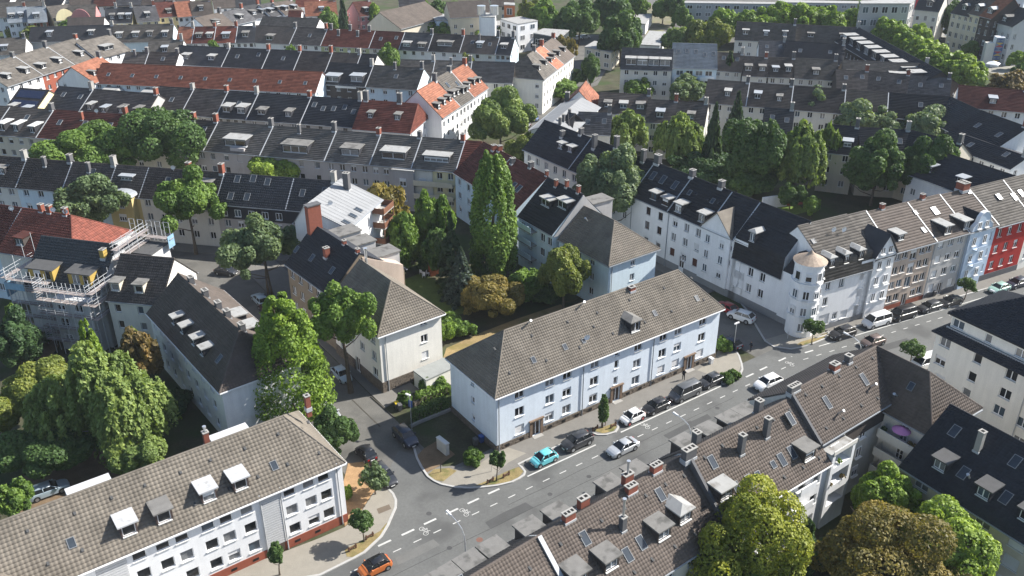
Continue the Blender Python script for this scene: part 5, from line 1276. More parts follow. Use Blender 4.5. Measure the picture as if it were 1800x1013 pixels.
for s_ in (-1, 1):
    xe = L_/2+s_*(L_/2+.4); b.hexa([(xe, yf-.3, 10.75), (L_/2, yf-.3, 14.3), (L_/2, -2.6, 14.3), (xe, -2.6, 10.75)], [(xe, yf-.3, 10.95), (L_/2, yf-.3, 14.5), (L_/2, -2.6, 14.5), (xe, -2.6, 10.95)])
b.build('gable_roof', ROOF['dark'], E2.root)
b = MB()
for z in (2.6, 5.2, 10.7): b.box(-.15, yf-.12, z, L_+.15, yf-.004, z+.2)
b.build('cornice', WALL['white'], E2.root)
for z in (3.0, 5.9, 8.6, 11.2):
    for u in ((1.1, 3.1) if z < 11 else (1.3, 2.9)): put_window(E2.root, (u, yf-.08, z), 0, .9, 1.4 if z < 11 else 1.1, 2, 1)
E3 = eh(14.1, 23.6, 'taupe rendered house with white window bays and brown ground floor', [[u, z, 1.25, 1.35, 2] for u in (15.4, 17.0, 20.9, 22.4) for z in (1.4, 3.9, 6.5, 9.0)]+[[19.0, z, 1.5, 1.9, 2] for z in (3.4, 5.9, 8.4)]+[[19.0, .1, 1.2, 2.1, 'd']], hr=15.0, he=10.9, roof='brown', wall='taupe', plinth=(.9, 'brick'), zs=[1])
E4 = eh(23.6, 31.3, 'grey rendered house with white roller shutters and two roof dormers', [[u, z, 1.25, 1.35, k] for u, k in ((25.2, 's'), (27.6, 2), (29.9, 2)) for z in (3.7, 6.4, 9.0)]+[[25.2, 1.1, 1.3, 1.4, 's'], [29.9, 1.1, 1.3, 1.4, 's'], [27.5, .1, 1.1, 2.1, 'd']], hr=15.0, he=10.9, roof='brown', wall='grey', plinth=(.8, 'dark'))
E5 = eh(31.3, 38.6, 'pale blue house with curved baroque gable and little bay balconies', we([(1525,40),(1500,150)], fl=(6.8, 9.6))+[[u, z, 1.05, 1.5, 2] for u in (32.8, 37.4) for z in (2.0, 5.0, 8.0)], hr=14.8, he=10.8, roof='brown', wall='sky', plinth=(1.2, 'dark'))
E6 = eh(38.6, 47.5, 'deep red rendered house with white window surrounds at the right picture edge', [[u, z, 1.1, 1.5, 2] for u in (40.0, 42.6, 45.2) for z in (2.0, 5.0, 8.0)], hr=14.8, he=10.4, roof='greybrown', wall='red', plinth=(1.2, 'dark'))
E7 = eh(47.5, 56, 'tan roofed house beyond the deep red house', [[u, z, 1.1, 1.5, 2] for u in (49, 51.6, 54.2) for z in (2.0, 5.0, 8.0)], hr=14.8, he=10.4, roof='greybrown', wall='cream')
for h in (E2, E3, E4, E5): h.downpipe(.1)
dorms(E3, [(1015,85)], sc=3.6, ox=1300, oy=400, w=1.5, h=1.2, rm=M_FLATL); skys(E3, [(1163,17)], sc=3.6, ox=1300, oy=400, w=.6, hh=.8)
r4 = (4, 1350, 253)
skys(E3, [(1040,487), (1095,610)], sc=4, ox=1350, oy=253, w=.6, hh=.8); skys(E4, [(1172,472)], sc=4, ox=1350, oy=253, w=1.1, hh=1.5); dorms(E4, [(1255,640), (1390,605)], sc=4, ox=1350, oy=253, w=1.7, h=1.6, rm=M_FLATL)
skys(E5, [(1410,335), (1625,375)], sc=4, ox=1350, oy=253, w=.9, hh=1.1); skys(E6, [(1735,375), (1780,350)], sc=4, ox=1350, oy=253, w=.9, hh=1.4)
chims(E4, [(1320,300)], sc=4, ox=1350, oy=253, sx=1.6, sy=1.6, top=1.2, pots=3); chims(E3, [(740,430), (1055,375)], sc=4, ox=1350, oy=253, sx=.7, sy=.6, top=.8)
# curved gable of the pale blue house
b = MB(); yf = -dfE-.35; L_ = E5.L; c = L_*.42; wv = 2.6; prof_ = [(c-wv, 10.6), (c-wv*.92, 11.4), (c-wv*.62, 12.0), (c-wv*.5, 13.0), (c-wv*.3, 13.6), (c, 13.85), (c+wv*.3, 13.6), (c+wv*.5, 13.0), (c+wv*.62, 12.0), (c+wv*.92, 11.4), (c+wv, 10.6)]
low = [(c-wv, yf, 0), (c+wv, yf, 0)]
fr = low+[(x, yf, z) for x, z in prof_[::-1]]; bk = [(x, yf+.34, z) for x, y, z in fr]
b.hexa([(x, y, z) for x, y, z in bk], fr); b.build('curved_gable', WALL['sky'], E5.root)
b = MB()
for i in range(len(prof_)-1):
    (x0, z0), (x1, z1) = prof_[i], prof_[i+1]; b.hexa([(x0, yf-.1, z0), (x1, yf-.1, z1), (x1, yf+.6, z1), (x0, yf+.6, z0)], [(x0, yf-.1, z0+.14), (x1, yf-.1, z1+.14), (x1, yf+.6, z1+.14), (x0, yf+.6, z0+.14)])
b.build('gable_coping', WALL['white'], E5.root)
b = MB(); b.hexa([(c-1.7, yf+.5, 10.5), (c+1.7, yf+.5, 10.5), (c+1.7, -1.9, 10.5), (c-1.7, -1.9, 10.5)], [(c-.05, yf+.5, 13.3), (c+.05, yf+.5, 13.3), (c+.05, -1.9, 13.3), (c-.05, -1.9, 13.3)]); b.build('gable_roof', ROOF['navy'], E5.root)
for z in (2.0, 5.0, 8.0, 11.0):
    for u in ((c-1.3, c+1.3) if z < 11 else (c-.9, c+.9)): put_window(E5.root, (u, yf-.08, z), 0, .9, 1.5 if z < 11 else 1.2, 2, 1)
for z in (4.2, 7.2):
    b = MB(); b.box(c-1.2, yf-.9, z, c+1.2, yf-.01, z+.16); b.box(c-1.2, yf-.9, z+.16, c+1.2, yf-.82, z+.8); b.build('balcony', WALL['sky'], E5.root)

# ---- C: brown roofed terrace on the near side of the road
s5 = (2.394, 800, 590); MB_ = (1.1, None)
def crow(a, b_, hr, label, lo, e0=0, e1=0, df=6.3, he=9.0, **k):
    A, B = line(a, b_, hr, e0, e1); return House(label, A, B, hr=hr, he=he, df=df, db=5.0, mansb=(1.2, hr-.9), roof=k.pop('roof', 'brown'), wall=k.pop('wall', 'pale'), lod=0, tw=.34, dw=.36, notile=False, plinth=None, **k)
C1_ = crow((831,1012), (946,943), 14.0, 'brown tiled terrace house at the bottom edge with a silver flashing strip', None, e0=16, e1=0, g0='gable', front=[], flash=True)
C2_ = crow((946,943), (1201,801), 14.0, 'brown tiled terrace house with triple brick chimneys and pale topped dormers', None, g0='party', front=None, cols=6, flash=False)
C3_ = crow((1207,795), (1394,697.5), 14.6, 'brown tiled terrace house with many skylights and two slim grey chimneys', None, g0='party', g1='party', cols=6, flash=False, df=5.7, he=9.6, wall='white')
C4_ = crow((1389,690), (1540.6,608.9), 15.2, 'brown tiled terrace house with roof terrace beside the courtyard wing', None, g0='party', g1='party', front=[], flash=False, df=4.5, he=11.4, wall='pale')
dC = dict(rm=M_FLAT, wm=WALL['dark'], w=2.1, h=1.75, typ='flat', over=.18, tilt=.04)
for h, pts in ((C1_, [(60,945), (160,890), (-40,1000), (-140,1050)]), (C2_, [(310,800), (430,740), (650,620), (760,560), (890,490)]), (C3_, [(975,450), (1065,390), (1155,345), (1220,312)])):
    for x, y in pts:
        p = at(800+x/2.394, 590+y/2.394, 12.4+(.6 if h is C3_ else 0)); u, v = h.loc(p)
        if 1.0 < u < h.L-1.0: h.dormer(u, 1.3, side='b', **dC)
chB = dict(m=M_BRICK, sx=1.15, sy=.7)
chims(C2_, [(485,790), (742,660), (850,580)], sc=2.394, ox=800, oy=590, sx=1.2, sy=.6, top=.8, pots=3); 
for x in (560, 750): u = C2_.upx(800+x/2.394, 590+(700 if x == 560 else 600)/2.394, 14.5); C2_.chimney(u, .9, 1.1, .6, 1.2, side='b', pots=2, flue=1.3 if x == 750 else None)
chims(C2_, [(702,815)], sc=2.394, ox=800, oy=590, sx=.55, sy=.55, top=1.5, m=M_BRICKD, pots=1, flue=1.9)
skys(C2_, [(545,855), (862,670), (780,872), (725,925)], sc=2.394, ox=800, oy=590, w=.7, hh=1.25); 
dorms(C2_, [(660,990), (878,860), (530,1055)], sc=2.394, ox=800, oy=590, w=1.8, h=1.45, rm=M_FLAT, wm=WALL['dark']); dorms(C2_, [(970,790)], sc=2.394, ox=800, oy=590, w=1.8, h=1.45, typ='hip', rm=M_FLATL, wm=WALL['dark'])
chims(C3_, [(985,515)], sc=2.394, ox=800, oy=590, sx=1.5, sy=.7, top=1.1, pots=3, m=M_BRICKD); chims(C3_, [(1200,495), (1308,425)], sc=2.394, ox=800, oy=590, sx=.6, sy=.6, top=2.3, pots=1, m=M_BRICKD)
for x, y in ((1037,430), (1292,290)): u = C3_.upx(800+x/2.394, 590+y/2.394, 15.3); C3_.chimney(u, .8, .7, .7, 1.6, side='b', pots=2, m=M_BRICKD)
skys(C3_, [(1083,535), (1185,645), (1238,615), (1408,350), (1370,522), (1415,493)], sc=2.394, ox=800, oy=590, w=.7, hh=1.3); skys(C3_, [(1270,587), (1338,545)], sc=2.394, ox=800, oy=590, w=.55, hh=.7)
dorms(C3_, [(1492,528)], sc=2.394, ox=800, oy=590, w=1.9, h=1.5, rm=M_FLAT, wm=WALL['dark'], k=1); dorms(C3_, [(1140,690)], sc=2.394, ox=800, oy=590, w=2.0, h=1.4, rm=M_FLATL, wm=WALL['dark'])
skys(C1_, [(-20,1000)], sc=2.394, ox=800, oy=590); vents(C1_, 5, 21); vents(C2_, 7, 22, rows=(.2, .85)); vents(C3_, 6, 23, rows=(.15, .9)); vents(C4_, 5, 24, rows=(.15, .85))
b = MB(); x_ = C2_.A; 
for u0_, h_ in ((0.0, C2_),):
    b.hexa([(u0_-.22, -6.5, 9.0), (u0_+.22, -6.5, 9.0), (u0_+.22, -.2, 14.0), (u0_-.22, -.2, 14.0)], [(u0_-.22, -6.5, 9.2), (u0_+.22, -6.5, 9.2), (u0_+.22, -.2, 14.2), (u0_-.22, -.2, 14.2)]); b.build('flashing', M_LEAD, h_.root)
# firewalls where the roofs step up
for h_, m_ in ((C3_, M_BRICKD), (C4_, M_BRICKD)):
    b = MB(); hr_, he_, df_ = h_.hr, h_.he, h_.df
    b.hexa([(-.2, -df_-.35, he_-1.1), (.12, -df_-.35, he_-1.1), (.12, -.2, hr_-1.0), (-.2, -.2, hr_-1.0)], [(-.2, -df_-.35, he_-.1), (.12, -df_-.35, he_-.1), (.12, -.2, hr_+.22), (-.2, -.2, hr_+.22)]); b.build('firewall', m_, h_.root)
# triple flue block and small chimneys on C4
s6 = (3.377, 1320, 560)
chims(C4_, [(262,440)], sc=3.377, ox=1320, oy=560, sx=1.6, sy=.6, top=.7, pots=4, m=M_BRICKD); chims(C4_, [(508,320)], sc=3.377, ox=1320, oy=560, sx=1.0, sy=.8, top=.7, pots=2, m=M_BRICK); chims(C4_, [(590,275)], sc=3.377, ox=1320, oy=560, sx=.7, sy=.7, top=.8, pots=1, m=M_BRICKD)
skys(C4_, [(447,500), (672,365), (232,597)], sc=3.377, ox=1320, oy=560, w=.6, hh=1.4)
for x, y in ((515,565), (705,405)): u, r = C4_.roofpt(1320+x/3.377, 560+y/3.377); C4_.vent(u, r, big=True)
# courtyard balconies and loggias behind C3
for i, u in enumerate((C3_.L-4.2, C3_.L-9.5)):
    for z in (2.6, 5.4, 7.9):
        b = MB(); b.box(u-1.3, -6.5, z-.15, u+1.3, -5.71, z); b.box(u-1.3, -6.5, z, u+1.3, -6.4, z+.8); b.build('balcony', WALL['white'], C3_.root)
# loggia tower between C3/C4 and the wing
b = MB(); hol = [(.5, 3.6, z, z+1.75) for z in (2.9, 5.7, 8.3)]
wall_face(b, lambda u, z, d: (.4+u, -6.2+d, z), 4.1, [(0, 10.1), (4.1, 10.1)], hol, 1.2)
b.poly([(.4, -6.2, 0), (.4, -6.2, 10.1), (.4, -4.4, 10.1), (.4, -4.4, 0)]); b.poly([(4.5, -6.2, 0), (4.5, -4.4, 0), (4.5, -4.4, 10.1), (4.5, -6.2, 10.1)])
tw_ = b.build('loggia_tower', WALL['white'], C4_.root)
b = MB(); b.box(.35, -6.25, 10.1, 4.55, -4.45, 10.22); b.build('roof_terrace', M_FLATL, tw_)
b = MB(); b.box(.4, -6.3, 10.22, 4.55, -6.2, 10.75); b.build('railing', WALL['pale'], tw_)
for k_, u in enumerate((1.0, 2.2, 3.4)):
    for z in (8.3, 5.7):
        if (k_+int(z)) % 2: link('flowers', crown_mesh('round', 'bright' if z > 6 else 'rust', 120, 3+k_, .35, .5, .14), tw_, (u, -6.05, z+.05))
for z in (3.0, 5.8, 8.4): put_window(C4_.root, (2.2, -5.1, z), 0, 1.5, 1.9, 2, 0)
for z in (2.5, 5.2, 8.0):
    for u in (6.2, 8.6): put_window(C4_.root, (u, -C4_.df-.08, z), 0, 1.1, 1.4, 2, 0)
b = MB(); b.box(5.0, -C4_.df-.1, 8.6, C4_.L-3, -C4_.df-.01, 11.1); b.build('dark_boards', WALL['dark'], C4_.root)
# wing D1 (dark plane, lit hip end) and D2
A, B = line((1540.6,608.9), (1634,654.8), 15.2, 0, 3.6)
D1_ = House('courtyard wing with black shaded roof slope and tan hip end facing the right', A, B, hr=15.2, he=10.6, df=3.4, db=5.6, roof='brown', wall='pale', lod=0, g0='party', g1='hip', hip1=3.6, tw=.34, dw=.36,
            front=[(1.6, z, 1.05, 1.6, 'c') for z in (1.6, 4.6, 7.5)]+[(4.0, z, .8, 1.2, 1) for z in (5.0, 7.8)], back=[], end1=[(3, 3, 1, 1.4, 2), (7, 6, 1, 1.4, 2)], flash=False)
D1_.skylight(6.0, 1.4, .6, .9); D1_.vent(5.2, 2.4, big=True)
for z in (2.4, 5.0, 7.6):
    b = MB(); b.box(5.2, -5.0, z-.2, 10.0, -3.41, z); bl = b.build('balcony', WALL['pale'], D1_.root); b = MB(); b.box(5.2, -5.0, z, 10.0, -4.9, z+.95); b.box(5.2, -5.0, z, 5.3, -3.41, z+.95); b.build('railing', WALL['pale'], bl)
    put_window(D1_.root, (7.6, -3.49, z), 0, .9, 2.0, 'c', 0)
b = MB(); b.tube((0, 0, 0), (0, 0, 1.9), .03, n=6); po = thing('parasol', 'pink parasol on the upper balcony of the courtyard wing', 'parasol', (*D1_.w(7.6, -4.3)[:2], 7.6)); b.build('pole', M_STEEL, po)
b = MB(); b.tube((0,0,1.75), (0,0,2.15), 1.05, .02, n=12); b.build('canopy', mat('pink_cloth', (.55,.22,.40), .9, .05), po)
for i, (u, c_) in enumerate(((5.6, 'deep'), (9.2, 'rust'))):
    p = D1_.w(u, -4.5); t = thing('potted_plant', ['leafy potted plant at the near end of the parasol balcony', 'flowering potted plant at the far end of the parasol balcony'][i], 'plant', (p[0], p[1], 7.6)); b = MB(); b.tube((0,0,0), (0,0,.4), .2, .26, n=8); b.build('pot', M_BRICK, t); link('foliage', crown_mesh('round', c_, 260, 5+i, .5, .8, .16), t, (0, 0, .35))
A, B = line((1644.3,697.7), (1799.8,780.6), 13.6, -1.9, 12)
D2_ = House('long black roofed courtyard house with white framed dormers at the right', A, B, hr=13.6, he=8.4, df=6.8, db=5.5, roof='navy', wall='beige', lod=0, g0='gable', g1='gable', front=[(u, z, 1.6, 1.5, 's' if i % 2 else 2) for i, u in enumerate((2.6, 6.2, 9.6, 13.2, 16.8, 20.4)) for z in (1.4, 4.2, 6.7)], back=[], end0=[], tw=.34, dw=.36)
r8 = (4, 1350, 759)
dorms(D2_, [(1195,275), (1500,470), (1800,640)], sc=4, ox=1350, oy=759, w=1.6, h=1.4, rm=M_FLATD, k=2); skys(D2_, [(1310,0), (1735,215), (1380,290), (1675,465)], sc=4, ox=1350, oy=759, w=.8, hh=1.3); chims(D2_, [(1475,130)], sc=4, ox=1350, oy=759, sx=.6, sy=.6, top=2.4, pots=1, m=M_CONC); u, r = D2_.roofpt(1350+1415/4, 759+330/4); D2_.vent(u, r, big=True)

# ---- D: big cream white building at the right edge
A, B = at(1638.7,580,11)[:2], at(1800,658.8,11)[:2]; dD = (B-A)/np.hypot(*(B-A)); nD = np.array([dD[1], -dD[0]]); A0 = A-nD*.5+dD*.45
WD = [(222,375),(190,485),(430,470),(390,595),(357,685),(645,570),(603,695),(563,800),(715,880),(690,990)]
q = fuv(A0, A0+dD, 0, WD, 3.62, 1600, 500); fl = (1.7, 4.4, 7.0, 9.8)
dw_ = [(u, snap(z, fl)-.65, 1.5 if x not in (430,390,357) else 1.1, 1.35, 2 if x not in (430,390,357) else 1) for (x, y), (u, z) in zip(WD, q)]
dw_ += [(u, z-.65, 1.5, 1.35, 2) for u in (1.9,) for z in (4.4, 1.7)]+[(6.4, 1.1, 1.1, 1.3, 1)]+[(u, z-.65, 1.5, 1.35, 2) for u in (15.5, 19.5) for z in fl]
Dm = thing('apartment_house', 'big cream white building with black attic roof at the right edge', 'apartment house', (*A0, 0), math.atan2(dD[1], dD[0])); LD, WDp = 24.0, 13.0
b = MB(); Pf = lambda u, z, d: (u, d, z)
wall_face(b, Pf, LD, [(0, 10.9), (LD, 10.9)], [(c-w/2, c+w/2, z, z+h) for c, z, w, h, k in dw_], .16)
b.poly([(0, WDp, 0), (0, 0, 0), (0, 0, 10.9), (0, WDp, 10.9)]); b.poly([(LD, 0, 0), (LD, WDp, 0), (LD, WDp, 10.9), (LD, 0, 10.9)]); b.poly([(LD, WDp, 0), (0, WDp, 0), (0, WDp, 10.9), (LD, WDp, 10.9)])
b.build('wall', WALL['cream'], Dm)
for i, (c, z, w, h, k) in enumerate(dw_):
    put_window(Dm, (c, .15, z), 0, w, h, k, 0)
b = MB(); b.box(5.75, -.02, .5, 7.15, -.003, 10.5); b.build('stair_strip', WALL['beige'], Dm) if False else None
b = MB(); o = .55     # lower roof apron around the attic
def ringz(off, z): return [(-off, -off, z), (LD+off, -off, z), (LD+off, WDp+off, z), (-off, WDp+off, z)]
b.hexa(ringz(o, 10.75), ringz(-.75, 11.75)); lr = b.build('lower_roof', ROOF['navy'], Dm)
acc = dict(V=[], Q=[], T=[], n=0); tile_plane([(-o, -o, 10.75), (LD+o, -o, 10.75), (LD-.75, .75, 11.75), (.75, .75, 11.75)], .34, .36, True, acc); tile_plane([(-o, WDp+o, 10.75), (-o, -o, 10.75), (.75, .75, 11.75), (.75, WDp-.75, 11.75)], .34, .36, True, acc)
link('roof_tiles', np_mesh('roof_tiles', np.concatenate(acc['V']), np.concatenate(acc['Q']), ROOF['navy'], np.concatenate(acc['T'])), lr, kind='stuff')
b = MB(); aw = [(u, 12.0, 1.6, 1.15, 2) for u in (2.0, 10.6, 18.5)]+[(6.2, 12.0, .9, 1.15, 1)]
wall_face(b, lambda u, z, d: (.95+u, .95+d, 11.5+z), LD-1.9, [(0, 2.3), (LD-1.9, 2.3)], [(c-.95-w/2, c-.95+w/2, z-11.5, z-11.5+h) for c, z, w, h, k in aw], .12)
b.poly([(.95, WDp-.95, 11.5), (.95, .95, 11.5), (.95, .95, 13.8), (.95, WDp-.95, 13.8)]); b.build('attic_wall', WALL['cream'], Dm)
for c, z, w, h, k in aw: put_window(Dm, (c, .95+.1, z), 0, w, h, k, 0)
b = MB(); b.box(.7, .55, 11.62, LD-.7, .75, 11.82); b.build('gutter', M_ZINC, Dm)
b = MB(); b.hexa(ringz(-.45, 13.6), ringz(-.45, 13.75)); b.hexa(ringz(-.45, 13.75), [(6.5, WDp/2-.1, 17.2), (LD-6, WDp/2-.1, 17.2), (LD-6, WDp/2+.1, 17.2), (6.5, WDp/2+.1, 17.2)]); ur = b.build('roof', ROOF['navy'], Dm)
acc = dict(V=[], Q=[], T=[], n=0); q_ = .45
tile_plane([(q_, q_, 13.75), (LD-q_, q_, 13.75), (LD-6, WDp/2-.1, 17.2), (6.5, WDp/2-.1, 17.2)], .34, .36, True, acc); tile_plane([(q_, WDp-q_, 13.75), (q_, q_, 13.75), (6.5, WDp/2-.1, 17.2), (6.5, WDp/2+.1, 17.2)], .34, .36, True, acc)
link('roof_tiles', np_mesh('roof_tiles', np.concatenate(acc['V']), np.concatenate(acc['Q']), ROOF['navy'], np.concatenate(acc['T'])), ur, kind='stuff')
b = MB(); b.tube((12.9, -.08, 0), (12.9, -.08, 10.7), .07, n=6); b.build('downpipe', M_LEAD, Dm)

# ---- I: L-shaped house at the left, scaffolded house, red roofs
s2 = (2.8146, 0, 420)
A, B = line((312.7,480.4), (421,581.7), 13.2, 0, 4.4)
I1 = House('long white house with black roof, four tin topped dormers and tan hip end', A, B, hr=13.2, he=8.8, df=5.0, db=5.6, roof='brown', wall='white', lod=0, g0='party', g1='hip', hip1=4.4, tw=.36, dw=.38,
           front=[(u, z, 1.3, 1.35, 2 if i % 3 else 's') for i, u in enumerate((1.8, 4.4, 7.2, 10.2, 13.2, 16.2, 19.2, 22.2)) for z in (1.3, 4.0, 6.7)], back=[], end1=[], name='apartment_house', cat='apartment house')
I1.root['label'] = 'long white house with shaded slope, four tin topped dormers and tan hip end'
for x, y in ((862,425), (905,470), (957,530), (1003,580)): u, r = I1.roofpt(x/2.8146, 420+y/2.8146); I1.dormer(u, 5.0-r, w=1.15, h=1.25, rm=M_FLATL, wm=WALL['slate'], k=1, tilt=.05)
I1.skylight(21.5, 3.2, .7, 1.1)
for x, y in ((935,200), (1005,265), (1050,330), (1115,365), (1195,430)): u = I1.upx(x/2.8146, 420+y/2.8146, 13.6); I1.chimney(u, .5, .9, .7, 1.1, side='b', pots=3, m=M_BRICKD)
for u in (14, 18): I1.dormer(u, 2.2, side='b', w=2.2, h=1.3, rm=M_FLATL)
A, B = line((211.4,446.6), (296.7,453.8), 14.0, 0, .8)
I2 = House('cream house with dark tiled roof and two dormers beside the scaffolding', A, B, hr=14.0, he=9.4, df=5.1, db=5, roof='dkbrown', wall='pale', lod=0, g0='party', g1='gable', ovg=.1, tw=.36, dw=.42, front=[(u, z, .95, 1.25, 1) for u in (1.4, 5.0) for z in (1.6, 4.4, 7.1)], back=[], end1=[])
dorms(I2, [(572,262), (690,272)], sc=2.8146, oy=420, w=1.5, h=1.45, rm=M_FLAT, wm=WALL['beige'], k=1)
A, B = line((87,417), (184.7,428), 14.6, 1.5, 2.0)
I3 = House('scaffolded white house with new grey tiled roof and yellow clad dormers', A, B, hr=14.6, he=9.4, df=5.6, db=5, roof='newdark', wall='greywhite', lod=0, g0='party', g1='party', tw=.42, dw=.46, front=[(u, z, 1.5, 1.3, 2) for u in (2.6, 8.4) for z in (1.4, 4.2, 6.9)], back=[], end0=[], end1=[], flash=False)
OSB = mat('yellow_board', (.40,.28,.075), .85, .15, 2)
for u, w in ((3.0, 4.2), (9.6, 3.8)): I3.dormer(u, .5, w=w, h=1.9, rm=M_FLATD, wm=OSB, wins=[(w*.35, 1.3, 2), (w*.78, .9, 1)], over=.25, tilt=.1)
b = MB(); b.box(6.3, -7.6, 0, 12.6, -5.61, 8.6); b.build('front_bay', WALL['greywhite'], I3.root)
for u in (7.6, 10.6):
    for z in (1.4, 4.2, 6.9): put_window(I3.root, (u, -7.69, z), 0, 1.4, 1.3, 2, 0)
I3.chimney(11.8, 1.6, .7, .9, 1.3, m=OSB)
# scaffold
sc_ = thing('scaffold', 'steel tube scaffold with timber decks wrapped round the house under repair', 'scaffold', (*I3.A, 0), I3.ang)
M_SCAF = mat('scaffold_steel', (.46,.47,.48), .5, .1, 1); M_DECK = mat('scaffold_deck', (.27,.235,.22), .9, .25, 2); M_TARP = mat('blue_tarp', (.20,.33,.44), .7, .25, 2)
def pole(p, q, r=.048, nm='pole'):
    b = MB(); b.tube(p, q, r, n=5, caps=False); b.build(nm, M_SCAF, sc_)
def deck(x0, y0, x1, y1, z):
    b = MB(); b.box(x0, y0, z-.05, x1, y1, z); b.build('deck', M_DECK, sc_)
yo = -8.9; yi = -8.0
for k in range(11):
    u = -1.6+k*1.505; yA = yo if u > 5.6 else -7.0; yB = yi if u > 5.6 else -6.1
    pole((u, yA, 0), (u, yA, 12.2)); pole((u, yB, 0), (u, yB, 11.6))
    for z in (2.2, 4.4, 6.6, 8.8, 11.0): pole((u, yA, z), (u, yB, z), .03)
for z in (2.2, 4.4, 6.6, 8.8, 10.4):
    deck(-1.7, -7.0, 5.4, -6.1, z); deck(4.6, yo, 13.6, yi, z)
    for hh in (.35, .7, 1.05): pole((-1.7, -7.0, z+hh), (5.0, -7.0, z+hh), .028, 'rail'); pole((4.7, yo, z+hh), (13.6, yo, z+hh), .028, 'rail'); pole((4.7, yo, z+hh), (4.7, -7.0, z+hh), .028, 'rail')
# right return of the scaffold climbing along the gable
for k, y in enumerate((-8.0, -5.8, -3.6, -1.4, .8, 3.0)):
    for x in (13.5, 14.5): pole((x, y, 0), (x, y, 12.6+(0 if y < -3 else 3.2)))
for z in (6.6, 8.8, 10.8): 
    deck(13.5, -8.9, 14.5, 3.2, z)
    for x in (13.5, 14.5):
        for hh in (.5, 1.0): pole((x, -8.9, z+hh), (x, 3.2, z+hh), .028, 'rail')
for z in (13.0, 14.6):
    deck(13.5, -2.0, 14.5, 6.2, z)
    for hh in (.5, 1.0): pole((13.5, -2.0, z+hh), (13.5, 6.2, z+hh), .028, 'rail'); pole((14.5, -2.0, z+hh), (14.5, 6.2, z+hh), .028, 'rail')
for u in (-1.6, 4.85, 9.15, 13.45):
    for z in (0.2, 4.4): pole((u, yo if u > 5 else -7.0, z), (min(u+2.1, 13.6), yo if u > 5 else -7.0, z+4.2), .028, 'brace')
for u in (-1.7,):
    for k, y in enumerate((-6.8, -4.6, -2.4, -.2)): pole((u, y, 0), (u, y, 12.4+k*.9))
    deck(-2.5, -7.0, -1.6, 0, 10.6)
    for hh in (.5, 1.0): pole((-2.5, -7.0, 10.6+hh), (-2.5, 0, 10.6+hh), .028, 'rail')
for x0, y0, x1 in ((-1.9, -7.1, 1.4),):
    b = MB(); b.box(x0, y0-.06, 8.9, x1, y0-.02, 10.0); b.box(x0-.1, y0, 7.5, x0-.06, -5.0, 10.0); b.build('tarpaulin', M_TARP, sc_)
for k in range(5):
    x = 11.0+k*1.5; pole((x, 6.4, 11.5), (x, 6.4, 16.0)); pole((x+.9, 6.4, 11.5), (x+.9, 6.4, 16.0)); pole((x, 6.4, 16.0), (x+.9, 6.4, 16.0), .03, 'rail'); pole((x, 6.4, 15.2), (x+.9, 6.4, 15.2), .03, 'rail')
deck(10.5, 5.4, 18.5, 6.4, 13.6)
b = MB(); b.box(18.3, 5.0, 12.2, 18.34, 6.6, 14.2); b.build('tarpaulin', M_TARP, sc_)
# flat roofed extension between the scaffold decks
b = MB(); b.box(11.5, 1.5, 0, 17.5, 6.2, 12.6); ex_ = thing('annex', 'flat dark roofed annex among the scaffold decks', 'annex', (*I3.A, 0), I3.ang); b.build('wall', WALL['greywhite'], ex_); b = MB(); b.box(11.4, 1.4, 12.6, 17.6, 6.3, 12.8); b.build('roof', M_FLATD, ex_)
# dark red roof and its orange lit hip end
A, B = line((39,366), (125,379), 14.0, 0, 5.0)
I4 = House('red tiled corner house with lit orange hip end above the scaffold', A, B, hr=14.0, he=9.4, df=6.6, db=6.5, roof='red', wall='pale', lod=0, g0='party', g1='hip', hip1=5.0, tw=.40, dw=.46, front=[], back=[], end1=[])
z3_ = (4.603, 0, 340)
chims(I4, [(335,150), (455,130), (600,140)], sc=4.603, oy=340, sx=.75, sy=.75, top=1.2); u, r = I4.roofpt(180/4.603, 340+400/4.603); I4.dormer(u, I4.df-r-.6, w=1.7, h=1.5, wm=WALL['dark'], rm=ROOF['dkred'])
for x in (400, 530): u = I4.upx(x/4.603, 340+140/4.603, 14.8); I4.dish(u, .2)
I6 = row((-60,352), (39,366), 14.0, 9.4, 6.4, 5.5, [(39, 'dark red brown tiled house at the left edge beside the red corner house', dict(roof='dkred', wall='ltblue', g1='party'))], lod=0, tw=.40, dw=.46)
I6[0].dish(10.5, .9)
# ---------------------------------------------------------------- terraces further back
def D(**k): return k
def chim_even(h, n, **k):
    for i in range(n): h.chimney(h.L*(i+.5)/n, 0, **k)
def ex_dorm(n, w=1.6, hh=1.4, inset=1.6, rm=None, wm=None, sky=0, ch=1, k=2, typ='flat', vent=True, m=None, dish=0):
    def f(h):
        for i in range(n): h.dormer(h.L*(i+.5)/n+(.2 if sky else 0)+rnd.uniform(-.3, .3), inset+rnd.uniform(-.1, .4), w=min(w*rnd.uniform(.78, 1.05), h.L/n-.4), h=hh*rnd.uniform(.85, 1.05), rm=rm or rnd.choice((M_FLATL, M_ZINC, M_FLAT)), wm=wm, k=k, typ=typ)
        for i in range(sky): h.skylight(h.L*(i+.5)/max(sky, 1)+.3, h.df*rnd.uniform(.3, .5), .9, 1.4)
        if ch: h.chimney(h.L-.5, .0, .8, 1.0, rnd.uniform(1.2, 1.9), m=m or rnd.choice([M_BRICKD, M_BRICK, M_CONC]))
        if ch > 1: h.chimney(h.L*.45, h.df*rnd.uniform(.12, .35), .6, .7, 1.8, m=m or M_BRICKD)
        if dish: h.dish(h.L*.6, .4)
    return f
S = lambda n, **k: ex_dorm(0, sky=n, **k)
LB = mat('dormer_light', (.50,.50,.49), .8, .08)
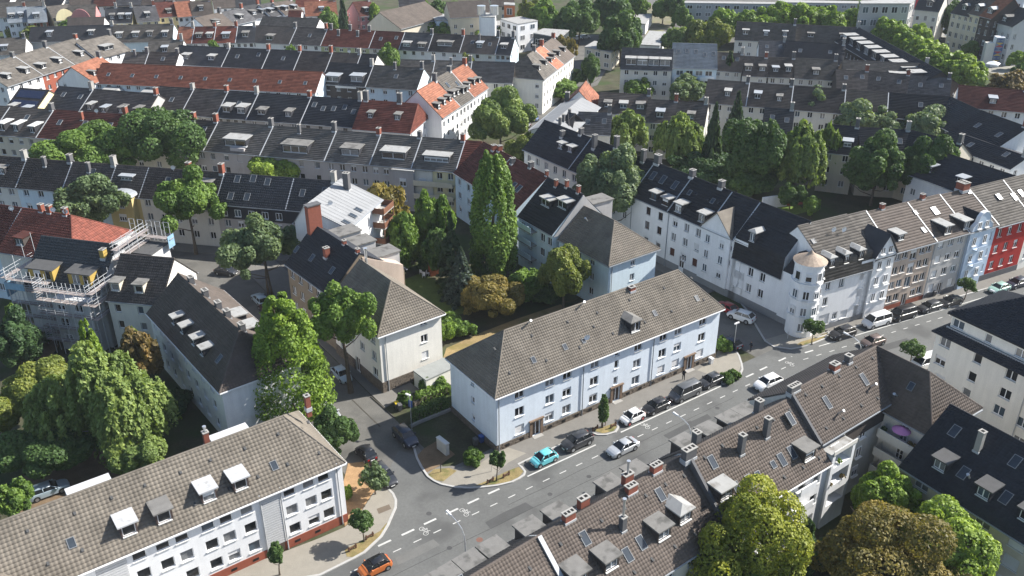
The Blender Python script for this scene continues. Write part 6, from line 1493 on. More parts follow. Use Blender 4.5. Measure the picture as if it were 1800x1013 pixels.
# H: row of dark roofs facing the camera, left
H_ = row((-95,268), (592,319), 13.0, 9.0, 4.6, 5.2, [
    (-20, 'dark brown roofed house at the far left edge of the second row', D(wall='pale')),
    (48, 'brown tiled house with small shed dormer and pale walls at the left edge', D(roof='dkbrown', wall='pale', ex=ex_dorm(1, rm=M_FLAT, w=1.8))),
    (128, 'brown tiled house behind the left street tree, chimney pair on the ridge', D(roof='dkbrown', wall='ltblue', ex=S(0, ch=2))),
    (205, 'brown tiled house half covered by tree crown beside the ochre house', D(roof='dkbrown', wall='ltblue', ex=S(1, ch=2))),
    (262, 'ochre rendered house with wide rooflight and rounded tin bay roof', D(roof='dkbrown', wall='ochre')),
    (337, 'dark roofed cream house behind the light green street tree', D(roof='dkbrown', wall='pale', ex=S(1, ch=1, m=M_BRICK, dish=1))),
    (395, 'house with recessed dark roof balcony right of the light green tree', D(roof='dkbrown', wall='pale', ex=ex_dorm(1, w=3.0, hh=1.6, wm=WALL['slate'], m=M_BRICK))),
    (517, 'anthracite roofed house with five rooflights and dark attic storey', D(roof='dark', wall='lilac')),
    (592, 'anthracite roofed house next to the white house with grey metal roof', D(roof='dark', wall='lilac', ex=S(2)))], lod=0, tw=.40, dw=.50, ov=.35)
b = MB(); h = H_[4]; L_ = h.L
b.box(1.2, -h.df-1.5, 0, L_-.8, -h.df-.01, 9.2); b.build('bay', WALL['ochre'], h.root)
b = MB(); c = L_/2+.2; n = 8
for i in range(n):
    t0, t1 = math.pi*i/n, math.pi*(i+1)/n; r = (L_-2)/2+.35
    b.hexa([(c-r*math.cos(t0), -h.df-1.8, 9.2), (c-r*math.cos(t1), -h.df-1.8, 9.2), (c-r*math.cos(t1), -h.df+1.6, 9.2), (c-r*math.cos(t0), -h.df+1.6, 9.2)], [(c-r*math.cos(t0), -h.df-1.8, 9.25+.7*math.sin(t0)), (c-r*math.cos(t1), -h.df-1.8, 9.25+.7*math.sin(t1)), (c-r*math.cos(t1), -h.df+1.6, 9.25+.7*math.sin(t1)), (c-r*math.cos(t0), -h.df+1.6, 9.25+.7*math.sin(t0))])
b.build('bay_roof', M_ZINC, h.root)
for z in (1.5, 4.4, 7.0): put_window(h.root, (c, -h.df-1.59, z), 0, 1.5, 1.35, 3, 1)
h.dormer(c-.4, 2.2, w=2.6, h=.9, rm=M_ZINC, wm=WALL['slate'], k=3)
h = H_[7]; skys(h, [(418,315), (445,315), (406,345), (434,347), (471,320)], w=1.0, hh=1.4)
b = MB(); b.box(0, -h.df-.12, 6.0, h.L, -h.df-.005, 8.6); b.build('attic_storey', WALL['slate'], h.root)
for u in np.linspace(1.5, h.L-1.5, 5): put_window(h.root, (u, -h.df-.2, 6.6), 0, 1.2, 1.3, 2, 1)
h = H_[8]; b = MB(); b.box(0, -h.df-.12, 6.0, h.L, -h.df-.005, 8.6); b.build('attic_storey', WALL['slate'], h.root); put_window(h.root, (h.L*.5, -h.df-.2, 6.6), 0, 1.2, 1.3, 2, 1)
# shaded continuation of the roof to the street corner
A, B = line((534,362), (592,319), 13)
# J1: long row with flat dormers
fl_ = dict(rm=M_FLATL, wm=WALL['slate'])
J1_ = row((-90,180.5), (345,211), 13.2, 9.2, 7.2, 5.5, [
    (18, 'brown roofed house at the left edge, its blank beige flank towards us', D(roof='brown', wall='beige')),
    (95, 'brown roofed beige house with three white dormers in a line', D(roof='brown', wall='beige', ex=ex_dorm(3, w=1.7, hh=1.7, inset=.7, rm=LB, sky=1, m=M_BRICKD))),
    (225, 'dark red roofed beige house with orange chimney and white dish', D(roof='dkred', wall='beige', ex=S(3, ch=2, m=M_BRICK, dish=1))),
    (345, 'brown roofed house hidden behind the two big left hand trees', D(roof='dkbrown', wall='beige', ex=S(1)))], cols=4)
J2_ = row((345,211), (846,249.5), 13.2, 9.2, 7.0, 5.5, [
    (384, 'narrow dark roofed house right of the big tree in the middle row', D(roof='dkbrown', wall='lilac', ex=S(1))),
    (481, 'greybrown roofed house with wide flat dormer and pale stair tower', D(roof='greybrown', wall='lilac', ex=ex_dorm(1, w=5.0, hh=1.7, inset=1.2, **fl_))),
    (592, 'greybrown roofed house with long tin dormer and lean chimneys', D(roof='greybrown', wall='lilac', ex=ex_dorm(1, w=6.5, hh=1.9, inset=.9, rm=M_FLAT, wm=WALL['slate'], ch=2, k=3))),
    (670, 'mauve rendered house with plain greybrown roof in the middle row', D(roof='greybrown', wall='lilac', ex=ex_dorm(1, w=4.4, hh=1.7, inset=1.3, rm=M_FLAT, wm=WALL['slate']))),
    (742, 'mauve rendered house whose flat dormer has two white windows', D(roof='greybrown', wall='lilac', ex=ex_dorm(1, w=5.6, hh=1.9, inset=1.0, rm=M_FLATL, wm=WALL['slate']))),
    (818, 'house with yellow loggias and a four window dormer in the middle row', D(roof='greybrown', wall='yellow', ex=ex_dorm(1, w=6.4, hh=1.4, inset=1.4, rm=M_FLATL, wm=WALL['slate'], k=4))),
    (846, 'narrow red tiled strip house closing the middle row at the poplar', D(roof='red', wall='ltblue', g1='gable'))], cols=4)
for px_, py_, c_ in ((708,300,'lilac'), (742,300,'pale')):
    q = at(px_, py_, 8.6); b = MB(); u, v = J2_[4].loc(q); b.box(u-2.2, v-.2, 0, u+2.2, -6.9, 8.6); w_ = b.build('rear_wing', WALL[c_], J2_[4].root); b = MB(); b.box(u-2.4, v-.4, 8.6, u+2.4, -6.8, 8.8); b.build('wing_roof', M_FLATL, w_)
    put_window(J2_[4].root, (u, v-.29, 5.4), 0, 1.4, 1.6, 2, 1); put_window(J2_[4].root, (u, v-.29, 2.2), 0, 1.4, 1.6, 2, 1)
for z in (3.2, 6.0):
    b = MB(); b.box(.6, -8.4, z-.2, J2_[5].L-.4, -7.01, z); b.box(.6, -8.4, z, J2_[5].L-.4, -8.3, z+.9); b.build('balcony', WALL['sand'], J2_[5].root)
q = at(420, 262, 9.6); u, v = J2_[1].loc(q); b = MB(); b.box(u-1.6, v, 0, u+1.6, -6.9, 10.0); t_ = b.build('stair_tower', WALL['lilac'], J2_[1].root); b = MB(); b.box(u-1.8, v-.2, 10.0, u+1.8, -4, 10.2); b.build('wing_roof', M_LEAD, t_)
# J3
J3a = row((35,155), (86,159), 13, 9, 7.0, 5.5, [(86, 'house with blue solar panels on its dark roof, cream gable', D(roof='dkbrown', wall='yellow', g1='gable', ex=ex_dorm(2, w=2.0, hh=1.3, inset=.3, ch=0)))], lod=1)
pv = J3a[0]; M_PV = mat('solar_panel', (.012,.018,.045), .15, 0, spec=.5)
for i in range(6):
    for j in range(2):
        b = MB(); b.box(-.62, -1.25, 0, .62, 1.25, .06); me = CACHE.setdefault('pv', b.mesh('solar_panel', [M_PV])); pv.on_roof('solar_panel', me, 'f', 1.3+i*(pv.L-2.4)/5, 1.6+j*2.9, up=.1)
J3_ = row((104,152), (278,166), 13, 9, 7.0, 5.5, [
    (165, 'dark roofed house with two skylights right of the cream solar gable', D(roof='dark', wall='grey', ex=S(2))),
    (278, 'dark roofed house with red brick chimney and three pale little dormers', D(roof='dkbrown', wall='grey', ex=ex_dorm(4, w=1.5, hh=1.4, inset=.7, m=M_BRICK)))], cols=4)
J4_ = row((282,152), (637,176), 13.2, 9, 7.2, 5.5, [
    (342, 'brown roofed house behind the silvery tree left of centre', D(roof='dkbrown', wall='grey', ex=S(1, m=M_CONC))),
    (402, 'brown black roofed house beside the silvery tree, plain slope', D(roof='dkbrown', wall='grey', ex=S(0, ch=1))),
    (455, 'black roofed house with two white dormers in the third row', D(roof='dark', wall='grey', ex=ex_dorm(2, w=2.2, hh=1.6, inset=.9, sky=1))),
    (548, 'dark roofed house with two dark tin dormers in the third row', D(roof='dark', wall='grey', ex=ex_dorm(2, w=2.0, hh=1.4, inset=1.1, rm=M_FLAT))),
    (637, 'black roofed house with a row of open rooflights beside the red corner house', D(roof='navy', wall='grey', ex=S(5)))], cols=4)
# red corner building K
K1_ = row((637,176), (735,183), 14, 9.4, 6.8, 5.5, [(735, 'red tiled white corner house front with two small dormers', D(roof='red', wall='white', ex=ex_dorm(2, w=1.6, hh=1.5, inset=2.2, rm=M_FLAT, ch=0), g0='party', g1='hip', hip1=.01))], cols=5)
for u in (1.0, 9.2): K1_[0].chimney(u, 0, 1.0, 1.0, 2.2, m=M_BRICKD)
KA, KB = line((733,160), (818,112), 15.5); 
KL_ = np.hypot(*(KB-KA)); kd = (KB-KA)/KL_; kdf = 6.0
for i, (a, c, lab, rf, n, wl) in enumerate(((0, .36, 'orange tiled section of the white corner building with three slate dormers', 'orange', 3, 'white'), (.36, .66, 'grey tiled middle section of the white corner building with skylights', 'greybrown', 4, 'greywhite'), (.66, 1.0, 'orange tiled far section of the white corner building by the street trees', 'orange', 3, 'white'))):
    h = House(lab, KA+kd*KL_*a, KA+kd*KL_*c, hr=15.5+(.4 if i == 1 else 0), he=10, df=kdf, db=6, roof=rf, wall=wl, lod=1, g0='gable' if i == 0 else 'party', g1='gable' if i == 2 else 'party', cols=4, end0=[], name='corner_house', cat='corner house')
    ex_dorm(n, w=1.3, hh=1.5, inset=1.2, rm=M_FLAT, ch=1, sky=2 if i == 1 else 0)(h)
# J5 behind: brown houses, roof terrace house
J5_ = row((580,110), (745,120), 13, 9, 6.5, 5.5, [
    (657, 'dark house with white roof terrace parapet behind the long red roof', D(roof='dark', wall='dark', ex=ex_dorm(2, w=4, hh=1.9, inset=.5, rm=M_ZINC))),
    (745, 'brown roofed house with two tall dark chimneys and pale green wall', D(roof='greybrown', wall='ltblue', ex=S(1, ch=2, m=M_BRICKD)))], cols=4)
q = at(612, 146, 9.0); u, v = J5_[0].loc(q); b = MB(); b.box(u-3, v-1.8, 8.0, u+3, v, 9.0); b.build('roof_terrace', WALL['white'], J5_[0].root)
RL = row((180,111), (566,127), 12.4, 8.6, 6.2, 5.5, [(566, 'very long orange red tiled terrace with pale blue rear extensions', D(roof='redorange', wall='ltblue', cols=22, ex=lambda h: [h.skylight(h.L*(i+.5)/9, 3.6, .8, 1.1) for i in range(9)]))], lod=1)
for i in range(5):
    u = 6+i*11.5; b = MB(); b.box(u-3, -9.2, 0, u+3, -6.21, 6.4); e_ = b.build('rear_bay', WALL['ltblue'], RL[0].root); b = MB(); b.hexa([(u-3.3, -9.5, 6.4), (u+3.3, -9.5, 6.4), (u+3.3, -6, 6.6), (u-3.3, -6, 6.6)], [(u-2.2, -9.0, 7.4), (u+2.2, -9.0, 7.4), (u+2.2, -6, 7.7), (u-2.2, -6, 7.7)]); b.build('bay_roof', M_FLATL, e_)
    for x in (-1.5, 1.5): put_window(RL[0].root, (u+x, -9.29, 3.6), 0, 1.3, 1.4, 2, 2)
# left end: orange gable house, K-left street row
A, B = line((125,118), (166,103), 12.8); h = House('orange tiled gabled corner house with white verges at the left', A, B+(B-A)*.25, hr=12.8, he=9, df=6.0, db=5, roof='orange', wall='white', lod=1, g0='gable', g1='gable'); ex_dorm(2, w=1.3, hh=1.2, inset=1.5, m=M_BRICKD)(h)
A, B = line((-40,118), (135,67), 13.5); L_ = np.hypot(*(B-A)); dd = (B-A)/L_
for i, (a, c, lab, rf) in enumerate(((0, .34, 'pale brown roofed white house at the left edge, two dormers', 'greybrown'), (.34, .67, 'pale brown roofed house with red brick front left of the orange gable', 'greybrown'), (.67, 1.0, 'pale brown roofed house behind the orange gable house', 'greybrown'))):
    h = House(lab, A+dd*L_*a, A+dd*L_*c, hr=13.5, he=9, df=8, db=6, roof=rf, wall=('white', 'redbrick', 'white')[i], lod=1, g0='gable' if i == 0 else 'party', g1='gable' if i == 2 else 'party'); ex_dorm(2 if i < 2 else 1, w=1.9, hh=1.5, inset=1.5, rm=M_FLATL, ch=1)(h)
A, B = line((135,75), (190,62), 13.0); h = House('brown roofed house with a wide dormer above the pale brown row', A, B+(B-A)*.1, hr=13, he=9, df=7, db=6, roof='greybrown', wall='white', lod=2, g0='gable', g1='gable'); ex_dorm(1, w=4)(h)
# rows R1/R2 behind
r1e = row((222,92), (315,93), 12.5, 8.8, 6, 5.5, [(262, 'greybrown hipped house behind the orange gable', D(roof='greybrown', wall='white', ex=S(0, ch=2))), (315, 'low dark roofed house behind the long red terrace, left part', D(roof='dkbrown', wall='white', ex=S(1, ch=1)))], lod=2, cols=3)
r1e2 = row((315,80), (663,96), 12.8, 9, 6.5, 5.5, [
    (405, 'black roofed house behind the conical tree above the red terrace', D(roof='dark', wall='pale', ex=ex_dorm(2, w=2.0, ch=1))),
    (475, 'black roofed house with a white verge line above the red terrace', D(roof='dark', wall='pale', ex=S(2, m=M_BRICK))),
    (530, 'black roofed house behind the tall conical tree in the fourth row', D(roof='dark', wall='pale', ex=S(1))),
    (585, 'dark brown roofed house with brick chimney in the fourth row', D(roof='dkbrown', wall='pale', ex=S(0, m=M_BRICK))),
    (635, 'brown roofed house with white dish in the fourth row', D(roof='brown', wall='pale', ex=S(0, dish=1))),
    (663, 'narrow black roofed house ending the fourth row at a round tree', D(roof='dark', wall='pale', g1='gable'))], lod=1, cols=3)
r1f = row((706,105), (905,110), 12.8, 9, 6.5, 5.5, [
    (765, 'brown roofed house right of the round tree, fourth row', D(roof='greybrown', wall='pale', ex=S(0))),
    (830, 'brown roofed house with dark chimneys beside the orange corner roof', D(roof='greybrown', wall='pale', ex=S(0, ch=2, m=M_BRICKD)))
    , (925, 'grey roofed beige house end next to the long white corner house', D(roof='slate', wall='pale', g1='gable'))], lod=1, cols=4)
K2a, K2b = line((918,103), (960,75), 14.5); L_ = np.hypot(*(K2b-K2a)); dd = (K2b-K2a)/L_
for i, (a, c, lab, rf) in enumerate(((-.05, .5, 'white corner house with grey hip roof seen end on at the upper centre', 'greybrown'), (.5, .82, 'white house with orange tiled roof in the upper centre street', 'orange'), (.82, 1.35, 'white house with brown roof and white dormers beyond the orange one', 'brown'))):
    h = House(lab, K2a+dd*L_*a, K2a+dd*L_*c, hr=14.5, he=9.8, df=6.3, db=6, roof=rf, wall='cream', lod=1, g0='hip' if i == 0 else 'party', hip0=5 if i == 0 else 0, g1='gable' if i == 2 else 'party', cols=4); ex_dorm(2, w=1.3, hh=1.4, inset=1.6, rm=M_FLAT)(h)
r2a = row((315,48), (450,46), 12.5, 8.8, 6.5, 5.5, [
    (342, 'orange steep gabled house in the fifth row', D(roof='orange', wall='white', ex=S(0, ch=1, m=M_CONC))), (380, 'red roofed house with two white dormers in the fifth row', D(roof='dkred', wall='white', ex=ex_dorm(2, w=2))),
    (418, 'orange red roofed house with one dormer in the fifth row', D(roof='red', wall='white', ex=ex_dorm(1, w=2.2))), (450, 'black roofed house with white dormer in the fifth row', D(roof='dark', wall='white', ex=ex_dorm(1, w=2.2)))], lod=1, cols=3)
r2b = row((450,45), (905,66), 12.6, 8.8, 6.5, 5.5, [
    (522, 'brown roofed house with white roof terrace in the fifth row', D(roof='brown', wall='white', ex=ex_dorm(1, w=3, inset=.5))), (576, 'dark brown roofed house with white rear balcony in the fifth row', D(roof='dkbrown', wall='white', ex=S(1))),
    (660, 'orange roofed house with yellow green rear wall and many chimneys', D(roof='red', wall='green', cols=6, ex=lambda h: [h.chimney(h.L*(i+.4)/5, 2.2 if i % 2 else 0, .8, .8, 1.6, m=M_BRICKD) for i in range(5)])),
    (712, 'plain red roofed house right of the yellow green wall', D(roof='dkred', wall='pale', ex=S(2, ch=0))), (762, 'grey roofed house with white flat roof terrace in the fifth row', D(roof='slate', wall='white', ex=ex_dorm(2, w=2.6, inset=.6))),
    (817, 'dark brown roofed house with wide dormer behind the small fir', D(roof='dkbrown', wall='white', ex=ex_dorm(1, w=5))), (879, 'brown roofed house with two tall chimneys in the fifth row', D(roof='brown', wall='white', ex=ex_dorm(1, w=2, sky=2, ch=2))),
    (905, 'black roofed narrow house ending the fifth row', D(roof='dark', wall='ltblue', g1='gable', ex=ex_dorm(1, w=2)))], lod=1, cols=3)
for lab, a, c, hr, he, df, rf, wl, nd in (
    ('broad brown roofed hall like house in the sixth row', (463,29), (562,33), 12, 8, 7, 'greybrown', 'white', 0), ('large brown hip roofed hall left of the flat school building', (667,22), (747,3), 13, 8.5, 9, 'brown', 'beige', 0),
    ('pale blue roofed white house at the upper left corner', (12,13), (45,11), 13, 9, 7, 'bluegrey', 'white', 2), ('grey blue roofed house with brick front beside the pale blue roof', (47,13), (80,11), 13, 9, 7, 'bluegrey', 'redbrick', 1),
    ('brown roofed house at the top left corner above the pale blue roofs', (0,5), (75,2), 13, 9, 6, 'greybrown', 'white', 0), ('brown roofed house with cream curved gable, upper left', (82,12), (120,8), 13, 9, 7, 'greybrown', 'yellow', 0), ('brown roofed house with pink curved gable, upper left', (120,10), (168,8), 13, 9, 7, 'greybrown', 'pink', 0),
    ('dark brown house below the cream gable, upper left', (120,32), (183,30), 12, 8.5, 5, 'brown', 'white', 0), ('black roofed house with pale dormers, upper left', (185,14), (206,13), 13, 9, 7, 'dark', 'yellow', 1), ('slate roofed house with two white dormers, upper left', (206,13), (233,12), 13, 9, 7, 'navy', 'yellow', 2),
    ('grey roofed yellow house with white balcony, upper left', (233,12), (272,9), 13, 9, 7, 'slate', 'yellow', 1), ('red roofed house with white dormers at the top, upper left', (270,5), (308,2), 13, 9, 7, 'dkred', 'yellow', 1), ('bright orange roofed house at the top, upper left', (306,4), (336,2), 13, 9, 7, 'orange', 'white', 0),
    ('brown house with grey dormer right of the orange roof at the top', (334,3), (370,1), 13, 9, 6, 'brown', 'white', 1), ('tan brown roofed white house, first of the sixth row pair', (342,32), (388,22), 12, 8.5, 6, 'brown', 'white', 1), ('slate brown roofed white house, second of the sixth row pair', (388,22), (426,14), 12, 8.5, 6, 'slate', 'white', 1),
    ('dark roofed low house at the far left between the trees', (55,48), (200,44), 12, 8.5, 5.5, 'dark', 'grey', 2), ('long greybrown roofed house with dormers above the left trees', (200,45), (305,42), 12.5, 8.5, 6.5, 'greybrown', 'ltblue', 4),
    ('tan roofed white house at the left edge of the sixth row', (-30,70), (45,66), 12, 8.5, 6, 'greybrown', 'white', 1), ('narrow house with brown chimneys in the row behind the tan roofs', (262,72), (322,70), 12, 8.5, 6, 'greybrown', 'white', 1),
    ('white houses block with dark roof at the top, left of centre', (455,9), (480,4), 12, 8.5, 6, 'slate', 'white', 2), ('brown roofed white house in the white terrace at the top', (480,6), (512,0), 12, 8.5, 6, 'brown', 'white', 2), ('dark roofed white house beside the small red hip roof', (426,12), (455,7), 12, 8.5, 6, 'dark', 'white', 2),
    ('small red hip roofed house at the top, left of centre', (508,19), (530,19), 11, 8, 4, 'red', 'white', 0), ('orange roofed house at the top between the trees', (535,3), (590,1), 13, 9, 6, 'orange', 'white', 1), ('dark red roofed pink house behind the tall fir at the top', (620,4), (650,1), 13, 9, 6, 'dkred', 'pink', 1),
    ('beige block with brown roof at the top centre', (785,4), (858,1), 15, 11, 7, 'brown', 'sand', 0)):
    A, B = line(a, c, hr); h = House(lab, A, B, hr=hr, he=he, df=df, db=6, roof=rf, wall=wl, lod=1, g0='gable', g1='gable', flash=False, cols=3)
    if nd: ex_dorm(nd, w=1.9, hh=1.5, inset=1.4)(h)
    if 'curved gable' in lab:
        b = MB(); c_ = h.L/2; n = 10; pr = [(c_-3.2*math.cos(math.pi*i/n), -df-.3, 9+3.8*math.sin(math.pi*i/n)) for i in range(n+1)]; b.hexa([(x, y+.4, z) for x, y, z in pr], pr); b.build('curved_gable', WALL[wl], h.root)

# ---------------- right half
def flat(lab, pts, z, wl, rm, storeys=2, h0=0, name='building', cat='building', winrow=True, par=.3, k=3, attach=None):
    """flat roofed building from roof corner pixels"""
    P = [at(x, y, z)[:2] for x, y in pts]; c = sum(P)/len(P); a = sum(P[i][0]*P[(i+1) % len(P)][1]-P[(i+1) % len(P)][0]*P[i][1] for i in range(len(P)))
    if a < 0: P = P[::-1]
    t = thing(name, lab, cat, (*c, 0)); b = MB(); b.hexa([(*(p-c), 0) for p in P], [(*(p-c), z-par) for p in P]); b.build('wall', wl, t)
    b = MB(); b.hexa([(*((p-c)*1.02), z-par) for p in P], [(*((p-c)*1.02), z) for p in P]); b.build('roof', rm, t)
    for i in range(len(P)):
        p, q = P[i]-c, P[(i+1) % len(P)]-c; d = q-p; L = np.hypot(*d); d = d/L; nn = np.array([d[1], -d[0]])
        if ((p+q)/2+c) @ nn < 0 and L > 4 and winrow:
            n = max(1, int(L/3.2))
            for j in range(n):
                for s_ in range(storeys):
                    u = L*(j+.5)/n; hh = (z-par)/storeys; pp = p+d*u+nn*.08; put_window(t, (pp[0], pp[1], hh*s_+hh*.3), math.atan2(d[1], d[0]), min(2.0, L/n*.7), hh*.5, k if not isinstance(k, int) else 2, 2)
    return t
M_GLAZ = mat('dark_curtain_wall', (.05,.06,.065), .2, .1, 1)
flat('low flat roofed school wing with glazed band at the top centre', [(752,24), (850,26), (872,36), (768,36)], 9, WALL['sky'], M_FLATL, 2)
flat('wide low flat roofed school hall in front of the glazed wing', [(775,38), (905,36), (945,48), (800,56)], 6, WALL['ltblue'], M_FLATL, 1)
tk = flat('white roof plant room on the school with two round tanks', [(842,22), (872,23), (870,30), (846,29)], 13, WALL['white'], M_FLATL, 1, winrow=False)
for i in (-1, 1):
    b = MB(); b.tube((i*2.2, 0, 13), (i*2.2, 0, 16), 1.5, n=12); b.build('tank', M_STEEL, tk)
flat('orange rendered block at the top edge beside the trees', [(886,4), (905,5), (905,9), (886,8)], 14, mat('render_orange', (.38,.14,.06), .9, .06), M_FLATL, 3)
flat('white banded flat office left of the glazed pavilion', [(880,33), (915,29), (945,36), (910,42)], 10, WALL['white'], M_FLATL, 3)
flat('flat roofed glazed pavilion beside the street tree in the upper centre', [(938,58), (955,50), (1000,53), (985,66)], 8, M_GLAZ, M_FLATL, 1, k='c')
flat('flat white roofed workshop under the big dark tree', [(1028,82), (1045,72), (1090,78), (1075,92)], 6, WALL['beige'], M_FLATL, 2)
flat('pale flat roofed workshop with white parapet right of the big dark tree', [(1125,78), (1142,54), (1170,56), (1160,80)], 5, WALL['white'], M_FLATL, 1, winrow=False)
flat('long white flat shed roof beside the waste ground', [(1116,40), (1124,23), (1147,24), (1135,42)], 4, WALL['white'], M_FLATL, 1, winrow=False)
flat('long grey slab building at the top edge, right of centre', [(1205,2), (1370,4), (1370,7), (1205,5)], 11, WALL['greywhite2'], M_FLATL, 4)
flat('pale grey office slab continuing along the top edge', [(1370,0), (1508,2), (1508,6), (1370,4)], 10, WALL['greywhite2'], M_FLATL, 4)
flat('modern grey office block with staggered windows at the top right', [(1512,2), (1580,-2), (1608,0), (1600,6), (1515,6)], 17, WALL['grey'], M_FLATL, 4, k=3)
rb = thing('banner', 'tall red banner sign on the grey block at the top right', 'banner', (*at(1614, 26, 0)[:2], 0)); b = MB(); b.box(-2.2, -.2, 2, 2.2, .2, 18); b.build('cloth', mat('red_cloth', (.55,.04,.05), .7, .05), rb); b = MB(); b.box(-2.4, -.1, 0, -2.2, .1, 18.2); b.build('pole', M_STEEL, rb)
L1 = row((1094,84), (1183,87), 13.5, 9, 5.5, 5.5, [(1183, 'beige house with wide flat attic dormer and balconies in the upper centre', D(roof='slate', wall='pale', cols=5, ex=lambda h: [h.dormer(h.L*q, .8, w=h.L*.22, h=1.9, rm=M_FLATL, wm=WALL['slate']) for q in (.2, .42, .64, .86)]))], lod=1)
L1b = row((1183,76), (1260,78), 14.5, 9.4, 7.5, 5.5, [(1260, 'pale blue house with grey slate roof and stacked balconies in the upper centre', D(roof='bluegrey', wall='ltblue', cols=4, ww=1.9, ex=S(5, ch=0)))], lod=1)
for s_ in range(2):
    for u in (2.6, L1b[0].L-2.6):
        b = MB(); b.box(u-2, -8.9, 3.0+s_*3, u+2, -7.51, 3.15+s_*3); b.box(u-2, -8.9, 3.15+s_*3, u+2, -8.8, 4.0+s_*3); b.build('balcony', WALL['white'], L1b[0].root)
for lab, a, c, hr, he, df, rf, wl, nd, lo in (
    ('brown roofed low house behind the spruce in the upper centre', (1260,92), (1308,95), 12.5, 8.8, 5.5, 'brown', 'pale', 0, 1), ('dark roofed house with white dormer right of the spruce', (1308,99), (1350,101), 12.8, 9, 6, 'dkbrown', 'pale', 2, 1), ('dark roofed house with two dormers and a chimney, right upper row', (1350,101), (1398,102.5), 12.8, 9, 6, 'dkbrown', 'pale', 2, 1),
    ('dark roofed house with loft terrace and small pediment, right upper row', (1398,102.5), (1472,106), 12.8, 9, 6.5, 'greybrown', 'pale', 1, 1),
    ('brown ridge roof behind with a line of long flat dormers', (1482,106), (1632,113), 13.5, 9.5, 7, 'greybrown', 'dark', 4, 1),
    ('dark roofed house with one skylight left of the slate one', (1470,122.5), (1527,125), 12.5, 9, 6.5, 'dkbrown', 'dark', 0, 1), ('dark roofed house with hipped bay in the right upper row', (1527,125), (1600,132), 12.5, 9, 6.5, 'dkbrown', 'dark', 0, 1), ('pale slate roofed house with tall grey chimney block at the row end', (1600,132), (1672,138), 12.5, 9, 6.5, 'slate', 'pale', 0, 1),
    ('black roof with small skylight behind the white dormer row', (1382,72), (1486,79), 13.5, 9.5, 8, 'navy', 'dark', 0, 1), ('mottled grey roof with white gable left of the black roof', (1335,71), (1382,73), 13, 9.5, 7, 'slate', 'white', 0, 1),
    ('brown roofed cream house with attic window strip at the top right', (1296,38), (1400,43), 14, 9.5, 5, 'greybrown', 'pale', 3, 1), ('long plain brown roof in front of the lime green treetops', (1400,43), (1512,49), 13.5, 9.5, 5, 'greybrown', 'dark', 2, 1),
    ('dark roofed terrace house behind the spruces, left of pair', (1140,175), (1192,178), 12.5, 9, 6, 'dkbrown', 'pale', 1, 1), ('dark roofed terrace house behind the spruces, right of pair', (1192,178), (1245,182), 12.5, 9, 6, 'dkbrown', 'pale', 1, 1),
    ('flat topped house with sunlit attic slope and white rear wall', (1055,163), (1144,167), 12.5, 9.3, 5.5, 'brown', 'white', 3, 1), ('small slate roofed house beside the orange peaked roof', (1018,197), (1075,199), 12, 8.5, 4.5, 'slate', 'pale', 0, 1),
    ('black hip roofed house behind the silvery trees, right', (1345,189), (1396,193), 13, 9, 7, 'dark', 'pale', 0, 1), ('black tiled house with two rooflights behind the lime tree', (1452,218), (1511,224), 13, 9, 6.5, 'navy', 'beige', 2, 1), ('long black tiled house with shadowed slope right of the rooflight house', (1511,224), (1600,229), 13, 9, 6.5, 'navy', 'beige', 0, 1),
    ('black roofed house with white ridge caps in the right hand courtyard', (1600,229), (1692,252), 13, 9, 6.5, 'navy', 'beige', 0, 1),
    ('large black roof with two pale skylights at the right edge', (1726,195), (1806,224), 14, 9, 9, 'navy', 'white', 0, 1), ('black roofed white house behind the yellow green tree at the right', (1640,262), (1810,318), 12.5, 8.5, 6, 'navy', 'white', 3, 1), ('white walled house with paired windows beneath the black skylight roof', (1690,236), (1806,276), 11, 9.2, 4, 'navy', 'white', 0, 1),
    ('red brown roofed house with three skylights at the right edge', (1686,150), (1806,160), 12.5, 9, 6.5, 'dkred', 'white', 1, 1)):
    A, B = line(a, c, hr); h = House(lab, A, B, hr=hr, he=he, df=df, db=6, roof=rf, wall=wl, lod=lo, g0='gable', g1='gable', flash=True)
    if nd: ex_dorm(nd, w=2.0 if nd < 4 else 4.5, hh=1.4, inset=1.2, ch=1)(h)
    else: S(2, ch=1)(h)
M2 = row((1245,140), (1672,171), 13, 9, 6.5, 5.5, [
    (1318, 'brown roofed house with slim chimney, left of the right centre row', D(roof='brown', wall='pale', ex=ex_dorm(1, m=M_BRICKD))), (1395, 'brown roofed house with white dormer in the right centre row', D(roof='brown', wall='pale', ex=ex_dorm(2))),
    (1487, 'dark brown roofed house behind the silvery tree tops', D(roof='dkbrown', wall='pale', ex=S(0))), (1562, 'rough brown roofed house in the right centre row', D(roof='brown', wall='dark', ex=S(0, ch=0))), (1672, 'wide black roof in shade in the right centre row', D(roof='navy', wall='dark', g1='gable', ex=S(1, ch=0)))], lod=1)
A, B = line((1672,171), (1728,197), 13); House('black roofed connecting house bending down at the right', A, B, hr=13, he=9, df=7, db=6, roof='navy', wall='dark', lod=1, g0='gable', g1='gable')
# long dormered roof running to the back
A, B = line((1510,49), (1655,126), 14); h = House('long black roof with a line of grey box dormers beside the lime trees', A, B, hr=14, he=10, df=6.5, db=6.5, roof='navy', wall='dark', lod=1, g0='gable', g1='gable', flash=False)
for i in range(9): h.dormer(h.L*(i+.7)/9.6, .8, w=3.4, h=2.2, rm=M_FLATL, wm=WALL['slate'], k=3)
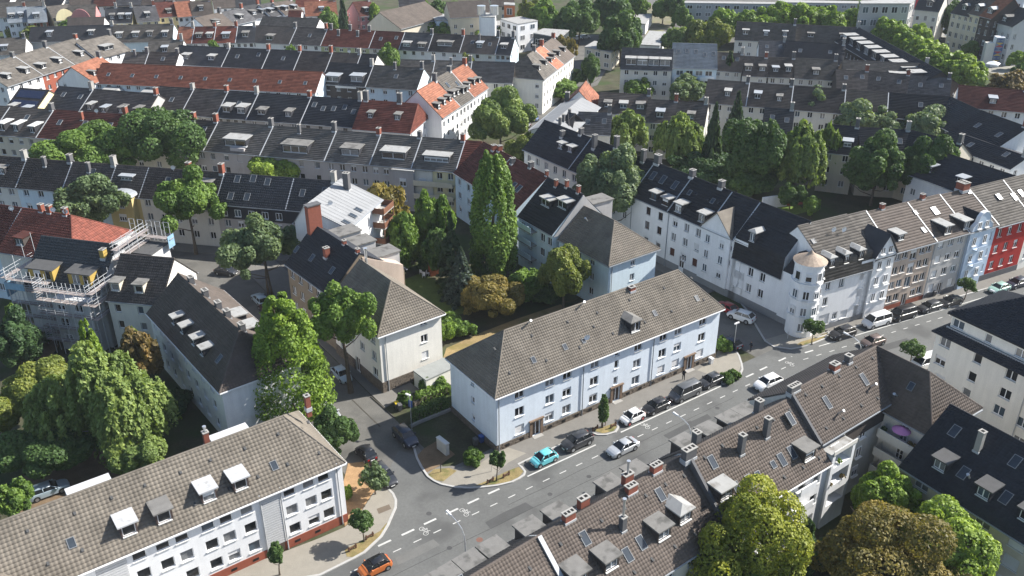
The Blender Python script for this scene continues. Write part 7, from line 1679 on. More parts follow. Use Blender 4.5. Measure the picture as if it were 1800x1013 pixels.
# orange peaked house and street corner roofs
A, B = line((1018,160), (1030,143), 13.5); h = House('orange peaked roof house with brown chimney block by the white terrace', A, B, hr=13.5, he=9, df=4.5, db=4.5, roof='orange', wall='white', lod=1, g0='gable', g1='gable', front=[], flash=False); h.chimney(1, 3, 1.2, 1.0, 2.2, side='b', m=M_BRICKD)
A, B = line((968,212), (1022,166), 13.0); h = House('pale flat topped corner house with brown chimneys at the side street head', A, B, hr=12.2, he=10.5, df=4.5, db=4.5, roof='ltgrey', wall='pale', lod=1, g0='gable', g1='gable', front=[], flash=False, notile=True)
for u in (2, 4.5, 9): h.chimney(u, 1.5, .6, .6, 1.6, m=M_BRICKD)
A, B = line((990,196), (1020,200), 13.2); House('grey slate hip roofed house at the corner beside the birch', A, B, hr=13, he=9, df=6, db=5, roof='slate', wall='white', lod=1, g0='hip', g1='hip', hip0=3, hip1=3, flash=False)
# mural tower
tw = thing('mural_tower', 'pale slab tower with a mural of red, blue and yellow triangles', 'tower', (*at(1738, 118, 0)[:2], 0), R(-8))
b = MB(); b.box(-2.2, .3, 0, .3, 2.6, 7.6); b.build('wall', WALL['pale'], tw)
b = MB(); b.box(.3, 0, 0, 3.0, 2.6, 9.6); b.build('shaft', WALL['white'], tw)
mc = [mat('mural_'+k, c, .8, .05) for k, c in (('red', (.36,.045,.05)), ('blue', (.06,.10,.22)), ('yellow', (.50,.36,.09)), ('grey', (.18,.22,.28)))]
for i in range(6):
    z = .9+i*1.4; x0, x1, zc = .35, 2.95, z+.7; xm = (x0+x1)/2
    for j, tri in enumerate((((x0, z), (x1, z), (xm, zc)), ((x1, z), (x1, z+1.4), (xm, zc)), ((x1, z+1.4), (x0, z+1.4), (xm, zc)), ((x0, z+1.4), (x0, z), (xm, zc)))):
        b = MB(); b.poly([(x, -.006, q) for x, q in tri]); b.build('mural_triangle', mc[(i+j*(1+i % 2)) % 4], tw)
# old houses around the plaza
for lab, a, c, hr, he, df, rf, wl, wall_c in (
    ('pale stucco town house with steep dark gables at the top right', (1708,-18), (1740,-12), 20, 13, 7, 'dark', 'beige', 0), ('sand coloured narrow town house beside the stucco gables', (1740,-12), (1760,-8), 20, 14, 7, 'brown', 'sand', 0), ('dark fronted town house with orange roof at the top right', (1760,-8), (1783,-3), 20, 14, 7, 'orange', 'dark', 0),
    ('lilac grey curved front building at the right edge', (1780,10), (1820,20), 17, 12.5, 7, 'dark', 'greywhite', 0), ('pale stone house by the red banner at the top right', (1622,-14), (1664,-10), 17, 12, 6, 'dark', 'pale', 0), ('dark roofed house group at the very top right corner', (1745,-40), (1815,-34), 15, 11, 6, 'dark', 'white', 0)):
    A, B = line(a, c, hr); h = House(lab, A, B, hr=hr, he=he, df=df, db=6, roof=rf, wall=wl, lod=1, g0='gable', g1='gable', flash=False, zs=[1.5, 4.8, 8.1, 11.0][:3 if he < 13 else 4], wh=1.8); ex_dorm(1, w=2.4, hh=1.8, inset=.8, typ='gable', ch=1)(h)
for i, (x, y) in enumerate(((1655,55), (1662,66), (1668,77), (1742,128), (1720,140))):
    p = at(x, y); t = thing('market_parasol', ['white square parasol behind the lime trees, uppermost of three in a line', 'white square parasol behind the lime trees, middle of three in a line', 'white square parasol behind the lime trees, lowest of three in a line', 'white square parasol below the mural tower', 'white square parasol left of the mural tower foot'][i], 'parasol', (*p[:2], 0), .3*i, 'parasols on the plaza'); b = MB(); b.tube((0,0,0), (0,0,3.2), .06, n=5); b.build('pole', M_STEEL, t); b = MB(); b.tube((0,0,2.9), (0,0,3.8), 2.6, .05, n=4); b.build('canopy', M_PVC, t)

# one more band of houses at the top edge
TOPB = (('top1', -30, 25, -13, -12, 'brown', 'white'), ('top2', 28, 78, -16, -14, 'greybrown', 'white'), ('top3', 80, 120, -14, -13, 'dark', 'pale'), ('top4', 122, 165, -13, -15, 'brown', 'white'), ('top5', 168, 205, -14, -15, 'dkred', 'white'), ('top6', 208, 250, -15, -16, 'slate', 'pale'), ('top7', 252, 292, -16, -17, 'brown', 'white'), ('top8', 295, 335, -16, -17, 'greybrown', 'white'), ('top9', 372, 410, -10, -12, 'brown', 'white'), ('top10', 412, 455, -12, -14, 'dark', 'white'), ('top11', 520, 560, -13, -14, 'red', 'white'), ('top12', 700, 745, -14, -15, 'slate', 'pale'), ('top13', 860, 900, -14, -15, 'brown', 'sand'))
TL = ('brown roof at the top left corner, mostly cut by the picture edge', 'greybrown roof cut by the top edge above the pale blue roofs', 'dark roof cut by the top edge above the cream curved gable', 'brown roof cut by the top edge above the pink curved gable', 'dark red roof cut by the top edge, upper left', 'slate roof cut by the top edge, upper left', 'brown roof cut by the top edge above the white dormers', 'greybrown roof cut by the top edge above the bright orange roof', 'brown roof cut by the top edge right of the orange roof', 'dark roof cut by the top edge above the white terrace', 'red roof cut by the top edge left of the tall fir', 'slate roof cut by the top edge behind the brown hall', 'brown roof cut by the top edge above the orange block')
for (n_, x0, x1, y0, y1, rf, wl), lab in zip(TOPB, TL):
    A, B = line((x0, y0), (x1, y1), 13); House(lab, A, B, hr=13, he=9, df=7, db=6, roof=rf, wall=wl, lod=2, g0='gable', g1='gable', flash=False, cols=3)
# ---------------------------------------------------------------- trees
ST = 'young street trees on the verge'
for lab, top, w, h, kw in [
    # left courtyard
    ('huge drooping birch filling the courtyard at the lower left', (172,592), 165, 15, dict(gb=(195,800), kind='weeping', leaf='birch', cf=.93, n=37700, bark=M_BIRCH)),
    ('second drooping birch behind, close to the long white house', (225,640), 130, 12, dict(gb=(250,790), kind='weeping', leaf='birch', cf=.95, n=20880, bark=M_BIRCH)),
    ('third drooping birch left of the huge one', (105,655), 110, 11, dict(gb=(122,800), kind='weeping', leaf='birch', cf=.95, n=20300, bark=M_BIRCH)),
    ('yellow green broad tree at the left picture edge', (45,640), 130, 11, dict(kind='broad', leaf='olive', cf=.8)),
    ('dark holly like tree at the left edge below the scaffold', (15,555), 75, 9, dict(leaf='dark', cf=.9)),
    ('light green cypress at the left edge beside the scaffold', (16,537), 52, 9, dict(kind='cypress', leaf='green', cf=.95)),
    ('bright green cypress top in front of the scaffolded house', (146,565), 52, 11, dict(kind='cypress', leaf='bright', cf=.95)),
    ('rusty browning chestnut tree beside the cream house', (245,573), 66, 9, dict(gb=(262,700), leaf='rust', cf=.8)),
    ('half green chestnut behind the rusty one', (232,578), 46, 9.5, dict(leaf='olive', cf=.8)),
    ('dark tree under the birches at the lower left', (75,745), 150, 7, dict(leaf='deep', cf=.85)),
    ('light green small tree at the left bottom edge', (12,845), 55, 6, dict(leaf='green', cf=.8)),
    ('small green tree behind the tan roof at the lower left', (240,770), 90, 6, dict(leaf='birch', cf=.85)),
    # street A
    ('massive bright green conical tree in front of the cream house', (508,517), 158, 15.5, dict(gb=(520,738), kind='conic', leaf='bright', cf=.93, n=37700)),
    ('tall street tree with bare trunk in front of the cream house', (597,488), 124, 12.5, dict(gb=(617,690), kind='loose', leaf='green', cf=.62, n=17400)),
    ('dark yew beside the white house hip at the lower left', (580,722), 78, 6.5, dict(leaf='deep', cf=.95)),
    ('grey green two stemmed street tree by the brown house', (437,373), 140, 12, dict(gb=(472,520), kind='loose', leaf='greydark', cf=.75, n=20880, multi=2)),
    ('light green street tree with open trunk before the cream terrace', (305,300), 118, 12, dict(gb=(345,447), kind='loose', leaf='green', cf=.68, n=18560)),
    ('sparse green tree in front of the brown roofs at the left', (132,298), 130, 11, dict(gb=(175,440), kind='loose', leaf='greydark', cf=.75, n=16240)),
    ('broad bright tree between the two left terraces', (150,222), 158, 12, dict(gb=(175,330), kind='broad', leaf='green', cf=.8)),
    ('huge dark lime tree between the left terraces', (285,178), 150, 15, dict(gb=(300,320), kind='broad', leaf='deep', cf=.85, n=25520)),
    ('silvery willow like tree behind the huge dark lime', (350,165), 88, 12, dict(kind='round', leaf='greydark', cf=.8)),
    ('dark conifer clump at the foot of the huge dark lime', (395,262), 80, 7, dict(leaf='dark', cf=.9)),
    ('pale lime green tree behind the anthracite roof', (490,270), 92, 10, dict(gb=(495,345), leaf='lime', cf=.8)),
    # garden in the middle
    ('very tall narrow poplar in the middle garden', (860,268), 88, 21, dict(gb=(868,495), kind='poplar', leaf='green', cf=.97, n=32480)),
    ('brown tinged tree beside the timber balconies', (670,318), 70, 11, dict(gb=(682,425), leaf='brown', cf=.8)),
    ('round green tree in the middle garden behind the spruce', (755,330), 70, 12, dict(gb=(762,455), leaf='green', cf=.85)),
    ('dark green garden tree beside the timber balconies', (708,375), 62, 10, dict(gb=(712,475), leaf='green', cf=.85)),
    ('small bright garden tree below the balconies', (700,425), 48, 6, dict(leaf='green', cf=.9)),
    ('dark spruce with pointed top in the middle garden', (783,368), 70, 16, dict(gb=(795,510), kind='spruce', leaf='spruce', cf=.97, n=18560)),
    ('blue spruce in front of the dark spruce', (806,432), 78, 12, dict(gb=(812,528), kind='spruce', leaf='bluespruce', cf=.97, n=18560)),
    ('low bushy tree between spruce and poplar', (765,400), 60, 9, dict(leaf='deep', cf=.9)),
    ('yellow tinged round tree next to the pale grey blue house', (985,430), 92, 11, dict(gb=(990,545), leaf='olive', cf=.88, n=18560)),
    ('low brownish shrub tree at the poplar foot', (865,488), 110, 6.5, dict(leaf='brown', cf=.9)),
    ('green shrub tree between the poplar and the yellow tinged tree', (925,470), 70, 6.5, dict(leaf='green', cf=.9)),
    ('silvery street tree standing before the black roofs', (1052,256), 124, 14, dict(gb=(1075,420), kind='round', leaf='grey', cf=.8, n=25520)),
    ('lower silvery branch mass of the side street', (1085,310), 60, 9, dict(kind='loose', leaf='grey', cf=.75)),
    ('broad street tree left of the side street head', (872,160), 108, 13, dict(gb=(880,265), kind='broad', leaf='birch', cf=.85)),
    ('olive street tree below the side street head', (930,228), 78, 10, dict(gb=(935,310), leaf='olive', cf=.85)),
    ('small street tree before the white corner terrace', (900,168), 40, 9, dict(leaf='birch', cf=.85)),
    # right courtyards
    ('pale birch left in the right hand courtyard', (1092,188), 82, 12, dict(gb=(1102,285), kind='weeping', leaf='birch', cf=.85)),
    ('birch second in the right hand courtyard', (1178,195), 92, 13, dict(gb=(1190,300), kind='weeping', leaf='birch', cf=.88)),
    ('dark tall conifer among the birches', (1232,180), 56, 15, dict(gb=(1245,320), kind='spruce', leaf='spruce', cf=.95)),
    ('spruce tip poking up behind the courtyard birches', (1300,158), 50, 15, dict(kind='spruce', leaf='spruce', cf=.95)),
    ('large leafy tree in the centre of the right courtyard', (1305,196), 104, 15, dict(gb=(1320,345), leaf='deep', cf=.88, n=20880)),
    ('yellow green birch right of the large leafy tree', (1385,208), 86, 13, dict(gb=(1395,345), kind='weeping', leaf='birch', cf=.88)),
    ('small birch in front of the courtyard house', (1436,215), 54, 11, dict(gb=(1442,330), kind='weeping', leaf='birch', cf=.88)),
    ('broad dark tree in front of the right courtyard houses', (1520,240), 112, 13, dict(gb=(1530,362), kind='broad', leaf='deep', cf=.85, n=19720)),
    ('dark tree with yellow right side in the right courtyard', (1612,245), 92, 13, dict(gb=(1622,368), leaf='deep', cf=.85)),
    ('yellow leaved tree at the edge of the right courtyard', (1650,268), 46, 9, dict(leaf='yellow', cf=.85)),
    ('green shrub tree in the shade of the right courtyard', (1395,320), 46, 6, dict(leaf='deep', cf=.9)),
    ('low leafy tree near the white garden wall', (1430,345), 34, 4.5, dict(leaf='green', cf=.9)),
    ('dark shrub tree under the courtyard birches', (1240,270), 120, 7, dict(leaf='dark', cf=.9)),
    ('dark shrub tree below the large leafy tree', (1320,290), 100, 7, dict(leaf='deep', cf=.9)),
    ('silvery willow left of three before the dark roofs', (1440,152), 82, 13, dict(kind='round', leaf='grey', cf=.8)),
    ('silvery willow middle of three before the dark roofs', (1528,178), 100, 12, dict(kind='broad', leaf='grey', cf=.8)),
    ('silvery willow right of three before the dark roofs', (1642,190), 104, 12, dict(kind='broad', leaf='grey', cf=.8)),
    ('small silvery tree at the right edge by the white wall', (1775,268), 50, 8, dict(leaf='grey', cf=.8)),
    # upper band
    ('conical green tree above the long red terrace', (510,80), 40, 12, dict(kind='conic', leaf='green', cf=.9)),
    ('conical green tree left above the red terrace', (372,72), 40, 12, dict(kind='conic', leaf='green', cf=.9)),
    ('round tree at the left end of the red terrace', (200,73), 42, 11, dict(leaf='green', cf=.85)),
    ('yellowish tree left of the brown hip roof', (240,60), 42, 9, dict(leaf='olive', cf=.85)),
    ('olive tree in the upper left gap', (57,42), 50, 9, dict(leaf='olive', cf=.9)), ('dark tree in the upper left gap', (118,36), 42, 10, dict(leaf='green', cf=.9)), ('small tree at the upper left edge', (20,46), 24, 7, dict(leaf='olive', cf=.9)),
    ('small dark cypress by the orange gable', (208,130), 24, 8, dict(kind='cypress', leaf='deep', cf=.95)), ('willow green bush tree below the red terrace', (515,140), 80, 7, dict(kind='broad', leaf='birch', cf=.9)),
    ('dark fir before the roof terrace house', (575,150), 28, 7, dict(kind='conic', leaf='deep', cf=.95)), ('olive shrub tree before the roof terrace house', (620,158), 40, 6, dict(leaf='olive', cf=.9)), ('dark shrub tree before the brown house', (665,143), 36, 8, dict(leaf='deep', cf=.9)),
    ('grey green tree left below the solar panel house', (112,168), 50, 7, dict(leaf='greydark', cf=.85)),
    ('round dark tree ending the fourth row', (682,73), 44, 12, dict(leaf='green', cf=.9)), ('small fir before the fifth row', (780,70), 32, 9, dict(kind='spruce', leaf='spruce', cf=.95)), ('narrow tree at the orange corner roof', (825,94), 28, 10, dict(leaf='olive', cf=.9)),
    ('dense green tree at the top left of centre', (575,10), 38, 13, dict(leaf='green', cf=.9)), ('tall fir at the top left of centre', (600,-10), 32, 18, dict(kind='spruce', leaf='spruce', cf=.95)), ('bright tree by the pink house at the top', (655,4), 28, 13, dict(leaf='bright', cf=.9)),
    ('yellow tree before the brown hall', (695,15), 28, 10, dict(leaf='olive', cf=.9)), ('low green tree left before the flat school', (690,38), 50, 8, dict(leaf='green', cf=.9)), ('broad green tree before the flat school', (742,25), 70, 10, dict(kind='broad', leaf='green', cf=.9)), ('broad tree right before the flat school', (790,36), 56, 9, dict(kind='broad', leaf='green', cf=.9)),
    ('green tree at the top behind the school', (800,2), 56, 9, dict(leaf='green', cf=.9)), ('round tree before the school hall', (842,47), 34, 7, dict(leaf='bright', cf=.9)), ('dark tree right of the school hall', (898,30), 52, 10, dict(leaf='deep', cf=.9)),
    ('tall green tree at the top centre', (958,-2), 60, 16, dict(leaf='green', cf=.9)), ('wide dark tree at the top centre', (1020,-2), 80, 16, dict(kind='broad', leaf='deep', cf=.9)), ('great dark tree over the workshops', (1095,18), 84, 18, dict(leaf='deep', cf=.9, n=11600)), ('dark tree behind the great dark tree', (1075,-12), 80, 16, dict(leaf='deep', cf=.9)),
    ('thin street tree with browned top by the pavilion', (996,60), 36, 12, dict(kind='loose', leaf='brown', cf=.7)), ('green hedge tree behind the white terrace', (988,140), 70, 6, dict(kind='broad', leaf='green', cf=.95)), ('dark street tree before the workshop', (1040,95), 40, 10, dict(leaf='deep', cf=.9)),
    ('bright green tree on the waste ground edge', (1188,46), 50, 10, dict(leaf='birch', cf=.9)), ('broad dome shaped tree at the upper right of centre', (1244,28), 80, 14, dict(kind='round', leaf='olive', cf=.95, n=10440)), ('tree right of the waste ground', (1200,12), 34, 10, dict(leaf='green', cf=.9)),
    ('big dark spruce beside the pale blue slate house', (1285,88), 48, 14, dict(kind='spruce', leaf='spruce', cf=.97)), ('garden tree below the beige balconies', (1125,135), 50, 7, dict(leaf='green', cf=.9)), ('small round tree below the beige balconies', (1150,125), 30, 7, dict(leaf='green', cf=.9)), ('leafy tree before the brown roofs, upper right', (1210,135), 70, 8, dict(kind='broad', leaf='greydark', cf=.9)), ('climbing shrub tree beside the white rear wall', (1010,118), 44, 6, dict(leaf='deep', cf=.9)),
    ('courtyard tree between the dark upper right roofs', (1498,62), 66, 11, dict(kind='round', leaf='green', cf=.9)), ('rusty courtyard tree before the brown ridge roof', (1402,50), 56, 9, dict(leaf='brown', cf=.9)),
    ('dark tree top at the right edge by the brick red roof', (1770,165), 46, 10, dict(leaf='dark', cf=.9)), ('bright shrub tree at the right edge', (1790,200), 36, 6, dict(leaf='bright', cf=.9)), ('autumn tinted tree beside the plaza', (1778,125), 54, 9, dict(leaf='rust', cf=.9)), ('dark tree near the plaza at the right edge', (1796,108), 30, 9, dict(leaf='deep', cf=.9)), ('dark tree by the town houses at the top right', (1680,2), 50, 14, dict(leaf='deep', cf=.9)),
    # bottom right courtyard
    ('big yellow green maple at the bottom, right of centre', (1285,862), 190, 14, dict(gb=(1305,1062), kind='round', leaf='yellow', cf=.92, n=34800)),
    ('bright green ash tree in the lower right courtyard', (1535,822), 112, 11.5, dict(gb=(1545,945), kind='round', leaf='bright', cf=.9, n=23200)),
    ('large brown leaved beech at the bottom right', (1583,915), 250, 11.5, dict(kind='broad', leaf='brown', cf=.9, n=34800)),
    ('light green locust tree behind the brown beech', (1685,902), 150, 11, dict(kind='broad', leaf='lime', cf=.88, n=25520)),
    ('dark narrow cypress before the white courtyard facade', (1425,917), 52, 7.5, dict(kind='cypress', leaf='dark', cf=.95, n=9280)),
    ('lower green crown below the yellow green maple', (1300,985), 130, 8, dict(leaf='green', cf=.9)),
    ('dark shrub tree beside the ash in the courtyard', (1605,870), 70, 6, dict(leaf='dark', cf=.9))]:
    tree(lab, top, w, h, **kw)
for lab, x, y, w, h, lf in (('tree at the top edge right of the waste ground', 1168, -8, 40, 11, 'green'), ('dark tree at the top edge beside the grey slab', 1190, -14, 44, 13, 'deep'), ('tree at the top edge above the parking street', 1120, -16, 46, 12, 'green'), ('olive tree at the top edge left of the great dark tree', 930, -6, 40, 12, 'olive'), ('tree behind the office slab at the top edge', 1440, -16, 60, 12, 'deep'), ('tree left behind the grey office block', 1490, -14, 44, 12, 'green'),
    ('green tree beside the red banner', 1640, 8, 40, 9, 'green'), ('dark tree in front of the stucco town house', 1690, 22, 44, 10, 'deep'), ('small tree left of the mural tower', 1712, 70, 30, 6, 'green'), ('tree right behind the mural tower', 1765, 60, 34, 8, 'deep'), ('bright tree at the far right edge under the lilac front', 1792, 90, 30, 6, 'bright'), ('tree between the flat school and the yellow block', 865, 2, 36, 10, 'green'), ('tree left of the orange block at the top', 770, -4, 44, 11, 'deep'), ('dark tree behind the brown hall at the top', 735, -10, 40, 12, 'green')):
    tree(lab, (x, y), w, h, leaf=lf, cf=.9)
# lime tree avenue at the upper right
for i, (x, y, w, h) in enumerate(((1285,14,60,13), (1330,9,62,14), (1375,4,66,14.5), (1420,3,66,14.5), (1465,8,62,14), (1500,16,52,12.5), (1575,32,58,13), (1618,38,52,12), (1600,58,60,12), (1640,66,66,12.5), (1672,84,70,13), (1705,98,70,12), (1625,84,50,11))):
    tree(['first lime tree at the left end of the bright avenue', 'second lime tree of the bright avenue, counted from the left', 'third lime tree of the bright avenue from the left', 'middle lime tree of the bright avenue', 'fifth lime tree of the bright avenue, right of the middle', 'last lime tree of the avenue before the grey office',
          'lime tree left behind the long dormer roof', 'lime tree nearest the red banner', 'lime tree beside the dormer roof, second from the top', 'lime tree halfway down the dormer roof', 'lime tree left of the mural tower', 'lowest lime tree nearest the brick red roof', 'lime tree close against the dormers'][i], (x, y), w, h, leaf='bright' if i < 6 else ('lime' if i % 2 else 'bright'), cf=.92, group='lime trees of the avenue')
# young street trees
for lab, base, w, h, kd in (('young street tree before the pale blue house corner, beside the sign', (873,846.5), 26, 4.7, 'round'), ('slim young street tree staked before the middle entrance', (1059,753), 22, 5.4, 'conic'), ('young street tree at the left junction corner beside the brick plinth', (640.5,953), 44, 4.6, 'round'),
    ('young street tree before the ribbed stair panel', (492,1012), 28, 4.4, 'round'), ('young street tree at the turret corner', (1427,606), 32, 4.3, 'round'), ('young street tree with bare stem before the big cream building', (1600,641), 40, 4.0, 'round'), ('young street tree in front of the grey rendered house', (1695,527), 28, 4.2, 'round')):
    tree(lab, None, w, h, kind=kd, leaf='deep', cf=.62 if kd == 'round' else .78, group=ST, base=base, n=1885, name='street_tree', size=.24)
tree('feathery shrub tree behind the parked estate at the left junction', (655,815), 62, 4.6, kind='loose', leaf='greydark', cf=.85, n=2465)
# hedges and bushes
bush('rounded clipped hedge lump by the pale blue house corner', (832,812), 40, 1.7, kind='round'); bush('low evergreen bush on the kerb island before the blue house', (1277,668), 30, 1.2, 'deep'); bush('second low evergreen bush on the same kerb island', (1290,664), 22, 1.0, 'hedge')
bush('tall clipped hedge block at the right end of the blue house', (1270,620), 26, 2.6, 'green'); bush('square clipped hedge by the yellow bin', (712,712), 26, 2.2, 'hedge', kind='round')
hedge('dark clipped hedge along the shaded lawn of the blue house', (728,742), (785,718), 1.2, 1.8, 'deep'); hedge('green hedge strip above the rubble wall beside the garage', (735,708), (790,688), 1.6, 1.3, 'green'); bush('leafy shrub beside the cream garage', (748,690), 22, 2.4, 'green'); bush('climbing shrub at the corner of the flat garage', (770,684), 30, 2.2, 'green')
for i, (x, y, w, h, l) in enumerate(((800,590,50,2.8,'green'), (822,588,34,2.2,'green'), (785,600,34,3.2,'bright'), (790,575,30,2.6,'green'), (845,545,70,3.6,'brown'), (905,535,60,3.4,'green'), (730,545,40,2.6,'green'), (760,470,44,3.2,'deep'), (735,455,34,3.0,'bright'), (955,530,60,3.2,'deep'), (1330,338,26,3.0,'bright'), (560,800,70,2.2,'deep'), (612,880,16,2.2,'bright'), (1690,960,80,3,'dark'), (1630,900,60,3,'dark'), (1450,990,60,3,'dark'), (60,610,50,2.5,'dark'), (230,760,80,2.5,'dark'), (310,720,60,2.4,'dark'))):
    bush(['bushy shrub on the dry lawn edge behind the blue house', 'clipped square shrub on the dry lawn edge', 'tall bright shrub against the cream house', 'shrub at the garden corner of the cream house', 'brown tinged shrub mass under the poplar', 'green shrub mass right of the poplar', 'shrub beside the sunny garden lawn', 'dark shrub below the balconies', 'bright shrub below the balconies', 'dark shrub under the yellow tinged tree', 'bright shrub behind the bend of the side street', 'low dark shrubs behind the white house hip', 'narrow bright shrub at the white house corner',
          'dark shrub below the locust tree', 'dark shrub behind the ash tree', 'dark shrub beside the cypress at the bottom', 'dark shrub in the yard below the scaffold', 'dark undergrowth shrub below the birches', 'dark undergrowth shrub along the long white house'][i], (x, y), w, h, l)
# ---------------------------------------------------------------- vehicles
a1 = R(35.3); a2 = R(26); aS = R(125.5)
PK = 'cars parked along the blue house'; PE = 'cars parked along the white terrace'
def rdc(s, t): return (*rd(s, t), 0)
car('orange mini car with black roof driving at the bottom edge', (659,1003), a1+math.pi, 'mini', 'orange', roof='black', z=.002)
car('turquoise small hatchback parked first in the bay', (956,812), a1+math.pi, 'mini', 'turq', group=PK)
car('dark grey compact van parked behind the turquoise hatchback', (1014,783), a1+math.pi, 'suv', 'dark', group=PK)
car('silver saloon car driving past the parked dark compact', (1094,793), a1+math.pi, 'sedan', 'silver')
car('white small hatchback with red wheels parked beyond the tree island', (1111,739), a1+math.pi, 'mini', 'white', group=PK, rim='red')
car('black small hatchback parked between the white one and the grey van', (1153,720), a1+math.pi, 'hatch', 'black', group=PK)
car('grey passenger van parked before the blue house', (1203,697), a1+math.pi, 'van', 'grey', group=PK)
car('black compact car parked last beside the evergreen bushes', (1249,675), a1+math.pi, 'hatch', 'dark', group=PK)
car('white estate car with glass roof driving up the road', (1349,680), R(31)+math.pi, 'suv', 'white')
car('grey brown hatchback driving beyond the tiled ridge', (1533,606), a2+math.pi, 'hatch', 'brown')
car('black people carrier parked first before the turret house', (1480,592), a2+math.pi, 'suv', 'black', group=PE)
car('white passenger van parked before the white gabled house', (1539,571), a2+math.pi, 'van', 'white', group=PE)
car('black van parked behind the white van', (1585,559), a2+math.pi, 'van', 'black', group=PE)
car('dark grey estate parked before the grey rendered house', (1633,545), a2+math.pi, 'wagon', 'dark', group=PE)
car('black saloon parked left of the young street tree', (1670,535), a2+math.pi, 'sedan', 'black', group=PE)
car('mint green hatchback parked at the right edge', (1755,512), a2+math.pi, 'hatch', 'mint', group=PE)
car('dark car parked behind the mint green one', (1786,503), a2+math.pi, 'wagon', 'navy', group=PE)
car('white sport utility car parked in the right side street', (1302,563), aS+R(14), 'suv', 'white', z=.11)
car('red car peeping out behind the tan roof', (1276,546), aS, 'hatch', 'red'); car('dark blue car in the shade behind the blue house hedge', (1282,608), aS, 'hatch', 'navy')
car('white pickup van parked before the big cream building', (1624,645), a2+math.pi, 'van', 'white')
car('black small car with maroon tail parked in the left side street', (644,803), aS, 'mini', 'black'); car('dark estate car parked behind the feathery shrub', (675,841), aS+math.pi, 'wagon', 'dark')
car('dark blue sport utility car parked at the shaded kerb', (713,775), aS+math.pi, 'suv', 'navy', z=.1); car('silver estate car parked beside the yew', (580,731), aS+math.pi, 'wagon', 'silver'); car('pale silver hatchback parked under the tall street tree', (601,664), aS+math.pi, 'hatch', 'lightblue')
for lab, p, a, t, c in (('dark car in the shaded lane under the twin stemmed tree', (398,482), R(-15), 'hatch', 'dark'), ('blue grey car in the shaded lane by the brown house', (458,532), aS, 'wagon', 'lightblue'), ('maroon car beside the blue grey one in the lane', (470,548), aS, 'hatch', 'maroon'), ('blue car parked at the side street head', (935,211), aS, 'wagon', 'blue'), ('black car parked below the blue one', (922,222), aS, 'hatch', 'dark'), ('pale car parked under the birches at the left bottom', (86,868), R(36), 'wagon', 'lightblue'),
    ('white car on the upper centre parking street', (1014,70), R(20), 'hatch', 'white'), ('silver car on the upper centre parking street', (1028,68), R(20), 'hatch', 'silver'), ('dark car by the hedge behind the white terrace', (1000,138), R(0), 'hatch', 'dark'), ('black car beside the hedge in the upper centre', (1018,139), R(0), 'wagon', 'black'), ('dark car parked at the top beyond the big trees', (1133,9), R(10), 'hatch', 'dark'),
    ('white car on the plaza road at the top right', (1663,46), R(-30), 'hatch', 'white'), ('red car on the plaza road at the top right', (1672,47), R(-30), 'hatch', 'red'), ('dark car on the plaza road at the top right', (1680,50), R(-30), 'wagon', 'dark'), ('grey car below the parasols at the top right', (1658,73), R(-20), 'hatch', 'grey')):
    car(lab, p, a, t, c)

# ---------------------------------------------------------------- street furniture
def lamp(lab, base, arm_az, h=8.5, arm=2.2, z=.1):
    p = at(*base) if len(base) == 2 else np.array(base); t = thing('street_lamp', lab, 'street lamp', (p[0], p[1], z), arm_az, 'street lamps'); b = MB(); b.tube((0,0,0), (0,0,h-1.5), .09, .07, n=8); pts = [(0,0,h-1.5), (.12,0,h-.8), (.5,0,h-.25), (1.2,0,h), (arm,0,h+.08)]
    for a, c in zip(pts[:-1], pts[1:]): b.tube(a, c, .06, .05, n=6)
    b.build('pole', M_STEEL, t); b = MB(); b.hexa([(arm-.1,-.1,h), (arm+.75,-.15,h+.03), (arm+.75,.15,h+.03), (arm-.1,.1,h)], [(arm-.1,-.07,h+.15), (arm+.7,-.1,h+.17), (arm+.7,.1,h+.17), (arm-.1,.07,h+.15)]); b.build('lamp_head', mat('lamp_head', (.66,.66,.65), .4, 0), t)
    b = MB(); b.box(arm+.05, -.1, h-.03, arm+.65, .1, h+.01); b.build('lamp_glass', M_LAMP, t)
nd = math.atan2(-N1[1], -N1[0])
q = at(748, 1080, 0); lamp('curved street lamp rising from the bottom edge over the road', (*rd(srd(745, 960)[0]-.3, -12.3), 0), math.atan2(N1[1], N1[0]), h=9.2, arm=2.6)
lamp('street lamp reaching over the road behind the brown dormers', (*rd(srd(1100, 790)[0]+1.2, -12.3), 0), math.atan2(N1[1], N1[0]), h=8.6, arm=2.3)
lamp('street lamp reaching over the road behind the upper brown roof', (*rd(srd(1405, 636)[0]+.6, -12.3), 0), math.atan2(N1[1], N1[0]), h=8.6, arm=2.3)
lamp('street lamp in front of the mauve parked cars by the cream building', (*rd(62, -12.3), 0), math.atan2(N2[1], N2[0]), h=8.6, arm=2.3)
p = at(724, 757); t = thing('street_lamp', 'post lamp at the shaded kerb of the left side street', 'street lamp', (*p[:2], .1), R(150), 'street lamps'); b = MB(); b.tube((0,0,0), (0,0,5.4), .06, .05, n=7); b.build('pole', M_STEEL, t); b = MB(); b.box(-.1,-.12,5.35,.62,.12,5.5); b.build('lamp_head', mat('lamp_head', (.66,.66,.65), .4, 0), t); b = MB(); b.box(-.3,-.03,3.6,.3,.0,4.6); b.build('sign_plate', mat('sign_blue', (.03,.08,.25), .5, 0), t)
p = at(1289, 616); t = thing('street_lamp', 'post lamp with name plate at the right end of the blue house', 'street lamp', (*p[:2], .1), R(35), 'street lamps'); b = MB(); b.tube((0,0,0), (0,0,4.6), .06, .05, n=7); b.build('pole', M_STEEL, t); b = MB(); b.box(-.45,-.1,4.5,.5,.1,4.68); b.build('lamp_head', mat('lamp_head', (.66,.66,.65), .4, 0), t)
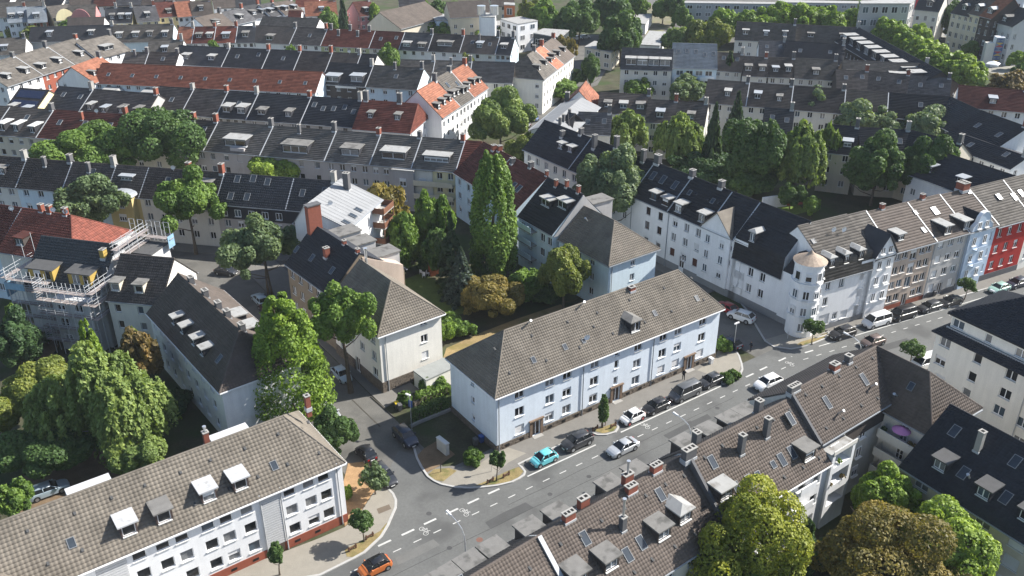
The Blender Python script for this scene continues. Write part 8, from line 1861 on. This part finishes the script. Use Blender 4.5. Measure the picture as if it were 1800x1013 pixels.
p = at(864, 830); t = thing('sign_post', 'traffic sign post on the corner pavement beside the young tree', 'sign post', (*p[:2], .1), R(-20)); b = MB(); b.tube((0,0,0), (0,0,2.7), .035, n=6); b.build('pole', M_STEEL, t); b = MB(); b.tube((0,-.03,2.4), (0,-.05,2.4), .3, n=14); b.build('sign_plate', mat('sign_back', (.5,.5,.5), .5, 0), t)
for i, (x, y) in enumerate(((1384,596), (775,831))):
    p = at(x, y); t = thing('bollard', ['short post on the turret corner pavement', 'short post on the dry grass corner before the blue house'][i], 'bollard', (*p[:2], .1), 0, 'short posts'); b = MB(); b.tube((0,0,0), (0,0,1.1), .05, n=6); b.tube((0,0,1.1), (0,0,1.16), .09, n=6); b.build('post', M_TRIM if i else M_STEEL, t)
# timber tree guards
M_GUARD = mat('guard_timber', (.10,.055,.035), .9, .2, 3)
for i, (x, y) in enumerate(((620,968), (650,947), (862,849), (890,839), (1078,752), (1046,757))):
    p = at(x, y); t = thing('tree_guard', ['low timber guard rail left of the corner street tree', 'low timber guard rail right of the corner street tree', 'low timber guard rail left of the tree by the sign post', 'low timber guard rail right of the tree by the sign post', 'low timber post on the kerb island right of the slim tree', 'low timber rail left of the slim street tree'][i], 'guard rail', (*p[:2], .11), a1+R(6), 'low timber tree guards'); b = MB(); b.box(-.55,-.06,.25,.55,.06,.42); b.build('rail', M_GUARD, t); b = MB(); b.box(-.5,-.07,0,-.36,.07,.6); b.build('post', M_GUARD, t); b = MB(); b.box(.36,-.07,0,.5,.07,.6); b.build('post', M_GUARD, t)
for i, (x, y) in enumerate(((1057,752), (1064,749))):
    p = at(x, y); t = thing('tree_stake', ['left timber stake of the slim street tree', 'right timber stake of the slim street tree'][i], 'stake', (*p[:2], .1)); b = MB(); b.tube((0,0,0), (0,0,1.9), .05, n=6); b.build('post', mat('stake_wood', (.22,.15,.09), .9, .2, 2), t)
# switch cabinet, bins, garage, walls
p = at(779, 795); t = thing('switch_cabinet', 'pale graffiti marked switch cabinet in the shade of the blue house', 'cabinet', (*p[:2], .04), R(-50)); b = MB(); b.box(-1.0,-.25,0,1.0,.25,1.75); b.build('body', mat('cabinet_grey', (.46,.46,.43), .7, .12, 2, stain=((.30,.31,.30), 3, .56)), t); b = MB(); b.box(-1.05,-.3,1.75,1.05,.3,1.85); b.build('lid', mat('cabinet_lid', (.52,.52,.5), .6, .05), t)
for x in (-.5, .5): b = MB(); b.box(x-.47,-.275,.1,x+.47,-.252,1.7); b.build('door_leaf', mat('cabinet_door', (.44,.44,.41), .7, .1, 2), t)
def bin_(lab, p, col, ang=0, g=None):
    p = at(*p); t = thing('wheelie_bin', lab, 'bin', (*p[:2], .03), ang, g); m = mat('bin_'+col, dict(yellow=(.60,.42,.02), blue=(.03,.08,.26), grey=(.10,.10,.10), white=(.6,.6,.6), brown=(.10,.06,.03))[col], .5, 0); dk = mat('bin_grey', (.10,.10,.10), .5, 0)
    b = MB(); b.hexa([(-.22,-.26,.08),(.22,-.26,.08),(.22,.22,.08),(-.22,.22,.08)], [(-.29,-.34,.98),(.29,-.34,.98),(.29,.32,.98),(-.29,.32,.98)]); b.build('body', dk if col == 'yellow' else m, t); b = MB(); b.hexa([(-.31,-.37,.98),(.31,-.37,.98),(.31,.36,.98),(-.31,.36,.98)], [(-.27,-.3,1.06),(.27,-.3,1.06),(.27,.33,1.08),(-.27,.33,1.08)]); b.build('lid', m, t)
    for s_ in (-1, 1): b = MB(); b.tube((s_*.25,.26,.1), (s_*.29,.26,.1), .1, n=8); b.build('wheel', M_TYRE, t)
bin_('yellow lidded bin beside the square hedge', (698,719), 'yellow', .5); bin_('grey bin next to the yellow lidded bin', (703,722), 'grey', .5); bin_('blue bin at the side of the blue house', (846,778), 'blue', .6); bin_('grey bin in the shadow left of the blue bin', (836,783), 'grey', .6); bin_('white box bin beside the right house corner', (1249,640), 'white', .6); bin_('grey bin before the grey rendered house', (1628,523), 'grey', .4); bin_('dark bin at the grey rendered house, lower one', (1640,521), 'grey', .4)
GA = at(674, 692)[:2]; g0 = at(727, 672)[:2]; gd = D1; gn = -PD
gz = 2.6; P = [at(727, 651, gz)[:2], at(749, 668, gz)[:2], at(797, 646, gz)[:2], at(780, 629, gz)[:2]]
t = thing('garage', 'flat grey roofed garage against the cream house', 'garage', (*P[1], 0)); b = MB(); Q = [p-P[1] for p in P]
ar = sum(Q[i][0]*Q[(i+1) % 4][1]-Q[(i+1) % 4][0]*Q[i][1] for i in range(4)); Q2 = Q if ar > 0 else Q[::-1]
b.hexa([(*p, 0) for p in Q2], [(*p, gz-.2) for p in Q2]); b.build('wall', WALL['cream'], t); c_ = sum(Q2)/4; b = MB(); b.hexa([(*(c_+(p-c_)*1.03), gz-.2) for p in Q2], [(*(c_+(p-c_)*1.03), gz) for p in Q2]); b.build('roof', M_FLATL if False else mat('garage_felt', (.25,.26,.25), .9, .12, .8, fine=.06), t)
def wallline(lab, pts, h, m, th=.3, name='garden_wall'):
    P = [at(x, y)[:2] for x, y in pts]; t = thing(name, lab, 'wall', (*P[0], 0)); b = MB()
    for p, q in zip(P[:-1], P[1:]):
        d = (q-p)/np.hypot(*(q-p)); n = np.array([-d[1], d[0]])*th/2; r = [p-n, q-n, q+n, p+n]; b.hexa([(*(x-P[0]), 0) for x in r], [(*(x-P[0]), h) for x in r])
    b.build('wall', m, t); return t
wallline('low rubble wall in front of the garage hedge', [(728,715), (760,698), (792,684)], .75, M_STONE); wallline('low kerb wall closing the shaded lawn of the blue house', [(722,752), (735,745), (792,722)], .4, M_CONC)
wallline('white garden wall behind the bend of the side street', [(1338,368), (1382,362)], 2.6, WALL['white']); wallline('red brick garden wall continuing the white one', [(1382,362), (1410,359)], 2.6, WALL['redbrick'])
sh = at(764, 482); t = thing('garden_shed', 'small rust coloured shed on the middle garden lawn', 'shed', (*sh[:2], 0), .4); b = MB(); b.box(-.9,-.7,0,.9,.7,1.9); b.build('wall', mat('shed_rust', (.28,.09,.04), .9, .15), t); b = MB(); b.hexa([(-1.05,-.85,1.9),(1.05,-.85,1.9),(1.05,.85,1.9),(-1.05,.85,1.9)], [(-1.05,-.05,2.4),(1.05,-.05,2.4),(1.05,.05,2.4),(-1.05,.05,2.4)]); b.build('roof', M_FLATD, t)
for i, (x, y) in enumerate(((745,488), (752,484), (741,482))):
    p = at(x, y); t = thing('garden_chair', ['white garden chair nearest the shed front', 'white garden chair beside the rusty shed', 'white garden chair furthest from the rusty shed'][i], 'chair', (*p[:2], 0), i*1.3); b = MB(); b.box(-.25,-.25,.4,.25,.25,.45); b.build('seat', M_PVC, t); b = MB(); b.box(-.25,.2,.45,.25,.25,.95); b.build('backrest', M_PVC, t)
    for sx in (-.22, .22):
        for sy in (-.22, .22): b = MB(); b.tube((sx,sy,0), (sx,sy,.4), .025, n=5); b.build('leg', M_PVC, t)
# person crossing the side street
p = at(1319, 618); t = thing('person', 'person in dark clothes walking across the side street', 'person', (*p[:2], .005), R(200))
def skin_body():
    me = bpy.data.meshes.new('body'); V = [(0,0,.92), (0,0,1.18), (0,0,1.42), (0,0,1.52), (.02,0,1.68), (0,.11,.88), (.12,.10,.48), (.02,.10,.07), (.16,.10,.04), (0,-.11,.88), (-.06,-.10,.48), (-.24,-.10,.12), (-.12,-.10,.05), (0,.20,1.40), (-.06,.25,1.14), (.06,.26,.92), (0,-.20,1.40), (.08,-.25,1.14), (.2,-.25,.95)]
    E = [(0,1),(1,2),(2,3),(3,4),(0,5),(5,6),(6,7),(7,8),(0,9),(9,10),(10,11),(11,12),(2,13),(13,14),(14,15),(2,16),(16,17),(17,18)]
    me.from_pydata(V, E, []); o = bpy.data.objects.new('body', me); COL.objects.link(o); m = o.modifiers.new('skin', 'SKIN'); r = [.15,.15,.16,.06,.10,.10,.075,.05,.045,.10,.075,.05,.045,.07,.05,.04,.07,.05,.04]
    for i, s in enumerate(me.skin_vertices[0].data): s.radius = (r[i], r[i]); s.use_root = (i == 0)
    s2 = o.modifiers.new('sub', 'SUBSURF'); s2.levels = s2.render_levels = 1
    dg = bpy.context.evaluated_depsgraph_get(); m2 = bpy.data.meshes.new_from_object(o.evaluated_get(dg)); bpy.data.objects.remove(o)
    mm = [mat('cloth_dark', (.02,.022,.028), .9, .1), mat('skin', (.38,.22,.15), .6, 0), mat('hair_dark', (.02,.014,.01), .8, 0)]; m2.materials.clear(); [m2.materials.append(q) for q in mm]
    for f in m2.polygons: f.material_index = (2 if f.center.x < .0 or f.center.z > 1.74 else 1) if f.center.z > 1.55 else (1 if abs(f.center.y) > .2 and f.center.z < 1.0 else 0); f.use_smooth = True
    return m2
link('body', skin_body(), t)
p = at(1201, 669); t = thing('person', 'person in dark clothes standing on the pavement behind the grey van', 'person', (*p[:2], .1), R(90)); link('body', CACHE.setdefault('body', skin_body()), t)
# ---------------------------------------------------------------- air
hz = MB(); hz.box(-420, -25, -1.5, 420, 620, 74); M_HZ = bpy.data.materials.new('air'); M_HZ.use_nodes = True; n_ = M_HZ.node_tree; n_.nodes.remove(n_.nodes['Principled BSDF'])
pv_ = n_.nodes.new('ShaderNodeVolumePrincipled'); pv_.inputs['Color'].default_value = (.86, .92, 1, 1); pv_.inputs['Density'].default_value = .0001; pv_.inputs['Anisotropy'].default_value = .0
n_.links.new(pv_.outputs[0], n_.nodes['Material Output'].inputs['Volume'])
h_ = hz.build('haze', M_HZ); h_['kind'] = 'stuff'
bpy.context.view_layer.update()
